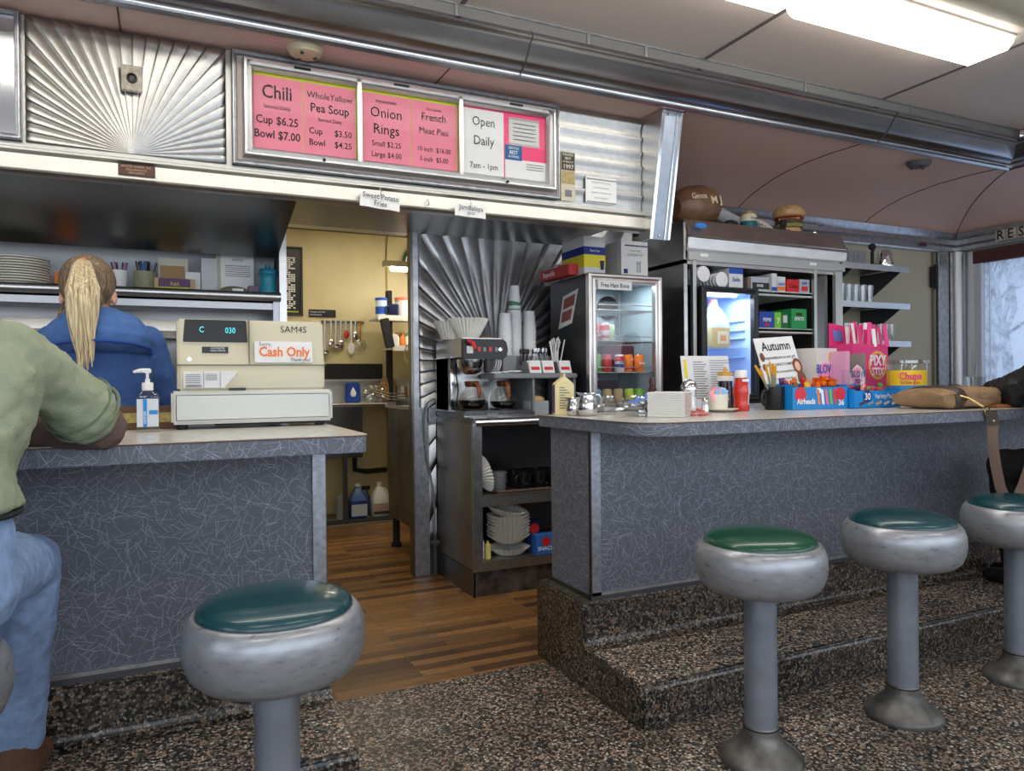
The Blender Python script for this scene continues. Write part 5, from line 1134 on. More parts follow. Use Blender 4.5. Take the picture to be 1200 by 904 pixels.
B().lathe([(.041, .112), (.041, .126), (.030, .148), (.008, .162), (0, .163)], seg=28).build('lid', STEELB, t, smooth=True, sharp=40)
t = thing('peppermints', 'small heap of red and white wrapped mints beside the napkin stack', 'mints', (2.19, 2.62, ZC)); t['kind'] = 'thing'; del t['kind']
bpy.data.objects.remove(t)
RW = mat('mint_red_white', srgb(214, 110, 104), .4, noise=.5, nscale=120)
for k, (dx, dy, dz) in enumerate(((-.03, 0, 0), (0, -.01, 0), (.03, .004, 0), (-.014, .012, .012), (.016, .0, .013), (.045, .01, 0), (0, .003, .022))):
    b = B(); b.lathe([(0, 0), (.012, 0), (.014, .005), (.012, .010), (0, .010)], seg=14); b.poly([(.012, -.004, .005), (.024, -.008, .008), (.024, .008, .003), (.012, .004, .005)]); b.poly([(-.012, -.004, .005), (-.024, -.008, .004), (-.024, .008, .008), (-.012, .004, .005)])
    o = b.build('wrapped_mint', RW); o.location = (2.13+dx, 2.58+dy, ZC+dz+.0005); o.rotation_euler = (0, 0, k*1.1); tag(o, 'red and white wrapped mint in the small heap beside the napkins', 'mint', 'wrapped mints')
t = thing('salt_shaker', 'small glass salt shaker with steel cap left of the sugar caddy', 'shaker', (2.365, 2.82, ZC))
B().lathe([(0, 0), (.020, 0), (.021, .004), (.018, .045), (.014, .055), (0, .055)], seg=8).build('glass_jar', GLASSW, t)
B().lathe([(0, .002), (.016, .002), (.015, .035), (0, .035)], seg=12).build('salt', WHITEI, t)
B().lathe([(.016, .050), (.017, .062), (.012, .070), (0, .072)], seg=16).build('cap', STEELB, t, smooth=True)
t = thing('sauce_saucer', 'white saucer under the sweetener caddy', 'saucer', (2.46, 2.82, ZC))
B().lathe([(0, 0), (.045, 0), (.085, .014), (.087, .017), (.044, .006), (0, .006)], seg=36).build('saucer', CERAM, t, smooth=True)
t = thing('sweetener_caddy', 'white ceramic cup full of pink and blue sweetener packets', 'cup', (2.45, 2.83, ZC+.007))
B().lathe([(0, 0), (.042, 0), (.048, .01), (.051, .080), (.048, .080), (.044, .012), (0, .012)], seg=32).build('cup', CERAM, t, smooth=True, sharp=50)
cols = [mat('packet_blue', srgb(140, 186, 232), .6), mat('packet_pink', srgb(236, 160, 170), .6), mat('packet_yellow', srgb(238, 210, 110), .6), PAPER]
for k in range(14):
    ci = 1 if k < 5 else (0 if k < 11 else (2 if k < 12 else 3)); a = random.uniform(-.5, .5)
    b = B(); b.box(-.02, .02, -.0015, .0015, 0, .058); o = b.build('sweetener_packet', cols[ci]); o.location = (2.45+(-.03+.0042*k), 2.80+.02*(k % 3), ZC+.055+.006*(k % 3)); o.rotation_euler = (rad(-10+8*(k % 3)), a, random.uniform(-.4, .4))
    nm = ('light blue', 'pink', 'yellow', 'white')[ci]; tag(o, '%s sweetener packet standing in the white ceramic cup' % nm, 'packet', '%s sweetener packets' % nm)
t = thing('ketchup_bottle', 'red ketchup bottle with white cap right of the sweetener cup', 'bottle', (2.60, 2.83, ZC))
KR = mat('ketchup_red', srgb(196, 42, 26), .25, coat=.4)
B().lathe([(0, 0), (.036, 0), (.040, .008), (.036, .04), (.038, .075), (.042, .10), (.036, .135), (.028, .165), (.026, .172), (0, .172)], seg=28).build('bottle_body', KR, t, smooth=True)
B().lathe([(.027, .166), (.031, .168), (.031, .198), (.026, .204), (0, .204)], seg=28).build('cap', WHITE, t, smooth=True, sharp=40)
b = B(); b.lathe([(.037, .030), (.0395, .075), (.043, .10), (.0375, .132)], seg=28); 
bm_ = b.bm; bmesh.ops.delete(bm_, geom=[f for f in bm_.faces if f.calc_center_median().x < .012], context='FACES'); b.build('side_label', mat('ketchup_label', srgb(226, 196, 190), .5), t, smooth=True)
B().box(-.02, .02, -.0335, -.03, .147, .16).build('neck_label', WHITEI, t)
t = thing('dark_sauce_bottle', 'dark brown sauce bottle with white cap and yellow tip behind the ketchup', 'bottle', (2.63, 2.98, ZC))
B().lathe([(0, 0), (.038, 0), (.042, .01), (.038, .05), (.040, .09), (.036, .14), (.036, .155), (0, .155)], seg=28).build('bottle_body', mat('dark_sauce', srgb(44, 32, 40), .2), t, smooth=True)
B().lathe([(.038, .150), (.043, .152), (.043, .172), (.035, .176), (0, .176)], seg=28).build('cap', WHITE, t, smooth=True, sharp=40)
YB = mat('mustard_plastic', srgb(208, 160, 60), .5)
b = B(); b.box(-.035, .035, -.02, .02, .178, .196); b.cyl(0, 0, .196, .222, .012, .008, 12); b.build('nozzle', YB, t, bevel=.003)
t = thing('menu_card', 'large laminated menu card propped up behind the shaker and ketchup', 'menu', (2.65, 3.05, ZC), rz=rad(-6), rot=(rad(-10), 0, rad(-8)))
B().box(-.20, .09, 0, .004, .0, .29).build('card', mat('laminated_card', srgb(214, 212, 214), .3), t)
b = B()
for k in range(16): b.box(-.13, -.07+.01*(k % 3), -.0015, 0, .06+k*.013, .064+k*.013)
for k in range(18): b.box(-.03, .10-.015*(k % 4), -.0015, 0, .05+k*.0125, .053+k*.0125)
b.build('print', INKG, t)
b = B(); b.box(-.185, -.168, -.0018, 0, .17, .27); b.build('yellow_bar', mat('yellow_print', srgb(220, 196, 60), .6), t)
t = thing('syrup_bottle', 'dark red syrup bottle behind the napkins near the tall fridge', 'bottle', (2.62, 3.45, 1.10)); bpy.data.objects.remove(t)
t = thing('syrup_bottle', 'dark red tapering syrup bottle behind the napkins', 'bottle', (2.20, 3.02, ZC))
B().lathe([(0, 0), (.045, 0), (.050, .02), (.042, .06), (.026, .10), (.014, .125), (.012, .14), (0, .14)], seg=24).build('bottle_body', mat('dark_syrup', srgb(58, 20, 22), .15), t, smooth=True)
B().lathe([(.013, .135), (.017, .137), (.016, .165), (.010, .172), (0, .172)], seg=16).build('cap', mat('syrup_cap', srgb(70, 44, 44), .4), t, smooth=True)
b = B(); b.ell((0, -.030, .095), (.008, .004, .010)); b.build('pale_emblem', WHITEI, t)
# pen mug
t = mug((2.83, 2.84, ZC), BLACK, 'black mug holding pens and pencils left of the candy boxes', rad(0), s=1.22)
YP = mat('yellow_pencil', srgb(224, 164, 40), .45)
for k, (dx, lean, L) in enumerate(((-.005, -.62, .22), (.0, -.30, .19), (.01, -.16, .20), (.015, -.05, .19), (.02, .05, .18), (.0, -.40, .17))):
    tt = thing('pencil', ['yellow pen leaning far left out of the black mug', 'yellow pencil second from the left in the black mug', 'yellow pencil third from the left in the black mug', 'yellow pencil upright in the black mug', 'yellow pencil leaning right in the black mug', 'short pen behind the leaning one in the black mug'][k], 'pencil', (2.83+dx, 2.835+.006*k, ZC+.05), rot=(0, lean, 0))
    B().cyl(0, 0, 0, L-.05, .0055, seg=8).build('shaft', mat('grey_gold_pen', srgb(150, 140, 110), .4), tt)
    B().lathe([(.006, L-.06), (.0065, L-.01), (.004, L), (0, L)], seg=8).build('tip', YP, tt)
# Autumn card
t = thing('autumn_card', 'tall white Autumn card with printed message leaning above the candy boxes', 'sign', (3.09, 2.95, ZC), rot=(rad(-17), rad(-4), 0))
B().box(-.155, .13, 0, .004, 0.0, .41).build('card', PAPER, t)
lettering(t, [('Autumn', .072, (-.01, -.0015, .335), 'CENTER', .9, .015), ('Congratulations to our girl', .026, (-.01, -.0015, .285), 'CENTER', .85, .004), ('JUNIOR DANCE COMPANY', .022, (-.01, -.0015, .245), 'CENTER', .85, .008), ('What an accomplishment', .022, (-.01, -.0015, .205), 'CENTER', .85), ('We are so proud of you', .02, (-.01, -.0015, .165), 'CENTER', .85), ('Keep on dancing', .02, (-.01, -.0015, .13), 'CENTER', .85), ('love from all of us', .02, (-.01, -.0015, .095), 'CENTER', .85)], INK)
b = B(); b.ell((.105, -.002, .235), (.034, .002, .045)); b.ell((.112, -.002, .16), (.03, .002, .05)); b.ell((-.13, -.002, .30), (.016, .002, .026)); b.ell((-.132, -.002, .24), (.014, .002, .02)); b.build('photo_hair', mat('brown_photo', srgb(120, 70, 52), .6), t, smooth=True)
b = B(); b.ell((.103, -.0045, .232), (.020, .002, .028)); b.build('photo_face', mat('photo_skin', srgb(224, 176, 150), .6), t, smooth=True)
# candy boxes
def tray_box(x0, x1, y, d, z1, name, m, label, rz=0, fh=None):
    """open-topped display tray"""
    t = thing(name, label, 'candy box', ((x0+x1)/2, y, ZC), rz)
    w_ = (x1-x0)/2; h = z1-ZC
    b = B(); b.box(-w_, w_, 0, .003, 0, h); b.box(-w_, w_, d-.003, d, 0, h*1.15); b.box(-w_, -w_+.003, .003, d-.003, 0, h*1.1); b.box(w_-.003, w_, .003, d-.003, 0, h*1.1); b.box(-w_, w_, 0, d, 0, .003)
    b.build('tray', m, t); return t, w_, h
BB = mat('bright_blue_card', srgb(26, 134, 206), .4)
t, w_, h = tray_box(2.86, 3.235, 2.74, .20, ZC+.115, 'taffy_box', BB, 'bright blue candy tray with taffy bars printed on its front', rad(-2))
b = B(); b.lathe([(0, 0), (.038, 0), (.038, .001), (0, .001)], seg=24, R=Matrix.Translation((-.135, -.001, .078)) @ Matrix.Rotation(pi/2, 4, 'X')); b.build('red_balloon', mat('balloon_red', srgb(214, 40, 60), .4), t); b = B(); b.lathe([(0, 0), (.036, 0), (.036, .001), (0, .001)], seg=24, R=Matrix.Translation((.135, -.001, .078)) @ Matrix.Rotation(pi/2, 4, 'X')); b.build('red_balloon', mat('balloon_red', srgb(214, 40, 60), .4), t)
lettering(t, [('Airheads', .040, (-.10, -.003, .030), 'CENTER', .85, .03), ('36', .04, (.14, -.003, .02), 'CENTER', 1, .03)], WHITEI)
for k in range(5):
    b = B(); x = -.02+k*.028; b.quad((x, -.002, .03), (x+.018, -.002, .022), (x+.008, -.002, .10), (x-.010, -.002, .108)); b.build('bar_picture', [mat('pic_orange', srgb(240, 130, 60), .5), WHITEI, mat('pic_pink', srgb(240, 110, 140), .5), mat('pic_green', srgb(110, 190, 80), .5), mat('pic_red', srgb(220, 60, 60), .5)][k], t)
b = B(); b.box(-.03, .0, -.002, -.001, .085, .11); b.build('code_patch', WHITEI, t)
cc = [('orange', srgb(232, 110, 30)), ('purple', srgb(90, 50, 120)), ('red', srgb(200, 50, 50)), ('blue', srgb(50, 120, 200)), ('green', srgb(80, 160, 70)), ('pink', srgb(226, 90, 130)), ('brown', srgb(100, 60, 44)), ('yellow', srgb(230, 190, 50))]
CM = [(n_, mat('wrapper_'+n_, c, .25, noise=.25, nscale=50)) for n_, c in cc]
seq = [1, 0, 1, 6, 0, 0, 7, 0, 2, 0, 0, 2, 0, 0]
for k, ci in enumerate(seq):
    nm, m = CM[ci]; x = 2.89+.024*k
    b = B(); b.box(-.016, .016, -.006, .006, 0, .13+.012*(k % 3)); o = b.build('candy_bar', m, bevel=.003); o.location = (x, 2.80+.035*(k % 3), ZC+.012); o.rotation_euler = (rad(-8), random.uniform(-.2, .2), random.uniform(-.3, .3))
    tag(o, '%s wrapped candy bar standing in the blue taffy tray' % nm, 'candy', '%s bars in the taffy tray' % nm)
# orange frilly lollipops heap
for k in range(22):
    a = random.uniform(0, 6.28); rr = random.uniform(0, .055)
    b = B(); b.lathe([(0, 0), (.012, .004), (.016, .018), (.010, .026), (.018, .036), (0, .03)], seg=7); o = b.build('orange_sweet', CM[0][1]); o.location = (3.175+rr*cos(a)*1.1, 2.83+rr*sin(a)*.7, ZC+.115+.02*(1-rr/.055)); o.rotation_euler = (random.uniform(-.5, .5), random.uniform(-.5, .5), a)
    tag(o, 'orange wrapped sweet in the heap on the blue taffy tray', 'sweet', 'orange sweets heap')
b = B(); b.box(3.10, 3.23, 2.785, 2.88, ZC+.006, ZC+.115); tag(b.build('orange_sweet_tub', glass('sweet_tub', (.95, .8, .7), .1)), 'clear tub under the orange sweets inside the taffy tray', 'tub')
# pink bubble gum cartons
t = thing('gumball_box', 'pale pink and white bubble gum carton with blue lettering behind the taffy tray', 'candy box', (3.42, 3.0, ZC), rz=rad(10))
PP = mat('pale_pink_card', srgb(232, 206, 216), .5)
b = B(); b.box(-.14, .06, 0, .14, 0, .33); b.build('carton', mat('white_pink_card', srgb(222, 214, 210), .5), t)
b = B(); b.ell((-.06, -.002, .19), (.07, .003, .06)); b.build('pink_bubble_picture', mat('bubble_pink', srgb(240, 150, 180), .5), t, smooth=True)
lettering(t, [('BLOW', .068, (-.068, -.006, .19), 'CENTER', .85, .03), ('POP', .068, (-.068, -.006, .125), 'CENTER', .85, .03)], mat('gum_blue', srgb(60, 90, 180), .5))
b = B(); b.lathe([(0, 0), (.026, 0), (.026, .001), (0, .001)], seg=20, R=Matrix.Translation((.0, -.001, .285)) @ Matrix.Rotation(pi/2, 4, 'X')); b.build('yellow_coin', mat('coin_yellow', srgb(228, 190, 60), .5), t)
t = thing('open_gum_box', 'open pink and white gum carton with a dark window, right of the other pink carton', 'candy box', (3.47, 2.90, ZC), rz=rad(4))
b = B(); b.box(-.055, -.02, 0, .16, 0, .31); b.build('pink_side', mat('pink_side_card', srgb(226, 160, 190), .5), t)
b = B(); b.box(-.02, .12, .14, .145, 0, .30); b.box(.115, .12, 0, .145, 0, .30); b.box(-.02, .12, 0, .145, 0, .004); b.build('open_case', mat('grey_inner_card', srgb(150, 140, 136), .7), t)
b = B(); b.prism([(-.02, 0), (.115, 0), (.115, .16), (.08, .22), (.045, .235), (.01, .21), (-.02, .17)], 'y', 0, .003); b.build('front_panel', PP, t)
b = B(); b.ell((.045, -.001, .17), (.055, .003, .05)); b.build('bubble_picture', mat('bubble_pink', srgb(240, 150, 180), .5), t, smooth=True)
lettering(t, [('BLOW', .05, (.045, -.006, .165), 'CENTER', .85, .03), ('POP', .035, (.045, -.006, .13), 'CENTER', .85, .03)], mat('gum_blue2', srgb(50, 60, 130), .5))
for k in range(8):
    nm, m = CM[(2, 5, 3, 1, 2, 6, 3, 5)[k]]
    b = B(); b.ell((0, 0, .0), (.016, .016, .016), u=10, v=8); b.tube([(0, 0, -.014), (0, 0, -.06)], .0025, 5); o = b.build('lollipop', m); o.location = (3.455+.016*k, 2.885, ZC+.068+.008*(k % 2)); tag(o, '%s lollipop at the front of the open gum carton' % nm, 'lollipop', '%s lollipops' % nm)
# hot pink sticks box (two-faced stand)
t = thing('candy_stick_box', 'tall hot pink candy stick carton above the blue trays', 'candy box', (3.80, 3.02, ZC+.0), rz=rad(4))
HP = mat('magenta_card', srgb(226, 60, 130), .45)
b = B(); b.box(-.20, .13, .0, .16, 0, .36); b.prism([(-.20, .36), (-.0, .36), (-.0, .47), (-.20, .49)], 'y', .155, .16); b.build('carton', HP, t)
lettering(t, [('PIXY', .085, (.03, -.003, .235), 'CENTER', .85, .03), ('STIX', .065, (.03, -.003, .175), 'CENTER', .85, .03), ('PIXY', .06, (-.14, -.003, .20), 'CENTER', .75, .03)], WHITEI)
b = B(); b.lathe([(.07, 0), (.085, 0), (.085, .001), (.07, .001)], seg=28, R=Matrix.Translation((.03, -.001, .235)) @ Matrix.Rotation(pi/2, 4, 'X')); b.build('yellow_swoosh', mat('swoosh', srgb(236, 190, 70), .5), t)
b = B(); b.quad((-.17, .153, .45), (-.05, .153, .44), (-.06, .153, .38), (-.16, .153, .385)); b.build('blue_badge', mat('badge_blue', srgb(110, 140, 210), .5), t)
for k in range(26):
    b = B(); h_ = random.uniform(.10, .15); b.box(-.012, .012, -.003, .003, 0, h_-.03); b.box(-.012, .012, -.0032, .0032, h_-.03, h_)
    o = b.build('candy_stick', HP if k % 3 else WHITEI); o.location = (3.64+.011*k+random.uniform(-.005, .005), 3.02+.025*(k % 5), ZC+.345); o.rotation_euler = (rad(-6), random.uniform(-.12, .22), random.uniform(-.4, .4))
    tag(o, '%s candy stick packet poking out of the magenta carton' % ('magenta' if k % 3 else 'white'), 'candy', '%s candy sticks' % ('magenta' if k % 3 else 'white'))
# variety tray and plastic bag, tub of bubble gum
t, w_, h = tray_box(3.245, 3.60, 2.70, .20, ZC+.092, 'variety_pack_tray', mat('variety_blue', srgb(24, 138, 214), .4), 'blue 30 count variety pack tray, right of the taffy tray', rad(0))
lettering(t, [('30', .05, (-.08, -.003, .045), 'CENTER', .9, .03), ('VarietyPack', .038, (.05, -.003, .050), 'CENTER', .85, .01)], WHITEI)
b = B(); b.lathe([(0, 0), (.032, 0), (.032, .001), (0, .001)], seg=20, R=Matrix.Translation((-.08, -.001, .062)) @ Matrix.Rotation(pi/2, 4, 'X')); b.build('navy_circle', mat('navy_circle', srgb(24, 60, 140), .5), t)
for k in range(5):
    x = -.14+.062*k; b = B(); b.quad((x, -.002, .012), (x+.045, -.002, .026), (x+.042, -.002, .040), (x-.003, -.002, .026)); b.build('bar_picture', [mat('bar_brown', srgb(90, 60, 50), .5), mat('bar_grey', srgb(150, 150, 160), .5), mat('bar_tan', srgb(200, 170, 120), .5), mat('bar_silver', srgb(190, 196, 206), .5), WHITEI][k], t)
t = thing('clear_sweets_bag', 'clear plastic tub full of mixed wrapped sweets in the variety tray', 'tub', (3.47, 2.80, ZC+.004))
b = B(); shell_pts = rounded(-.13, .11, -.07, .07, (.02,)*4); b.prism(shell_pts, 'z', 0, .20); b.build('clear_wall', glass('tub_film', (.95, .95, .96), .10, .05), t, bevel=.004)
for k in range(46):
    nm, m = CM[(2, 2, 6, 2, 3, 4, 1, 0)[k % 8]]
    o = B().ell((0, 0, 0), (.022, .013, .012), u=8, v=6).build('wrapped_sweet', m); o.location = (3.36+random.uniform(0, .2), 2.75+random.uniform(0, .10), ZC+.02+.0022*k+.0); o.rotation_euler = (random.uniform(-1, 1), random.uniform(-1, 1), random.uniform(0, 3))
    tag(o, '%s wrapped sweet in the clear tub of mixed sweets' % nm, 'sweet', '%s sweets in the clear tub' % nm)
t = thing('gum_tub', 'round clear tub with yellow and pink label right of the variety tray', 'tub', (3.84, 2.84, ZC))
B().lathe([(0, 0), (.095, 0), (.10, .01), (.105, .24), (.10, .245), (.098, .24), (.095, .012), (0, .012)], seg=36).build('clear_wall', glass('tub_film', (1, 1, 1)), t, smooth=True, sharp=50)
B().lathe([(.103, .06), (.1045, .20)], seg=36).build('yellow_label', mat('label_yellow', srgb(244, 206, 40), .5), t, smooth=True)
B().lathe([(.1035, .06), (.1045, .115)], seg=36).build('blue_label', mat('label_blue', srgb(60, 140, 200), .5), t, smooth=True)
lettering(t, [('Chupa', .055, (-.076, -.080, .150), 'CENTER', .8, .03)], mat('label_pink', srgb(230, 60, 120), .5), xd=(.72, -.69, 0))
lettering(t, [('bubble gum', .026, (-.076, -.080, .124), 'CENTER', .8, .01)], mat('label_red', srgb(200, 40, 60), .5), xd=(.72, -.69, 0), name='small_lettering')
B().lathe([(.106, .236), (.114, .240), (.114, .256), (.106, .258), (0, .256)], seg=36).build('lid', glass('tub_lid', (.9, .9, .9), .2, .1), t, smooth=True, sharp=50)
for k in range(16):
    nm, m = CM[(2, 3, 1, 2)[k % 4]]; a = k*2.4
    o = B().ell((0, 0, 0), (.024, .024, .024), u=10, v=8).build('gum_ball', m, smooth=True); o.location = (3.84+.06*cos(a), 2.84+.06*sin(a), ZC+.038+.022*(k//5)); tag(o, '%s gum ball in the bottom of the round clear tub' % nm, 'gum ball', '%s gum balls' % nm)
tag(B().box(4.02, 4.12, 2.95, 3.02, ZC, ZC+.15).build('white_card', WHITE, bevel=.004), 'plain white box behind the canvas bag', 'box')
t = thing('water_glass', 'clear glass with a straw on the counter behind the canvas bag', 'glass', (4.42, 2.82, ZC))
B().lathe([(0, 0), (.045, 0), (.048, .01), (.062, .16), (.059, .16), (.045, .014), (0, .014)], seg=28).build('glass', GLASSW, t, smooth=True, sharp=50)
b = B(); b.tube([(-.01, 0, .02), (.05, .02, .24)], .004, 6); b.build('straw', glass('clear_straw', (.8, .85, .9), .3), t)
# canvas bag with strap
CAN = mat('tan_canvas', srgb(148, 118, 86), .85, noise=.18, nscale=18, bump=.3, bscale=300)
LEA = mat('dark_leather', srgb(66, 54, 46), .5)
def soft(x0, x1, y0, y1, z0, z1, seed, n=18, bul=.5, amp=.01):
    """soft sided slab"""
    rings = []
    for i in range(n+1):
        u = i/n; e = .62+.38*math.sqrt(max(0, 1-(2*u-1)**6))
        x = x0+(x1-x0)*u; r = []
        for k in range(24):
            a = 2*pi*k/24; cy = (y0+y1)/2; hy = (y1-y0)/2; cz = (z0+z1)/2; hz = (z1-z0)/2
            m_ = (abs(cos(a))**4+abs(sin(a))**4)**-.25
            w_ = amp*mn.noise(Vector((x*9+seed, cos(a)*2, sin(a)*2)))
            zz = cz+hz*e*m_*sin(a)*(1 if sin(a) < 0 else (.75+.35*mn.noise(Vector((x*5+seed, 0, 0)))+.2*sin(pi*u)))
            r.append((x, cy+hy*(.9+.1*e)*m_*cos(a)+w_, max(z0, zz+w_)))
        rings.append(r)
    return rings
t = thing('canvas_bag', 'tan canvas messenger bag lying on the counter at the right', 'bag', (3.62, 2.48, ZC))
B().loft(soft(3.42, 3.98, 2.33, 2.62, ZC, ZC+.115, 1.3)).build('bag_body', CAN, t, world=True, smooth=True, sharp=70)
b = B(); b.loft(soft(3.505, 3.59, 2.322, 2.60, ZC, ZC+.118, 1.3, n=4)); b.build('leather_band', LEA, t, world=True, smooth=True)
b = B(); b.loft(soft(3.70, 3.95, 2.325, 2.60, ZC+.03, ZC+.112, 4.3)); b.build('flap', CAN, t, world=True, smooth=True, sharp=70)
b = B(); b.box(3.80, 3.98, 2.30, 2.42, ZC, ZC+.02); b.build('leather_corner', mat('tan_leather', srgb(160, 100, 60), .5), t, world=True, bevel=.006)
GOLD = mat('brass', (.75, .58, .25), .3, 1)
b = B(); b.tube([(3.50, 2.36, ZC+.085), (3.56, 2.30, ZC+.055), (3.595, 2.25, ZC+.012)], .005, 8); b.tube([(3.60+.02*cos(a*.785), 2.235, ZC-.01+.02*sin(a*.785)) for a in range(8)], .0035, 6, closed=True); b.build('brass_clip', GOLD, t, world=True, smooth=True)
def ribbon(b, pts, w, th):
    pts = [Vector(p) for p in pts]; rings = []
    for i, p in enumerate(pts):
        d = (pts[min(i+1, len(pts)-1)]-pts[max(i-1, 0)]).normalized(); n_ = Vector((-.8, -.6, 0)); s = d.cross(n_).normalized(); n2 = s.cross(d)
        rings.append([p+s*w/2+n2*th/2, p-s*w/2+n2*th/2, p-s*w/2-n2*th/2, p+s*w/2-n2*th/2])
    b.loft(rings)
b = B(); ribbon(b, [(3.615, 2.225, 1.13), (3.62, 2.222, 1.09), (3.615, 2.22, 1.02), (3.62, 2.22, .95), (3.64, 2.22, .86), (3.665, 2.215, .76), (3.70, 2.21, .70), (3.735, 2.205, .675), (3.77, 2.20, .695), (3.81, 2.195, .76), (3.86, 2.19, .86), (3.92, 2.18, .99), (3.97, 2.18, 1.10)], .045, .004)
b.build('strap', mat('taupe_webbing', srgb(118, 98, 84), .8), t, world=True, smooth=True, sharp=60)
b = B(); ribbon(b, [(3.61, 2.226, 1.135), (3.615, 2.222, 1.10), (3.617, 2.219, 1.065)], .052, .008); b.build('leather_tab', LEA, t, world=True)
b = B(); b.ell((3.617, 2.214, 1.085), (.007, .004, .007)); b.build('rivet', GOLD, t, world=True)

# ================================================================== LEFT COUNTER ITEMS
t = thing('cash_register', 'beige cash register with black customer display on the left counter', 'cash register', (.30, 2.95, ZC), rz=0)
RY0 = 2.83
b = B(); b.box(.015, .575, RY0, 3.10, 1.158, 1.276); b.build('cash_drawer', CREAMD, t, world=True, bevel=.008, smooth=True)
b = B(); b.box(.03, .562, RY0-.004, RY0, 1.172, 1.262); b.build('drawer_front', mat('drawer_front_panel', srgb(210, 212, 206), .4), t, world=True, bevel=.003)
for x in (.05, .53): B().cyl(x, RY0+.03, 1.1405, 1.16, .018).build('foot', BLACKM, t, world=True)
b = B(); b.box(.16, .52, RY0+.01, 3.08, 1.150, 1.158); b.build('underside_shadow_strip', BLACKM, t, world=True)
b = B(); b.prism([(RY0+.012, 1.276), (RY0+.008, 1.36), (RY0+.02, 1.395), (RY0+.035, 1.535), (3.02, 1.535), (3.10, 1.40), (3.10, 1.276)], 'x', .036, .548); b.build('body', CREAM, t, world=True, bevel=.008, smooth=True, sharp=30)
bm = bmesh.new()
b = B(); b.prism([(RY0+.006, 1.367), (RY0+.022, 1.368), (RY0+.022, 1.371), (RY0+.006, 1.371)], 'x', .034, .552); b.build('seam', mat('cream_shadow', srgb(120, 112, 90), .6), t, world=True)
def on(z): # register sloped face y
    return RY0+.02+.015*(z-1.395)/.14
b = B(); b.loft([[(.055, on(1.452)-.004, 1.452), (.272, on(1.452)-.004, 1.452), (.272, on(1.452)+.004, 1.452), (.055, on(1.452)+.004, 1.452)], [(.062, on(1.533)-.004, 1.533), (.268, on(1.533)-.004, 1.533), (.268, on(1.533)+.006, 1.533), (.062, on(1.533)+.006, 1.533)]]); b.build('display_window', BLACK, t, world=True, bevel=.002)
dsp = mat('cyan_digits', srgb(80, 210, 220), .5, emit=.8)
lettering(t, [('C', .030, (.108, on(1.495)-.007, 1.487), 'LEFT', .8, .0), ('030', .030, (.195, on(1.495)-.007, 1.485), 'LEFT', .8, 0)], dsp, name='display_digits', world=True)
lettering(t, [('SAM4S', .034, (.388, on(1.49)-.003, 1.492), 'LEFT', 1.0, -.004)], INK, world=True)
b = B(); b.box(.275, .278, RY0+.010, RY0+.05, 1.372, 1.533); b.build('panel_joint', mat('cream_shadow', srgb(120, 112, 90), .6), t, world=True)
b = B(); b.box(.117, .205, on(1.42)-.003, on(1.42)+.003, 1.412, 1.435); b.build('black_sticker', BLACK, t, world=True)
lettering(t, [('CASH REGISTER', .0085, (.145, on(1.42)-.0045, 1.427), 'LEFT', .8), ('SALES & SERVICE', .0085, (.145, on(1.42)-.0045, 1.418), 'LEFT', .8)], WHITEI, world=True, name='sticker_lettering')
b = B(); b.lathe([(0, 0), (.008, 0), (.008, .004), (0, .004)], R=Matrix.Translation((.075, on(1.39)-.001, 1.39)) @ Matrix.Rotation(pi/2, 4, 'X')); b.build('keyhole', STEEL, t, world=True)
b = B(); b.prism([(.055, 1.287), (.19, 1.287), (.235, 1.345), (.055, 1.345)], 'y', RY0+.003, RY0+.010); b.build('rating_label', PAPER, t, world=True)
b = B()
for k in range(5): b.box(.062, .11, RY0+.0015, RY0+.003, 1.305+k*.007, 1.307+k*.007); b.box(.128, .165, RY0+.0015, RY0+.003, 1.315+k*.005, 1.3165+k*.005)
for k in range(20): b.box(.062+k*.0026, .0632+k*.0026, RY0+.0015, RY0+.003, 1.289, 1.299)
b.box(.12, .1215, RY0+.0015, RY0+.003, 1.288, 1.344); b.box(.175, .1765, RY0+.0015, RY0+.003, 1.288, 1.344); b.build('label_print', INKG, t, world=True)
b = B(); b.box(.205, .262, RY0+.004, RY0+.012, 1.277, 1.286); b.build('slot', BLACK, t, world=True)
t = thing('cash_only_sign', 'white card with orange Cash Only lettering taped on the cash register', 'sign', (.40, RY0, 1.41))
b = B(); b.loft([[(.295, on(1.378)-.012, 1.378), (.503, on(1.378)-.012, 1.378), (.503, on(1.378)-.010, 1.378), (.295, on(1.378)-.010, 1.378)], [(.295, on(1.457)-.006, 1.457), (.503, on(1.457)-.006, 1.457), (.503, on(1.457)-.004, 1.457), (.295, on(1.457)-.004, 1.457)]]); b.build('card', PAPER, t, world=True)
lettering(t, [('Sorry,', .020, (.31, on(1.378)-.0135, 1.440), 'LEFT', .9), ('Thank you!', .018, (.495, on(1.378)-.0135, 1.383), 'RIGHT', .9)], INK, world=True, name='small_lettering')
lettering(t, [('Cash Only', .050, (.40, on(1.378)-.0137, 1.402), 'CENTER', .85, .022)], ORANGE, world=True)
t = thing('hand_sanitizer', 'clear pump bottle of hand sanitizer with blue label left of the register', 'bottle', (-.058, 2.80, ZC))
b = B(); b.loft([[(x*k, y*k*.75, z) for x, y, _ in rsq(.037, 0, .5)] for z, k in ((0, .92), (.006, 1), (.115, 1), (.130, .82), (.140, .42), (.145, .38))]); b.build('bottle', glass('clear_bottle', (.93, .95, .97), .12), t, smooth=True, sharp=50)
b = B(); b.box(-.033, .033, -.0295, -.0288, .018, .112); b.build('white_label', mat('label_white', srgb(214, 220, 226), .5), t)
b = B(); b.box(-.014, -.002, -.0305, -.0295, .018, .112); b.box(.004, .031, -.0305, -.0295, .060, .074); b.build('blue_label', mat('label_azure', srgb(40, 140, 214), .5), t)
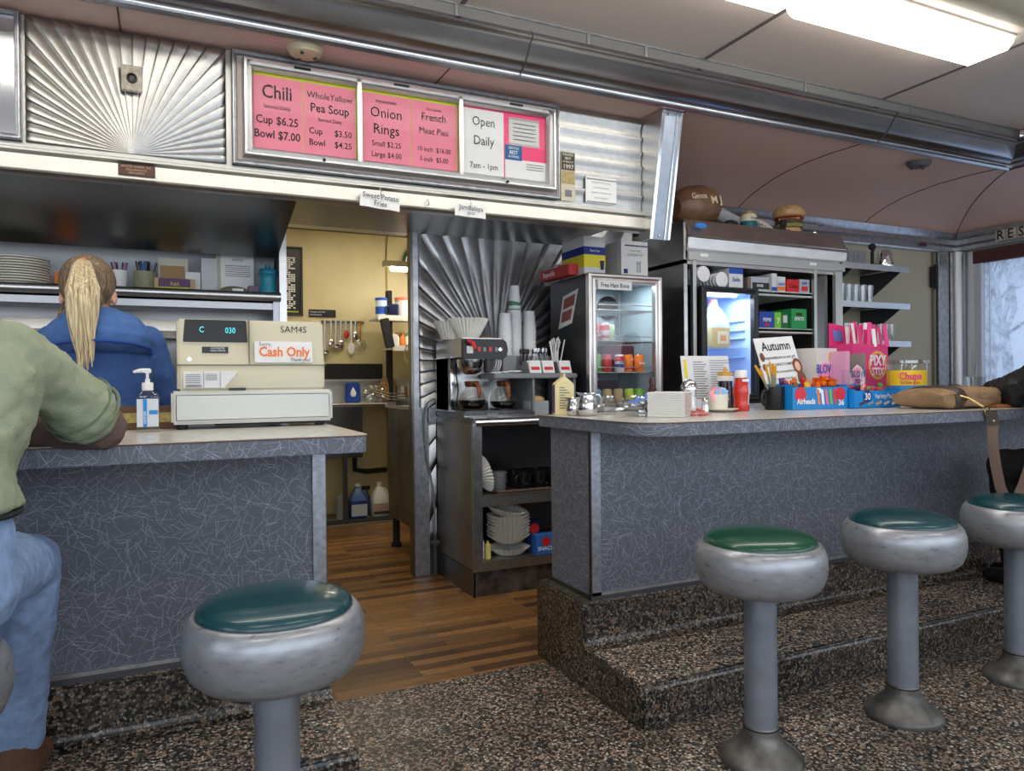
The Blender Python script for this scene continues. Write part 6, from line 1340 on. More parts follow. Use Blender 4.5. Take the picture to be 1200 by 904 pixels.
lettering(t, [('SANITIZER', .010, (-.005, -.0315, .028), 'LEFT', .9, .01)], WHITEI, xd=(0, 0, 1), ud=(-1, 0, 0))
B().lathe([(.014, .140), (.018, .142), (.018, .165), (.016, .168), (.008, .168), (.008, .180), (0, .180)], seg=20).build('collar', WHITE, t, smooth=True, sharp=40)
b = B(); b.tube([(0, 0, .17), (0, 0, .205)], .0055, 8); b.tube([(.010, 0, .208), (-.02, 0, .209), (-.044, 0, .204)], [.009, .008, .005], 8); b.box(-.012, .012, -.008, .008, .200, .214); b.build('pump_head', WHITE, t, bevel=.002)
t = thing('wooden_box', 'old wooden box with brass label strip behind the hand sanitizer', 'box', (-.07, 2.93, ZC))
b = B(); b.box(-.20, .035, 2.93, 3.05, ZC, 1.222); b.build('box_body', WOODD, t, world=True, bevel=.003)
b = B(); b.box(-.195, .03, 2.925, 2.93, 1.165, 1.200); b.build('brass_strip', mat('aged_brass_label', srgb(176, 156, 92), .5, noise=.3, nscale=80), t, world=True)

# ================================================================== SHELF BEHIND THE WOMAN
t = thing('pass_shelf', 'long stainless double-edged shelf on the white wall behind the woman', 'shelf', (0, 4.5, 1.80))
b = B(); b.box(-3.3, .60, 4.42, 4.75, 1.800, 1.815); b.build('shelf_plate', STEEL, t, world=True)
b = B(); b.tube([(-3.3, 4.41, 1.800), (.604, 4.41, 1.800)], .026, 16); b.build('round_rail', STEEL, t, world=True, smooth=True, sharp=60)
b = B(); b.box(-3.3, .565, 4.44, 4.452, 1.728, 1.775); b.box(-3.3, .565, 4.44, 4.74, 1.765, 1.775); b.build('flat_edge', mat('pale_steel', (.42, .43, .45), .4, 1), t, world=True)
b = B(); b.box(.565, .60, 4.43, 4.45, 1.30, 1.78); b.build('post', mat('pale_steel', (.7, .7, .7), .4, 1), t, world=True)
t = thing('lower_backbar', 'stainless back bar below the shelf behind the woman', 'cabinet', (0, 4.5, 1.0))
b = B(); b.box(-3.3, .60, 4.72, 4.75, 1.0, 1.73); b.build('splash_panel', STEELD, t, world=True)
b = B(); b.box(-3.3, .60, 4.52, 4.72, 1.62, 1.66); b.prism([(4.52, 1.66), (4.50, 1.60), (4.52, 1.56), (4.72, 1.56), (4.72, 1.62)], 'x', -3.3, .60); b.build('lower_shelf', STEEL, t, world=True)
b = B(); b.box(-3.3, .60, 4.10, 4.74, .1, 1.05); b.build('cabinet_body', STEEL, t, world=True)
tag(B().box(.06, .26, 4.45, 4.47, 1.33, 1.53).build('white_paper', PAPER), 'white sheet hanging below the shelf left of the register', 'paper')
# plates
PL = mat('cream_plate', srgb(222, 216, 200), .22)
p0 = B().lathe([(0, 0), (.07, 0), (.10, .006), (.127, .009), (.131, .010), (.131, .0175), (.128, .018), (.10, .010), (.07, .005), (0, .005)], seg=48).build('dinner_plate', PL, smooth=True, sharp=60)
pe = B(); pe.tube([(.1305*cos(a*pi/24), .1305*sin(a*pi/24), .0182) for a in range(48)], .0009, 5, closed=True); pe.build('brown_rim', mat('brown_rim', srgb(110, 82, 60), .4), p0)
tag(p0, 'cream plate at the bottom of the stack on the shelf', 'plate', 'stacked cream plates'); p0.location = (-.70, 4.585, 1.8155); p0.scale = (1.12, 1.12, 1)
for k in range(1, 11):
    o = dup(p0, (-.70+random.uniform(-.004, .004), 4.585, 1.8155+k*.0135)); o['label'] = 'cream plate, %s from the bottom of the stack on the shelf' % ordn(k)
    if k == 10: o['label'] = 'topmost cream plate of the stack on the shelf'; del o['group']
t = thing('orange_card', 'orange card standing on the shelf left of the woman', 'card', (-.485, 4.60, 1.816))
B().box(-.05, .05, 0, .012, 0, .095).build('card', mat('orange_card', srgb(240, 130, 40), .6), t)
def pens(cx, cy, z, n, cols_, lab, spread=.02, L=.14, g='pens'):
    for k in range(n):
        nm, m = cols_[k % len(cols_)]; a = random.uniform(-.22, .22); px_ = cx+random.uniform(-spread, spread)
        b = B(); b.cyl(0, 0, 0, L, .0045, seg=8); b.cyl(0, 0, L, L+.02, .0055, .004, seg=8); o = b.build('pen', m); o.location = (px_, cy+random.uniform(-.015, .015), z); o.rotation_euler = (random.uniform(-.1, .1), a, 0)
        tag(o, '%s pen standing in the %s' % (nm, lab), 'pen', '%s pens in the %s' % (nm, lab))
DKB = mat('pen_navy', srgb(40, 50, 80), .4); LTB = mat('pen_blue', srgb(70, 110, 160), .4); PRP = mat('pen_pinkish', srgb(190, 110, 120), .4)
t = thing('white_cup', 'white plastic cup full of pens on the shelf right of the woman', 'cup', (-.23, 4.58, 1.816))
B().lathe([(0, 0), (.034, 0), (.036, .005), (.046, .115), (.043, .115), (.034, .008), (0, .008)], seg=28).build('cup', WHITE, t, smooth=True, sharp=50)
pens(-.23, 4.58, 1.83, 7, [('dark blue', DKB), ('blue', LTB), ('pinkish', PRP)], 'white cup', .02, .13)
t = thing('green_vase', 'sage green vase with herringbone pattern full of pens', 'vase', (-.105, 4.58, 1.816))
VG = mat('sage_ceramic', srgb(150, 148, 116), .4)
B().lathe([(0, 0), (.048, 0), (.05, .004), (.052, .115), (.049, .115), (.047, .008), (0, .008)], seg=32).build('vase', VG, t, smooth=True, sharp=50)
b = B()
for k in range(12):
    a0 = k*2*pi/12
    for j in range(5):
        z = .012+j*.021; s = .0525
        b.tube([(s*cos(a0), s*sin(a0), z), (s*cos(a0+.26), s*sin(a0+.26), z+.02)], .002, 4); b.tube([(s*cos(a0+.26), s*sin(a0+.26), z+.02), (s*cos(a0+.52), s*sin(a0+.52), z)], .002, 4)
b.build('herringbone_relief', VG, t)
pens(-.105, 4.58, 1.83, 16, [('dark', DKB), ('blue', LTB), ('black', BLACK)], 'green vase', .032, .14)
t = thing('wooden_card_holder', 'pale wooden holder with purple and lime label holding cards on the shelf', 'holder', (.05, 4.56, 1.816))
PW = mat('pale_wood', srgb(186, 160, 116), .6, noise=.12, nscale=12)
b = B(); b.box(-.105, .105, -.005, 0, 0, .012); b.box(-.105, -.082, -.01, .06, 0, .082); b.box(.08, .105, -.01, .06, 0, .082); b.box(-.105, .105, -.01, .06, 0, .01); b.box(-.105, .105, .05, .06, 0, .08); b.build('holder', PW, t)
b = B(); b.box(-.08, .078, -.009, -.005, .034, .082); b.build('purple_label', mat('purple_label', srgb(92, 54, 96), .5), t)
b = B(); b.box(-.08, .078, -.0095, -.005, .010, .034); b.build('lime_label', LIME, t)
lettering(t, [('het', .035, (0, -.0105, .042), 'CENTER', 1, .01)], mat('gold_print', srgb(206, 180, 90), .5))
tag(B().box(-.02, .10, 4.592, 4.60, 1.83, 1.975).build('brown_card', KRAFT), 'brown card standing in the wooden holder', 'card')
tag(B().box(-.035, .12, 4.610, 4.616, 1.83, 2.02).build('cream_sheet', mat('cream_sheet', srgb(204, 198, 180), .8), None), 'cream sheet behind the brown card in the wooden holder', 'paper')
tag(B().box(.105, .185, 4.60, 4.607, 1.83, 1.945).build('receipt', PAPER), 'crumpled white receipt standing right of the brown card', 'paper')
tag(B().box(.19, .275, 4.60, 4.66, 1.816, 2.03).build('folder', mat('grey_white_folder', srgb(196, 198, 202), .6)), 'pale folder standing between the wooden holder and the papers', 'folder')
t = thing('paper_notice', 'white printed notices propped on the shelf beside the teal bottle', 'paper', (.38, 4.62, 1.816))
B().box(-.085, .10, 0, .004, .03, .25).build('front_sheet', PAPER, t)
B().box(-.11, .06, .006, .010, .03, .245).build('rear_sheet', mat('cream_sheet', (.6, .6, .55), .8), t)
b = B()
for k in range(6): b.box(-.06, .08, -.0012, 0, .12+k*.012, .124+k*.012)
b.build('print', INKG, t)
lettering(t, [('NOTICE', .018, (.01, -.0015, .21), 'CENTER', .9)], INK)
t = thing('purse', 'grey-green pouch with white label lying on the shelf before the papers', 'pouch', (.36, 4.53, 1.816))
b = B(); b.ell((0, 0, .024), (.075, .03, .026)); b.build('pouch_body', mat('olive_pouch', srgb(110, 112, 96), .7), t, smooth=True)
B().box(-.01, .05, -.033, -.030, .018, .034).build('label', WHITEI, t)
tag(B().box(.44, .50, 4.50, 4.58, 1.816, 1.87).build('striped_tin', mat('purple_striped', srgb(110, 84, 110), .5, noise=.4, nscale=90)), 'small purple striped box between the pouch and the teal bottle', 'box')
t = thing('teal_bottle', 'teal plastic drinking bottle at the right end of the shelf', 'bottle', (.545, 4.50, 1.816))
TEAL = mat('teal_plastic', srgb(36, 140, 164), .3, alpha=.92)
B().lathe([(0, 0), (.050, 0), (.052, .006), (.050, .03), (.043, .075), (.045, .11), (.050, .12), (0, .12)], seg=28).build('bottle_body', TEAL, t, smooth=True)
B().lathe([(.052, .118), (.055, .122), (.055, .14), (.045, .156), (.016, .162), (.015, .178), (.010, .18), (0, .18)], seg=28).build('cap', mat('deep_teal', srgb(28, 112, 140), .35), t, smooth=True, sharp=40)

# ================================================================== KITCHEN
t = thing('kitchen_counter', 'steel kitchen counter with raised back along the yellow wall', 'counter', (1.5, 7.0, 0))
b = B(); b.box(.4, 3.1, 6.78, 7.28, 1.08, 1.11); b.tube([(.4, 6.78, 1.10), (3.1, 6.78, 1.10)], .014, 8); b.build('top', STEEL, t, world=True)
b = B(); b.box(.4, 3.1, 7.22, 7.29, 1.11, 1.33); b.box(.4, 2.02, 7.18, 7.24, 1.315, 1.335); b.build('backsplash', mat('pale_steel_wall', (.55, .55, .52), .45, 1), t, world=True)
b = B(); b.box(.4, 1.66, 6.82, 7.2, .60, 1.08); b.build('sink_body', STEELD, t, world=True)
b = B()
for x in (1.5, 1.95, 2.5): b.box(x-.02, x+.02, 6.84, 6.88, 0, 1.08)
b.build('leg', STEELD, t, world=True)
b = B(); b.box(1.95, 2.02, 6.86, 6.9, .0, .80); b.build('beige_door_edge', BEIGE, t, world=True)
b = B(); b.box(1.28, 1.98, 7.27, 7.30, 1.30, 1.49); tag(b.build('black_rail_strip', BLACKM), 'black strip on the yellow kitchen wall above the sink', 'strip')
t = thing('steel_prep_cabinet', 'tall dark steel cabinet side inside the kitchen doorway', 'cabinet', (1.9, 5.3, 0))
b = B(); b.box(1.60, 2.4, 4.98, 5.72, .24, 1.10); b.build('cabinet_body', mat('grimy_steel', (.22, .20, .18), .38, 1, noise=.35, nscale=6), t, world=True)
b = B(); b.box(1.585, 2.42, 4.96, 5.75, 1.10, 1.125); b.build('top', STEEL, t, world=True)
b = B()
for x, y in ((1.64, 5.66), (1.64, 5.05), (2.3, 5.66)): b.cyl(x, y, .02, .24, .028); b.cyl(x, y, 0, .03, .04, seg=16)
b.build('leg', BLACKM, t, world=True)
t = thing('kitchen_trays', 'steel tray and wire rack on the prep cabinet', 'tray', (1.9, 5.6, 1.126))
b = B(); b.box(1.60, 2.1, 5.45, 5.74, 1.126, 1.14); b.box(1.585, 2.1, 5.44, 5.46, 1.126, 1.165); b.build('tray', STEELD, t, world=True)
b = B()
for k in range(3): b.tube([(1.56, 5.5+.0, 1.17+k*.022), (2.1, 5.5, 1.17+k*.022)], .006, 6); b.tube([(1.56, 5.5, 1.17+k*.022), (1.50, 5.72, 1.20+k*.022)], .006, 6)
b.build('wire_rack', STEELB, t, world=True)
t = thing('white_container', 'white plastic container at the right inside the doorway', 'container', (1.72, 5.35, 1.126))
b = B(); b.box(-.05, .05, -.05, .05, 0, .17, taper=-.006); b.build('tub', WHITE, t, bevel=.008)
t = thing('leaf_utensil', 'leaf-patterned wire utensil standing in the white container', 'utensil', (1.69, 5.33, 1.20))
b = B(); b.tube([(.0, 0, 0), (-.02, 0, .22)], .005, 6); b.tube([(.05, 0, 0), (.01, 0, .22)], .005, 6)
ov = [(-.01+.06*cos(a*pi/10), 0, .31+.09*sin(a*pi/10)) for a in range(20)]; b.tube(ov, .004, 6, closed=True); b.tube([(-.01, 0, .22), (-.01, 0, .40)], .003, 5)
for k in range(4): b.tube([(-.06, 0, .29+.03*k), (-.01, 0, .26+.03*k), (.04, 0, .29+.03*k)], .003, 5)
b.build('wire_frame', STEELB, t, smooth=True)
tag(crumple('brown_paper_bag', (1.985, 7.08, 1.225), (.09, .07, .13), KRAFT, 5.0, .35), 'brown paper bag behind the wire rack in the kitchen', 'bag')
tag(crumple('clear_bag', (1.80, 6.93, 1.18), (.11, .09, .085), BAGM, 8.0, .4), 'crumpled clear bag on the kitchen counter', 'bag')
t = thing('steel_bowl', 'shiny steel pot on the kitchen counter beside the clear bag', 'pot', (2.13, 6.9, 1.112))
B().lathe([(0, 0), (.10, 0), (.115, .02), (.12, .15), (.128, .155), (.112, .15), (.105, .02), (0, .012)], seg=32).build('pot', STEELB, t, smooth=True, sharp=60)
t = thing('blue_soap_pack', 'blue detergent pouch with white drop on the kitchen counter', 'pouch', (1.60, 6.95, 1.112))
b = B(); b.box(-.075, .075, -.03, .03, 0, .19, taper=.006); b.build('pouch', mat('blue_pouch', srgb(30, 66, 150), .4), t, bevel=.012)
b = B(); b.lathe([(0, 0), (.022, .012), (.030, .035), (.02, .065), (0, .10)], seg=16, R=Matrix.Translation((0, -.025, .05)) @ Matrix.Scale(.4, 4, (0, 1, 0))); b.build('white_drop', WHITEI, t, smooth=True)
# hanging utensils
t = thing('utensil_rail', 'steel rail on the yellow wall from which the ladles hang', 'rail', (1.6, 7.28, 1.9))
b = B(); b.box(1.38, 1.80, 7.28, 7.30, 1.895, 1.915); b.build('rail', STEELD, t, world=True)
def utensil(x, L, kind, lab, m=STEEL):
    t = thing('kitchen_utensil', lab, 'utensil', (x, 7.265, 1.92), group=None)
    b = B(); b.tube([(0, 0, 0), (0, 0, -L)], [.011, .008], 8, flat=.4); b.build('handle', m, t)
    if kind == 'ladle': B().lathe([(0, -.05), (.03, -.042), (.048, -.018), (.052, 0), (.049, 0), (.028, -.035), (0, -.042)], z=-L+.0, seg=20, R=Matrix.Rotation(0, 4, 'X')).build('bowl', STEELB, t, smooth=True, sharp=60)
    elif kind == 'spoon': B().ell((0, 0, -L-.03), (.032, .010, .045)).build('bowl', STEELB, t, smooth=True)
    elif kind == 'scraper': B().ell((0, 0, -L-.04), (.035, .008, .06)).build('head', WHITE, t, smooth=True)
    elif kind == 'strainer':
        b = B()
        for r in (.02, .035, .055): b.tube([(r*cos(a*pi/10), 0, -L-.05+r*sin(a*pi/10)) for a in range(20)], .003, 5, closed=True)
        b.build('wire_head', STEELB, t)
    elif kind == 'red': B().ell((0, -.012, -L-.0), (.026, .012, .042)).build('red_grip', mat('red_rubber', srgb(190, 50, 44), .5), t, smooth=True)
utensil(1.41, .30, 'ladle', 'large ladle, leftmost of the hanging kitchen utensils')
utensil(1.47, .20, 'spoon', 'long steel spoon second from the left on the kitchen rail')
utensil(1.515, .24, 'ladle', 'ladle third from the left on the kitchen rail')
utensil(1.565, .21, 'spoon', 'steel spoon left of the red-gripped utensil')
utensil(1.615, .14, 'red', 'utensil with red rubber grip hanging on the kitchen rail')
utensil(1.665, .24, 'scraper', 'white scraper hanging right of the red-gripped utensil', WHITE)
utensil(1.71, .12, 'spoon', 'short measuring spoon hanging beside the white scraper')
utensil(1.755, .20, 'strainer', 'round wire strainer with wooden handle, rightmost on the rail', mat('light_wood_handle', srgb(176, 120, 60), .6))
# wall signs and poster
t = thing('black_wall_sign', 'narrow black plate with pale lettering on the yellow wall', 'sign', (1.39, 7.29, 1.98))
B().box(1.262, 1.52, 7.288, 7.30, 1.945, 2.02).build('plate', BLACK, t, world=True)
lettering(t, [('Emergency Exit Plan', .022, (1.272, 7.286, 1.990), 'LEFT', .8), ('staff only beyond', .02, (1.272, 7.286, 1.963), 'LEFT', .8)], WHITEI, world=True)
t = thing('black_poster', 'tall black poster with white lettering at the kitchen wall edge', 'poster', (1.11, 7.29, 2.28))
B().box(1.0, 1.20, 7.288, 7.30, 1.96, 2.61).build('board', BLACK, t, world=True)
b = B(); frame(b, .995, 1.205, 1.955, 2.615, .018, 7.27, 7.29, .004); b.build('frame', mat('dark_grey_frame', (.05, .05, .05), .4), t, world=True)
b = B()
for k in range(26): 
    for j in range(4): 
        if random.random() > .25: b.box(1.05+j*.022, 1.05+j*.022+.018, 7.285, 7.288, 2.02+k*.02, 2.034+k*.02)
b.build('white_writing', WHITEI, t, world=True)
B().box(1.05, 1.16, 7.285, 7.288, 1.985, 1.997).build('yellow_bar', LIME, t, world=True)
t = thing('kitchen_wall_shelf', 'white wall shelves with jars at the right of the kitchen', 'shelf', (2.0, 6.9, 1.9))
b = B(); b.box(1.80, 3.1, 6.75, 7.1, 1.90, 1.92); b.box(1.80, 3.1, 6.745, 6.755, 1.885, 1.935); b.box(1.93, 3.1, 6.75, 7.1, 1.615, 1.635); b.box(1.93, 3.1, 6.745, 6.755, 1.60, 1.65); b.build('board', mat('white_shelf_board', srgb(214, 212, 204), .5), t, world=True)
b = B(); b.box(1.97, 2.01, 7.0, 7.1, 1.12, 2.2); b.build('upright', BLACKM, t, world=True)
b = B(); b.box(-.045, .045, -.012, .012, -.28, 0, R=RY(rad(-12))); t2_ = b.build('black_cleaver_board', BLACKM, bevel=.008); t2_.location = (1.85, 6.72, 1.90); tag(t2_, 'black slab hanging at an angle below the upper kitchen shelf', 'board')
t = thing('blue_lid_jar', 'white and blue wipes tub with blue lid on the upper kitchen shelf', 'tub', (1.86, 6.85, 1.92))
B().cyl(0, 0, 0, .16, .055).build('tub', mat('pale_blue_white', srgb(196, 212, 224), .5), t, smooth=True, sharp=40); B().cyl(0, 0, .16, .185, .058).build('lid', mat('royal_blue_plastic', srgb(40, 80, 170), .4), t, smooth=True, sharp=40); B().lathe([(.0555, .03), (.0565, .10)], seg=24).build('blue_label', mat('royal_blue_plastic', (.05, .1, .4), .4), t)
m_ = mug((1.965, 6.80, 1.92), mat('navy_glaze', srgb(36, 40, 84), .3), 'navy mug on the upper kitchen shelf between the two tubs', 0, s=1.25)
t = thing('big_white_tub', 'large white tub with salmon lid on the upper kitchen shelf', 'tub', (2.12, 6.90, 1.92))
B().cyl(0, 0, 0, .17, .105).build('tub', WHITE, t, smooth=True, sharp=40); B().cyl(0, 0, .17, .20, .11).build('lid', mat('salmon_lid', srgb(226, 120, 100), .5), t, smooth=True, sharp=40)
for k, (x, c, nm) in enumerate(((2.00, srgb(214, 80, 60), 'red-capped'), (2.06, srgb(232, 130, 50), 'orange'), (2.11, srgb(70, 160, 80), 'green-capped'), (2.17, srgb(210, 60, 100), 'magenta'))):
    t = thing('squeeze_bottle', '%s bottle on the lower kitchen shelf' % nm, 'bottle', (x, 6.82, 1.635))
    B().lathe([(0, 0), (.026, 0), (.028, .01), (.026, .09), (.014, .11), (0, .11)], seg=16).build('bottle', WHITE if k in (0, 2) else mat('sb'+nm, c, .4), t, smooth=True); B().cyl(0, 0, .11, .145, .013, .008, 12).build('cap', mat('sb'+nm, c, .4), t)
tag(B().box(1.94, 1.99, 6.77, 6.86, 1.635, 1.76).build('white_box', PAPER), 'white box at the left end of the lower kitchen shelf', 'box')
t = thing('kitchen_tube_light', 'glowing fluorescent tube hanging on a chain in the kitchen', 'ceiling light', (2.2, 6.4, 2.33))
b = B(); b.box(1.76, 2.9, 6.36, 6.44, 2.335, 2.385); b.build('housing', mat('tan_housing', srgb(120, 108, 84), .5), t, world=True)
b = B(); b.tube([(1.83, 6.40, 2.325), (2.86, 6.40, 2.325)], .026, 10); b.build('tube', mat('kitchen_tube', (1, .95, .82), .4, emit=45), t, world=True)
b = B(); b.tube([(1.78, 6.40, 2.385), (1.80, 6.40, 2.60), (1.83, 6.40, 2.82)], .004, 5); b.tube([(2.85, 6.40, 2.385), (2.85, 6.40, 2.82)], .004, 5); b.build('chain', BLACKM, t, world=True)
kl = bpy.data.lights.new('kitchen_fill', 'AREA'); kl.size = 1.2; kl.energy = 15; kl.color = (1, .90, .70); o = bpy.data.objects.new('kitchen_fill', kl); COL.objects.link(o); o.location = (1.4, 6.0, 2.80)  # added area light without a fixture, brightens the kitchen beside the tube
t = thing('wall_clock', 'round green-rimmed clock on the kitchen wall, mostly hidden by the jamb', 'clock', (2.35, 7.28, 2.53))
b = B(); b.tube([(.14*cos(a*pi/16), -.02, .14*sin(a*pi/16)) for a in range(32)], .018, 8, closed=True); b.build('rim', mat('green_rim', srgb(40, 76, 60), .4), t, smooth=True)
b = B(); b.lathe([(0, 0), (.14, 0), (.14, .008), (0, .008)], seg=32, R=Matrix.Rotation(pi/2, 4, 'X')); b.build('dial', mat('clock_dial', srgb(210, 214, 196), .5), t)
b = B(); b.box(-.003, .003, -.014, -.010, 0, .10); b.box(-.07, 0, -.014, -.010, -.003, .003); b.build('hand', BLACK, t)
# jugs on the floor
t = thing('blue_cleaner_jug', 'jug of blue cleaner with white label on the kitchen floor', 'jug', (1.64, 6.98, .008))
jug(t, mat('blue_fluid_jug', srgb(90, 120, 170), .3, alpha=.75), 1.12, mat('blue_fluid', srgb(36, 66, 130), .3), .55, WHITE)
B().box(-.075, .075, -.0885, -.086, .03, .14).build('label', mat('jug_label_white', srgb(190, 194, 204), .6), t)
t = thing('bleach_jug', 'white bleach jug with red and dark label on the kitchen floor', 'jug', (1.86, 7.0, .008))
jug(t, WHITE, 1.12, None, .5, WHITE)
B().box(-.075, .075, -.0885, -.086, .03, .13).build('label', mat('bleach_label', srgb(190, 160, 150), .6), t)
B().box(-.075, .075, -.0895, -.0885, .03, .055).build('dark_band', DGREY, t)
t = thing('spray_bottle', 'dark spray bottle between the two jugs on the kitchen floor', 'bottle', (1.76, 7.08, .008))
B().lathe([(0, 0), (.04, 0), (.042, .02), (.04, .16), (.016, .21), (.014, .25), (0, .25)], seg=20).build('bottle', mat('smoke_bottle', srgb(70, 76, 96), .3), t, smooth=True)
b = B(); b.box(-.05, .03, -.012, .012, .25, .285); b.tube([(-.03, 0, .25), (-.045, 0, .21)], .006, 6); b.build('trigger', BLACKM, t, bevel=.003)
tag(B().lathe([(0, 0), (.05, 0), (.052, .02), (.05, .2), (.02, .24), (0, .25)], 1.49, 7.0, .008, 20).build('grey_bottle', mat('grey_white_bottle', srgb(150, 154, 160), .4), smooth=True), 'pale bottle half hidden at the left of the blue cleaner jug', 'bottle')
b = B(); b.tube([(1.66, 7.15, .6), (1.66, 7.15, 1.05)], .03, 12); b.tube([(1.66, 7.15, .6), (1.66, 7.15, .45), (1.78, 7.2, .42), (2.0, 7.25, .42)], .025, 10); tag(b.build('drain_pipe', BLACKM, smooth=True), 'black drain pipe under the kitchen sink', 'pipe')
t = thing('floor_mat', 'dark mat on the kitchen floor below the sink', 'mat', (1.4, 6.85, .008))
B().prism(rounded(1.2, 1.95, 6.72, 6.9, (.03,)*4), 'z', .008, .016).build('mat', BLACKM, t, world=True)

# ================================================================== PEOPLE
SKIN = mat('skin', srgb(214, 164, 138), .5, noise=.05, nscale=20)
def V(*a): return Vector(a)
def ring(c, s, f, w, d, n=20, pw=2.4):
    out = []
    for k in range(n):
        a = 2*pi*k/n; m_ = (abs(cos(a))**pw+abs(sin(a))**pw)**(-1/pw)
        out.append(c+s*w*m_*cos(a)+f*d*m_*sin(a))
    return out
def torso(b, J, inf=0, top=True, bottom=None, wf=1.0):
    """J: hip, chest, neck points, s (to the figure's right), f (front)"""
    hip, ch, nk, s, f = J['hip'], J['chest'], J['neck'], J['s'], J['f']
    rings = []
    sh = J['hw']
    for t, w_, d_ in ((-.12, .60, .085), (0, .80, .11), (.12, .82, .115), (.35, .72, .10), (.6, .80, .108), (.85, .92, .112), (1.0, .95, .10)):
        if bottom is not None and t < bottom: continue
        c = hip.lerp(ch, t); rings.append(ring(c, s, f, (sh*w_*wf)+inf, d_*J.get('df', 1)+inf))
    rings.append(ring(ch.lerp(nk, .45), s, f, sh*.80+inf, .075+inf)); rings.append(ring(ch.lerp(nk, .72), s, f, sh*.48+inf, .062+inf)); rings.append(ring(ch.lerp(nk, .95), s, f, .062+inf, .06+inf))
    b.loft(rings)
def limb(b, pts, rad_, inf=0, seg=14):
    P_ = []; R_ = []
    for i in range(len(pts)-1):
        for k in range(5):
            t = k/5; P_.append(Vector(pts[i]).lerp(Vector(pts[i+1]), t)); R_.append(rad_[i]*(1-t)+rad_[i+1]*t+inf)
    P_.append(Vector(pts[-1])); R_.append(rad_[-1]+inf)
    b.tube(P_, R_, seg)
    for p, r in zip(pts, rad_): b.ell(p, (r+inf, r+inf, r+inf), u=14, v=10)
def head(b, c, f, u, sc=1.0):
    s = f.cross(u).normalized(); R = Matrix((s, f, u)).transposed()
    L = lambda x, y, z: c+(s*x+f*y+u*z)*sc
    b.ell(L(0, -.012, .025), (.076*sc, .094*sc, .092*sc), R, 24, 16)
    b.ell(L(0, .018, -.03), (.060*sc, .072*sc, .078*sc), R, 20, 14)
    b.ell(L(0, .048, -.088), (.030*sc, .030*sc, .024*sc), R)
    b.tube([L(0, .082, .018), L(0, .098, -.012), L(0, .106, -.030)], [.008*sc, .011*sc, .014*sc], 10)
    b.ell(L(0, .090, -.060), (.024*sc, .012*sc, .007*sc), R); b.ell(L(0, .089, -.070), (.021*sc, .012*sc, .007*sc), R)
    b.ell(L(.028, .078, .022), (.022*sc, .014*sc, .008*sc), R); b.ell(L(-.028, .078, .022), (.022*sc, .014*sc, .008*sc), R)
    for e in (-1, 1): b.ell(L(e*.078, -.008, -.008), (.009*sc, .018*sc, .030*sc), R)
    return L, R
def hand(b, w_, d, n, sc=1.0, curl=.5):
    """w_ wrist, d direction of fingers, n back-of-hand normal"""
    d = d.normalized(); n = (n-d*n.dot(d)).normalized(); s = d.cross(n)
    R = Matrix((s, d, n)).transposed()
    b.ell(w_+d*.045*sc, (.040*sc, .055*sc, .015*sc), R)
    for k, (o, L_) in enumerate(((-.030, .062), (-.010, .075), (.010, .080), (.030, .070))):
        p0 = w_+d*.080*sc+s*o*sc; p1 = p0+(d*cos(curl*.5)-n*sin(curl*.5))*L_*.45*sc; p2 = p1+(d*cos(curl*1.3)-n*sin(curl*1.3))*L_*.33*sc; p3 = p2+(d*cos(curl*2)-n*sin(curl*2))*L_*.25*sc
        b.tube([p0-d*.02*sc, p0, p1, p2, p3], [.010*sc, .0095*sc, .0090*sc, .0082*sc, .0062*sc], 8)
    p0 = w_+d*.03*sc+s*.034*sc; b.tube([p0, p0+(s*.8+d*.6)*.035*sc-n*.008*sc, p0+(s*.7+d*1.1)*.055*sc-n*.016*sc], [.013*sc, .011*sc, .008*sc], 8)
def remesh(o, vox, sm=2, disp=0, dsc=.12):
    m_ = o.modifiers.new('remesh', 'REMESH'); m_.mode = 'VOXEL'; m_.voxel_size = vox; m_.use_smooth_shade = True
    if sm: q = o.modifiers.new('smooth', 'SMOOTH'); q.iterations = sm; q.factor = .6
    if disp:
        tx = bpy.data.textures.new('folds', 'CLOUDS'); tx.noise_scale = dsc; tx.noise_depth = 2
        q = o.modifiers.new('folds', 'DISPLACE'); q.texture = tx; q.strength = disp; q.mid_level = .5; q.texture_coords = 'GLOBAL'
        tx = bpy.data.textures.new('creases', 'CLOUDS'); tx.noise_scale = dsc*.4; tx.noise_depth = 1; tx.noise_basis = 'VORONOI_F2_F1'
        q = o.modifiers.new('creases', 'DISPLACE'); q.texture = tx; q.strength = disp*.35; q.mid_level = .3; q.texture_coords = 'GLOBAL'
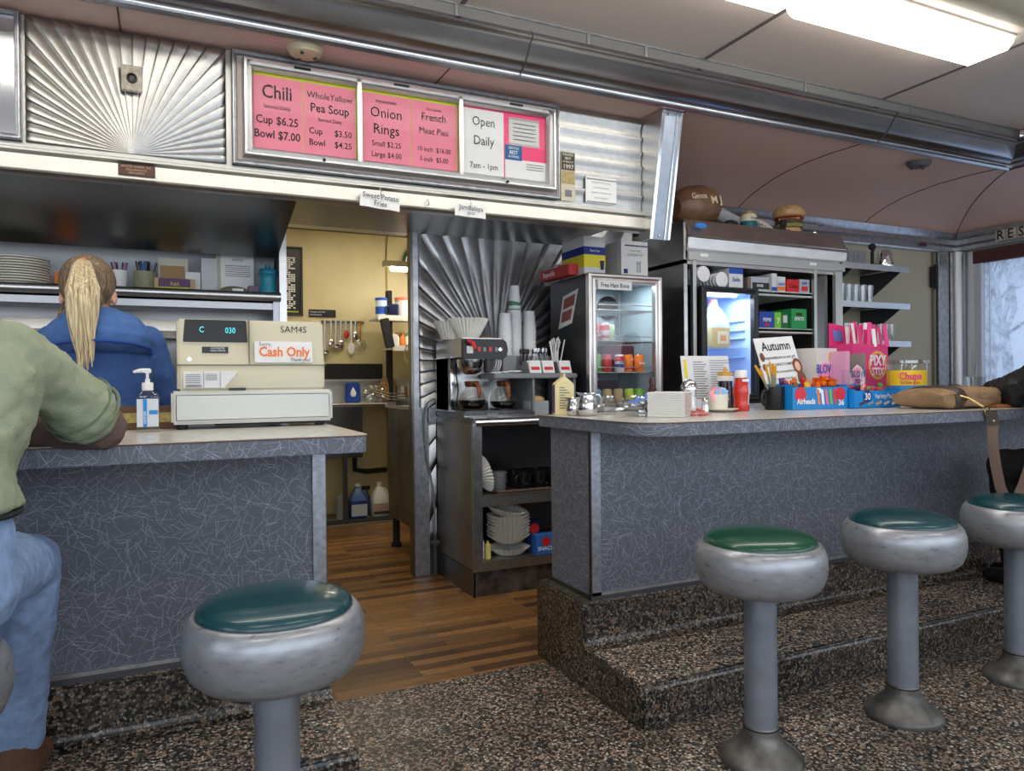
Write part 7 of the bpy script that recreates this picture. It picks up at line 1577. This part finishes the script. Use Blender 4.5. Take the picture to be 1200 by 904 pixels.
def figure(name, label, J, skin=SKIN):
    """J holds world-space joints"""
    t = thing(name, label, 'person', tuple(J['root']))
    s, f = J['s'], J['f']
    b = B(); torso(b, J); k = J.get('k', 1)
    b.tube([J['chest'], J['neck'], J['head']], [.06*k, .052*k, .05*k], 14)
    L, R = head(b, J['head'], J['hf'], J['hu'], J.get('hs', 1))
    for e in 'LR':
        limb(b, [J['sh'+e], J['el'+e], J['wr'+e]], [.048*k, .038*k, .027*k])
        d = (J['wr'+e]-J['el'+e]).normalized(); hd = J.get('hd'+e, d); hand(b, J['wr'+e], hd, J.get('hn'+e, V(0, 0, 1)), 1.0*k, J.get('curl', .45))
        limb(b, [J['hp'+e], J['kn'+e], J['an'+e]], [.080*k, .056*k, .036*k])
        b.tube([J['an'+e]-V(0, 0, .03), J['an'+e]+f*.06-V(0, 0, .055), J['an'+e]+f*.15-V(0, 0, .065)], [.036, .038, .024], 10)
    body = b.build('body', skin, t, world=True, smooth=True); remesh(body, .007, 1)
    e_ = B()
    for e in (-1, 1): e_.ell(L(e*.028, .076, .008), (.010, .008, .007), R)
    e_.build('eyes', mat('eye_white', (.8, .8, .8), .3), t, world=True, smooth=True)
    return t, L, R
def garment(t, m, fill, name, vox=.010, disp=.012, dsc=.1, sm=2):
    b = B(); fill(b); o = b.build(name, m, t, world=True, smooth=True); remesh(o, vox, sm, disp, dsc); return o
def shoe(b, an, f, k=1):
    b.loft([ring(an+V(0, 0, z), f.cross(V(0, 0, 1)), f, w_*k, d_*k, 14) for z, w_, d_ in ((.07, .048, .055), (.0, .05, .062), (-.04, .052, .07))])
    b.tube([an+V(0, 0, -.035)-f*.04, an+V(0, 0, -.045)+f*.06, an+V(0, 0, -.055)+f*.15*k, an+V(0, 0, -.06)+f*.18*k], [.046*k, .046*k, .04*k, .022*k], 12)

# -- man in green shirt, seated at the left counter
s_, f_ = V(.985, -.17, 0), V(.17, .985, 0)
J = dict(root=(-.52, 1.88, 0), hip=V(-.50, 1.86, .90), chest=V(-.49, 1.97, 1.33), neck=V(-.48, 2.02, 1.53), head=V(-.475, 2.09, 1.70), hf=V(.1, .98, -.15).normalized(), hu=V(0, .15, .98).normalized(), s=s_, f=f_, hw=.215, df=1.15, k=1.08,
  shR=V(-.305, 1.97, 1.385), elR=V(-.155, 2.185, 1.192), wrR=V(-.42, 2.40, 1.178), hdR=V(-.9, .35, -.03), shL=V(-.69, 2.0, 1.38), elL=V(-.83, 2.26, 1.20), wrL=V(-.58, 2.46, 1.178), hdL=V(.8, .35, -.03),
  hpR=V(-.40, 1.86, .90), knR=V(-.335, 2.28, .83), anR=V(-.385, 2.44, .265), hpL=V(-.63, 1.88, .90), knL=V(-.70, 2.28, .83), anL=V(-.68, 2.44, .265))
t, L, R = figure('person', 'person in a faded green work shirt and jeans seated at the left counter', J)
GSH = mat('faded_green_cotton', srgb(152, 160, 132), .9, noise=.10, nscale=22, bump=.35, bscale=220)
def sh(b):
    torso(b, J, .026, bottom=.3, wf=1.08)
    b.loft([ring(J['hip']+V(0, 0, z), s_, f_, w_, d_) for z, w_, d_ in ((.145, .225, .165), (.17, .220, .160), (.22, .212, .152), (.30, .21, .15))])
    for e in 'LR':
        el = J['el'+e]; shd = J['sh'+e]; cuff = shd.lerp(el, .74)
        limb(b, [shd-V(0, 0, .004), shd.lerp(el, .5), cuff], [.072, .078, .086])
garment(t, GSH, sh, 'shirt', .010, .034, .13)
b = B()
for e in 'R':
    el = J['elR']; shd = J['shR']; d = (el-shd).normalized(); c = shd.lerp(el, .80); q = d.cross(V(0, 0, 1)).normalized(); q2 = d.cross(q)
    b.tube([c+(q*cos(a*pi/12)+q2*sin(a*pi/12))*.0855 for a in range(24)], .0045, 6, closed=True); c = c-d*.035
    b.tube([c+(q*cos(a*pi/12)+q2*sin(a*pi/12))*.0860 for a in range(24)], .0025, 6, closed=True)
b.build('sleeve_hem', mat('green_seam', srgb(112, 124, 98), .9), t, world=True, smooth=True)
b = B(); b.tube([V(-.335, 1.93, 1.49), V(-.345, 1.875, 1.43), V(-.345, 1.85, 1.35), V(-.335, 1.85, 1.27), V(-.315, 1.87, 1.21)], .0045, 6); b.build('shoulder_seam', mat('green_seam', (.2, .2, .15), .9), t, world=True, smooth=True)
BSH = mat('brown_waffle_sleeve', srgb(112, 90, 84), .9, bump=.4, bscale=260)
def ar(b):
    for e in 'LR':
        el, wr, sh_ = J['el'+e], J['wr'+e], J['sh'+e]
        limb(b, [sh_.lerp(el, .70), el, el.lerp(wr, .45), el.lerp(wr, .92)], [.058, .062, .052, .040])
garment(t, BSH, ar, 'undershirt_sleeve', .009, .012, .07)
JEAN = mat('blue_denim', srgb(134, 160, 198), .85, noise=.22, nscale=30, bump=.25, bscale=320)
def jn(b):
    b.loft([ring(J['hip']+V(0, 0, z), s_, f_, w_, d_) for z, w_, d_ in ((-.10, .19, .155), (-.04, .215, .18), (.04, .212, .170), (.12, .20, .145), (.155, .198, .14))])
    for e in 'LR': limb(b, [J['hp'+e], J['kn'+e], J['kn'+e].lerp(J['an'+e], .5), J['an'+e]+V(0, 0, .06)], [.105, .082, .068, .066])
garment(t, JEAN, jn, 'jeans', .010, .014, .09)
b = B(); c = J['hip']+V(0, 0, .135); b.tube(ring(c, s_, f_, .206, .150, 28), .017, 8, closed=True, flat=.5); b.build('belt', BLACKM, t, world=True, smooth=True)
b = B(); p0 = V(-.36, 1.712, .93); pass
for x in (-.33, -.40): b.tube([V(x, 1.735, 1.055), V(x+.012, 1.722, .985)], .009, 6, flat=.5)
b.build('denim_stitching', mat('denim_pale_stitch', srgb(92, 118, 158), .8), t, world=True)
for e in 'LR': b = B(); shoe(b, J['an'+e], f_, 1.05); o = b.build('boot', mat('brown_suede', srgb(92, 62, 44), .8, noise=.2, nscale=20), t, world=True, smooth=True); remesh(o, .008, 1)
b = B(); Rh = R
b.ell(L(0, -.022, .040), (.083, .100, .092), R, 24, 16); b.ell(L(0, -.055, -.02), (.070, .060, .080), R, 20, 12); o = b.build('hair', mat('brown_hair', srgb(80, 60, 44), .6), t, world=True, smooth=True); remesh(o, .008, 1)

# -- woman with a blonde ponytail behind the counter, seen from behind
s_, f_ = V(.98, -.19, 0), V(.19, .98, 0)
JW = dict(root=(-.25, 3.42, 0), hip=V(-.235, 3.42, .98), chest=V(-.235, 3.43, 1.42), neck=V(-.262, 3.46, 1.575), head=V(-.285, 3.50, 1.670), hf=V(.12, .95, -.28).normalized(), hu=V(.02, .28, .95).normalized(), s=s_, f=f_, hw=.185, k=.98, hs=1.22,
  shR=V(-.07, 3.42, 1.475), elR=V(.005, 3.47, 1.20), wrR=V(-.08, 3.72, 1.14), shL=V(-.415, 3.47, 1.475), elL=V(-.49, 3.53, 1.20), wrL=V(-.36, 3.76, 1.14), curl=.8,
  hpR=V(-.14, 3.41, .93), knR=V(-.12, 3.44, .50), anR=V(-.13, 3.42, .09), hpL=V(-.34, 3.45, .93), knL=V(-.36, 3.48, .50), anL=V(-.37, 3.46, .09))
t, L, R = figure('person', 'person in a blue hooded sweatshirt with a blonde ponytail, behind the left counter', JW)
HOO = mat('royal_blue_fleece', srgb(62, 94, 152), .92, noise=.10, nscale=26, bump=.3, bscale=200)
def hd_(b):
    torso(b, JW, .028, bottom=.0, wf=1.05)
    for e in 'LR': limb(b, [JW['sh'+e], JW['el'+e], JW['wr'+e]], [.072, .066, .050])
garment(t, HOO, hd_, 'hoodie', .010, .014, .10)
def hood(b):
    c = V(-.245, 3.40, 1.515)
    b.loft([ring(c+V(0, y, z), s_, V(0, .95, -.3).normalized(), w_, d_, 22, 2) for y, z, w_, d_ in ((0.03, .075, .10, .09), (0.0, .045, .155, .115), (-.015, .005, .195, .135), (-.03, -.045, .208, .142), (-.045, -.085, .190, .125), (-.05, -.10, .15, .09))])
garment(t, mat('blue_fleece_hood', srgb(72, 106, 162), .95, noise=.12, nscale=40, bump=.4, bscale=260), hood, 'hood', .008, .012, .09)
b = B(); rr = ring(V(-.25, 3.352, 1.432), s_, V(0, .95, -.3).normalized(), .204, .138, 40, 2); b.tube([p for p in rr if p.y < 3.37], .006, 6); b.build('hood_hem', mat('hood_seam', srgb(40, 78, 150), .9), t, world=True, smooth=True)
def pn(b):
    b.loft([ring(JW['hip']+V(0, 0, z), s_, f_, w_, d_) for z, w_, d_ in ((-.1, .17, .12), (0, .175, .13), (.08, .155, .12))])
    for e in 'LR': limb(b, [JW['hp'+e], JW['kn'+e], JW['an'+e]+V(0, 0, .02)], [.095, .07, .055])
garment(t, DGREY, pn, 'trousers', .012, .01)
for e in 'LR': b = B(); shoe(b, JW['an'+e], f_, .92); o = b.build('shoe', BLACKM, t, world=True, smooth=True); remesh(o, .008, 1)
def strands(name, c0, c1, dark):
    m, n, l, p_ = nt(name)
    tc = n.new('ShaderNodeTexCoord'); mp = n.new('ShaderNodeMapping'); mp.inputs['Scale'].default_value = (130, 130, 4); l.new(tc.outputs['Object'], mp.inputs[0])
    no = n.new('ShaderNodeTexNoise'); no.inputs['Scale'].default_value = 1; no.inputs['Detail'].default_value = 4; l.new(mp.outputs[0], no.inputs['Vector'])
    r = n.new('ShaderNodeValToRGB'); r.color_ramp.elements[0].position = .3; r.color_ramp.elements[0].color = c4(c0); r.color_ramp.elements[1].position = .65; r.color_ramp.elements[1].color = c4(c1); l.new(no.outputs[0], r.inputs[0])
    l.new(r.outputs[0], p_.inputs['Base Color']); p_.inputs['Roughness'].default_value = .45
    bp_ = n.new('ShaderNodeBump'); bp_.inputs['Strength'].default_value = .5; bp_.inputs['Distance'].default_value = .01; l.new(no.outputs[0], bp_.inputs['Height']); l.new(bp_.outputs[0], p_.inputs['Normal'])
    return m
HD = strands('dark_blonde_hair', srgb(84, 68, 54), srgb(150, 128, 100), 0); HB_ = strands('bleached_hair', srgb(150, 128, 96), srgb(226, 208, 170), 0)
# hair combed up to the crown: bundles of locks over the skull
b = B(); b.ell(L(0, -.020, .034), (.083, .101, .096), R, 28, 18); b.ell(L(0, -.050, -.022), (.070, .066, .078), R, 22, 14); o = b.build('scalp_hair', HD, t, world=True, smooth=True); remesh(o, .007, 2)
tie = L(0, -.104, .078)
b = B()
for k in range(64):
    a = -2.9+5.8*k/63; pts = []
    for q in range(7):
        u = q/6; rr = 1.0; ang = u*1.25
        # great-circle path from the tie toward the hairline
        dx = sin(a)*sin(ang*1.3); dz = cos(a)*sin(ang*1.3); 
        p = Vector((dx*.083, -.018-.1*cos(ang*1.3)*1.0, .036+.0+dz*.094))
        base = Vector((0, -.098, .080)); w0 = max(0, 1-u*2.5)
        pts.append(L(*(p*(1-w0)+base*w0)))
    b.tube(pts, [.006, .008, .009, .009, .008, .006, .003], 6)
b.build('combed_locks', HD, t, world=True, smooth=True)
b = B(); b.tube([tie+R@V(0, 0, .0)+V(.012*cos(a*pi/8), 0, .012*sin(a*pi/8)) for a in range(16)], .006, 6, closed=True); b.build('hair_tie', mat('peach_hair_tie', srgb(214, 140, 110), .7), t, world=True)
b = B(); random.seed(5)
for k in range(90):
    a = random.uniform(0, 2*pi); r0 = random.uniform(.2, 1); w_ = .052*math.sqrt(r0)
    ox, oy = cos(a)*w_, sin(a)*w_*.5; L_ = random.uniform(.36, .50)*(1-.25*abs(ox)/.05); sw = random.uniform(-.012, .012)
    pts = []
    for q in range(9):
        u = q/8; sp = min(1, .28+u*1.9)*(1-.45*max(0, u-.55)/.45)
        pts.append(tie+V(ox*sp+.006*sin(u*5+k)+sw*u+.018*u, -.022-.115*sin(min(1, u*2.0)*pi/2)+oy*sp-.05*u, .016*sin(min(1, u*4)*pi)-L_*u))
    b.tube(pts, [.006, .0075, .008, .008, .0075, .007, .006, .004, .0012], 5)
b.build('ponytail', HB_, t, world=True, smooth=True)
b = B()
for (dx, L_, o_) in ((.058, .24, .03), (.066, .22, .05), (.05, .20, .02), (-.07, .17, -.03), (-.062, .15, -.02)):
    pts = [L(dx, -.04, -.06)+V(o_*q/5*(1+.5*q/5), -.05*min(1, q/3)-.01*q, -L_*q/5) for q in range(6)]
    b.tube(pts, [.006, .007, .006, .005, .003, .001], 5)
b.build('loose_strands', HD, t, world=True, smooth=True)

# -- person in black jacket at the right edge
s_, f_ = V(.99, -.1, 0), V(.1, .99, 0)
JR = dict(root=(4.07, 1.92, 0), hip=V(4.08, 1.90, .90), chest=V(4.12, 2.02, 1.34), neck=V(4.13, 2.08, 1.50), head=V(4.16, 2.17, 1.64), hf=V(-.1, .93, -.35).normalized(), hu=V(0, .35, .93).normalized(), s=s_, f=f_, hw=.19, df=1.1, k=1.0,
  shR=V(4.30, 2.0, 1.38), elR=V(4.40, 2.22, 1.20), wrR=V(4.16, 2.40, 1.185), hdR=V(-.9, .3, 0), shL=V(3.93, 2.04, 1.37), elL=V(3.93, 2.30, 1.235), wrL=V(4.04, 2.52, 1.20), hdL=V(.3, .8, 0),
  hpR=V(4.18, 1.90, .87), knR=V(4.26, 2.30, .82), anR=V(4.26, 2.46, .26), hpL=V(3.97, 1.92, .87), knL=V(3.96, 2.36, .83), anL=V(4.10, 2.40, .26))
t, L, R = figure('person', 'person in a black puffy jacket at the right edge, one arm resting on the counter', JR)
BJ = mat('black_puffer', (.012, .012, .014), .42, bump=.4, bscale=22)
def jk(b):
    torso(b, JR, .045, bottom=.0, wf=1.1)
    for e in 'LR':
        a_, e_, w_ = JR['sh'+e], JR['el'+e], JR['wr'+e]
        limb(b, [a_, a_.lerp(e_, .5), e_, e_.lerp(w_, .5), w_], [.085, .09, .088, .078, .055])
    b.loft([ring(V(4.06, 1.98, z), s_, f_, w_, d_) for z, w_, d_ in ((.62, .26, .24), (.80, .25, .25), (1.0, .22, .20), (1.2, .20, .16))])
garment(t, BJ, jk, 'jacket', .012, .03, .09)
def tr(b):
    b.loft([ring(JR['hip']+V(0, 0, z), s_, f_, w_, d_) for z, w_, d_ in ((-.1, .18, .15), (0, .19, .16), (.1, .17, .14))])
    for e in 'LR': limb(b, [JR['hp'+e], JR['kn'+e], JR['an'+e]+V(0, 0, .04)], [.11, .095, .065])
garment(t, BLACKM, tr, 'trousers', .012, .01)
for e in 'LR': b = B(); shoe(b, JR['an'+e], f_, 1); o = b.build('shoe', BLACK, t, world=True, smooth=True); remesh(o, .008, 1)
RH = strands('auburn_hair', srgb(120, 74, 44), srgb(196, 140, 92), 0)
b = B(); b.ell(L(0, -.020, .034), (.084, .102, .096), R, 24, 16); b.ell(L(0, -.050, -.05), (.078, .066, .11), R, 20, 12); o = b.build('hair', RH, t, world=True, smooth=True); remesh(o, .008, 1)
b = B()
for k in range(16):
    a = random.uniform(-.5, .5); e = -1 if k < 12 else 1
    b.tube([L(e*.07, .0+.05*a, .04), L(e*.095, .02+.05*a, -.05), L(e*(.12+.02*a), .05+.04*a, -.14+.02*a), L(e*(.15+.05*a), .09, -.19+.06*a)], [.006, .006, .004, .001], 5)
b.build('loose_locks', RH, t, world=True, smooth=True)
tag(B().box(-.035, .035, -.075, .075, 0, .009, R=Matrix.Translation((3.985, 2.60, 1.235)) @ Matrix.Rotation(rad(14), 4, 'X')).build('mobile_phone', mat('grey_phone', srgb(70, 66, 64), .4), bevel=.004), 'dark phone held at the cuff of the black jacket', 'phone')

# ================================================================== OUTSIDE THE END WINDOW
random.seed(11)
tag(B().box(7.3, 40, -25, 30, -.6, -.5).build('parking_lot', mat('pale_asphalt', srgb(170, 174, 180), .9)), 'pale ground outside beyond the end window', 'ground')
BK = mat('bare_bark', srgb(120, 122, 130), .9)
def tree(x, y, h, label):
    b = B()
    def br(p, d, L_, r, k):
        q = p+d*L_; b.tube([p, p.lerp(q, .5)+V(random.uniform(-.05, .05), random.uniform(-.05, .05), 0)*L_, q], [r, r*.8, r*.6], 5)
        if k == 0: return
        for _ in range(3):
            nd = (d+V(random.uniform(-.8, .8), random.uniform(-.8, .8), random.uniform(-.1, .6))).normalized(); br(p.lerp(q, random.uniform(.5, 1)), nd, L_*random.uniform(.55, .75), r*.55, k-1)
    br(V(0, 0, 0), V(0, 0, 1), h*.35, .12, 5)
    o = b.build('bare_tree', BK); o.location = (x, y, -.498); tag(o, label, 'tree')
tree(15, 9.2, 7, 'bare tree seen through the end window, nearest')
tree(19, 11.3, 8, 'bare tree beyond the end window, farther right')
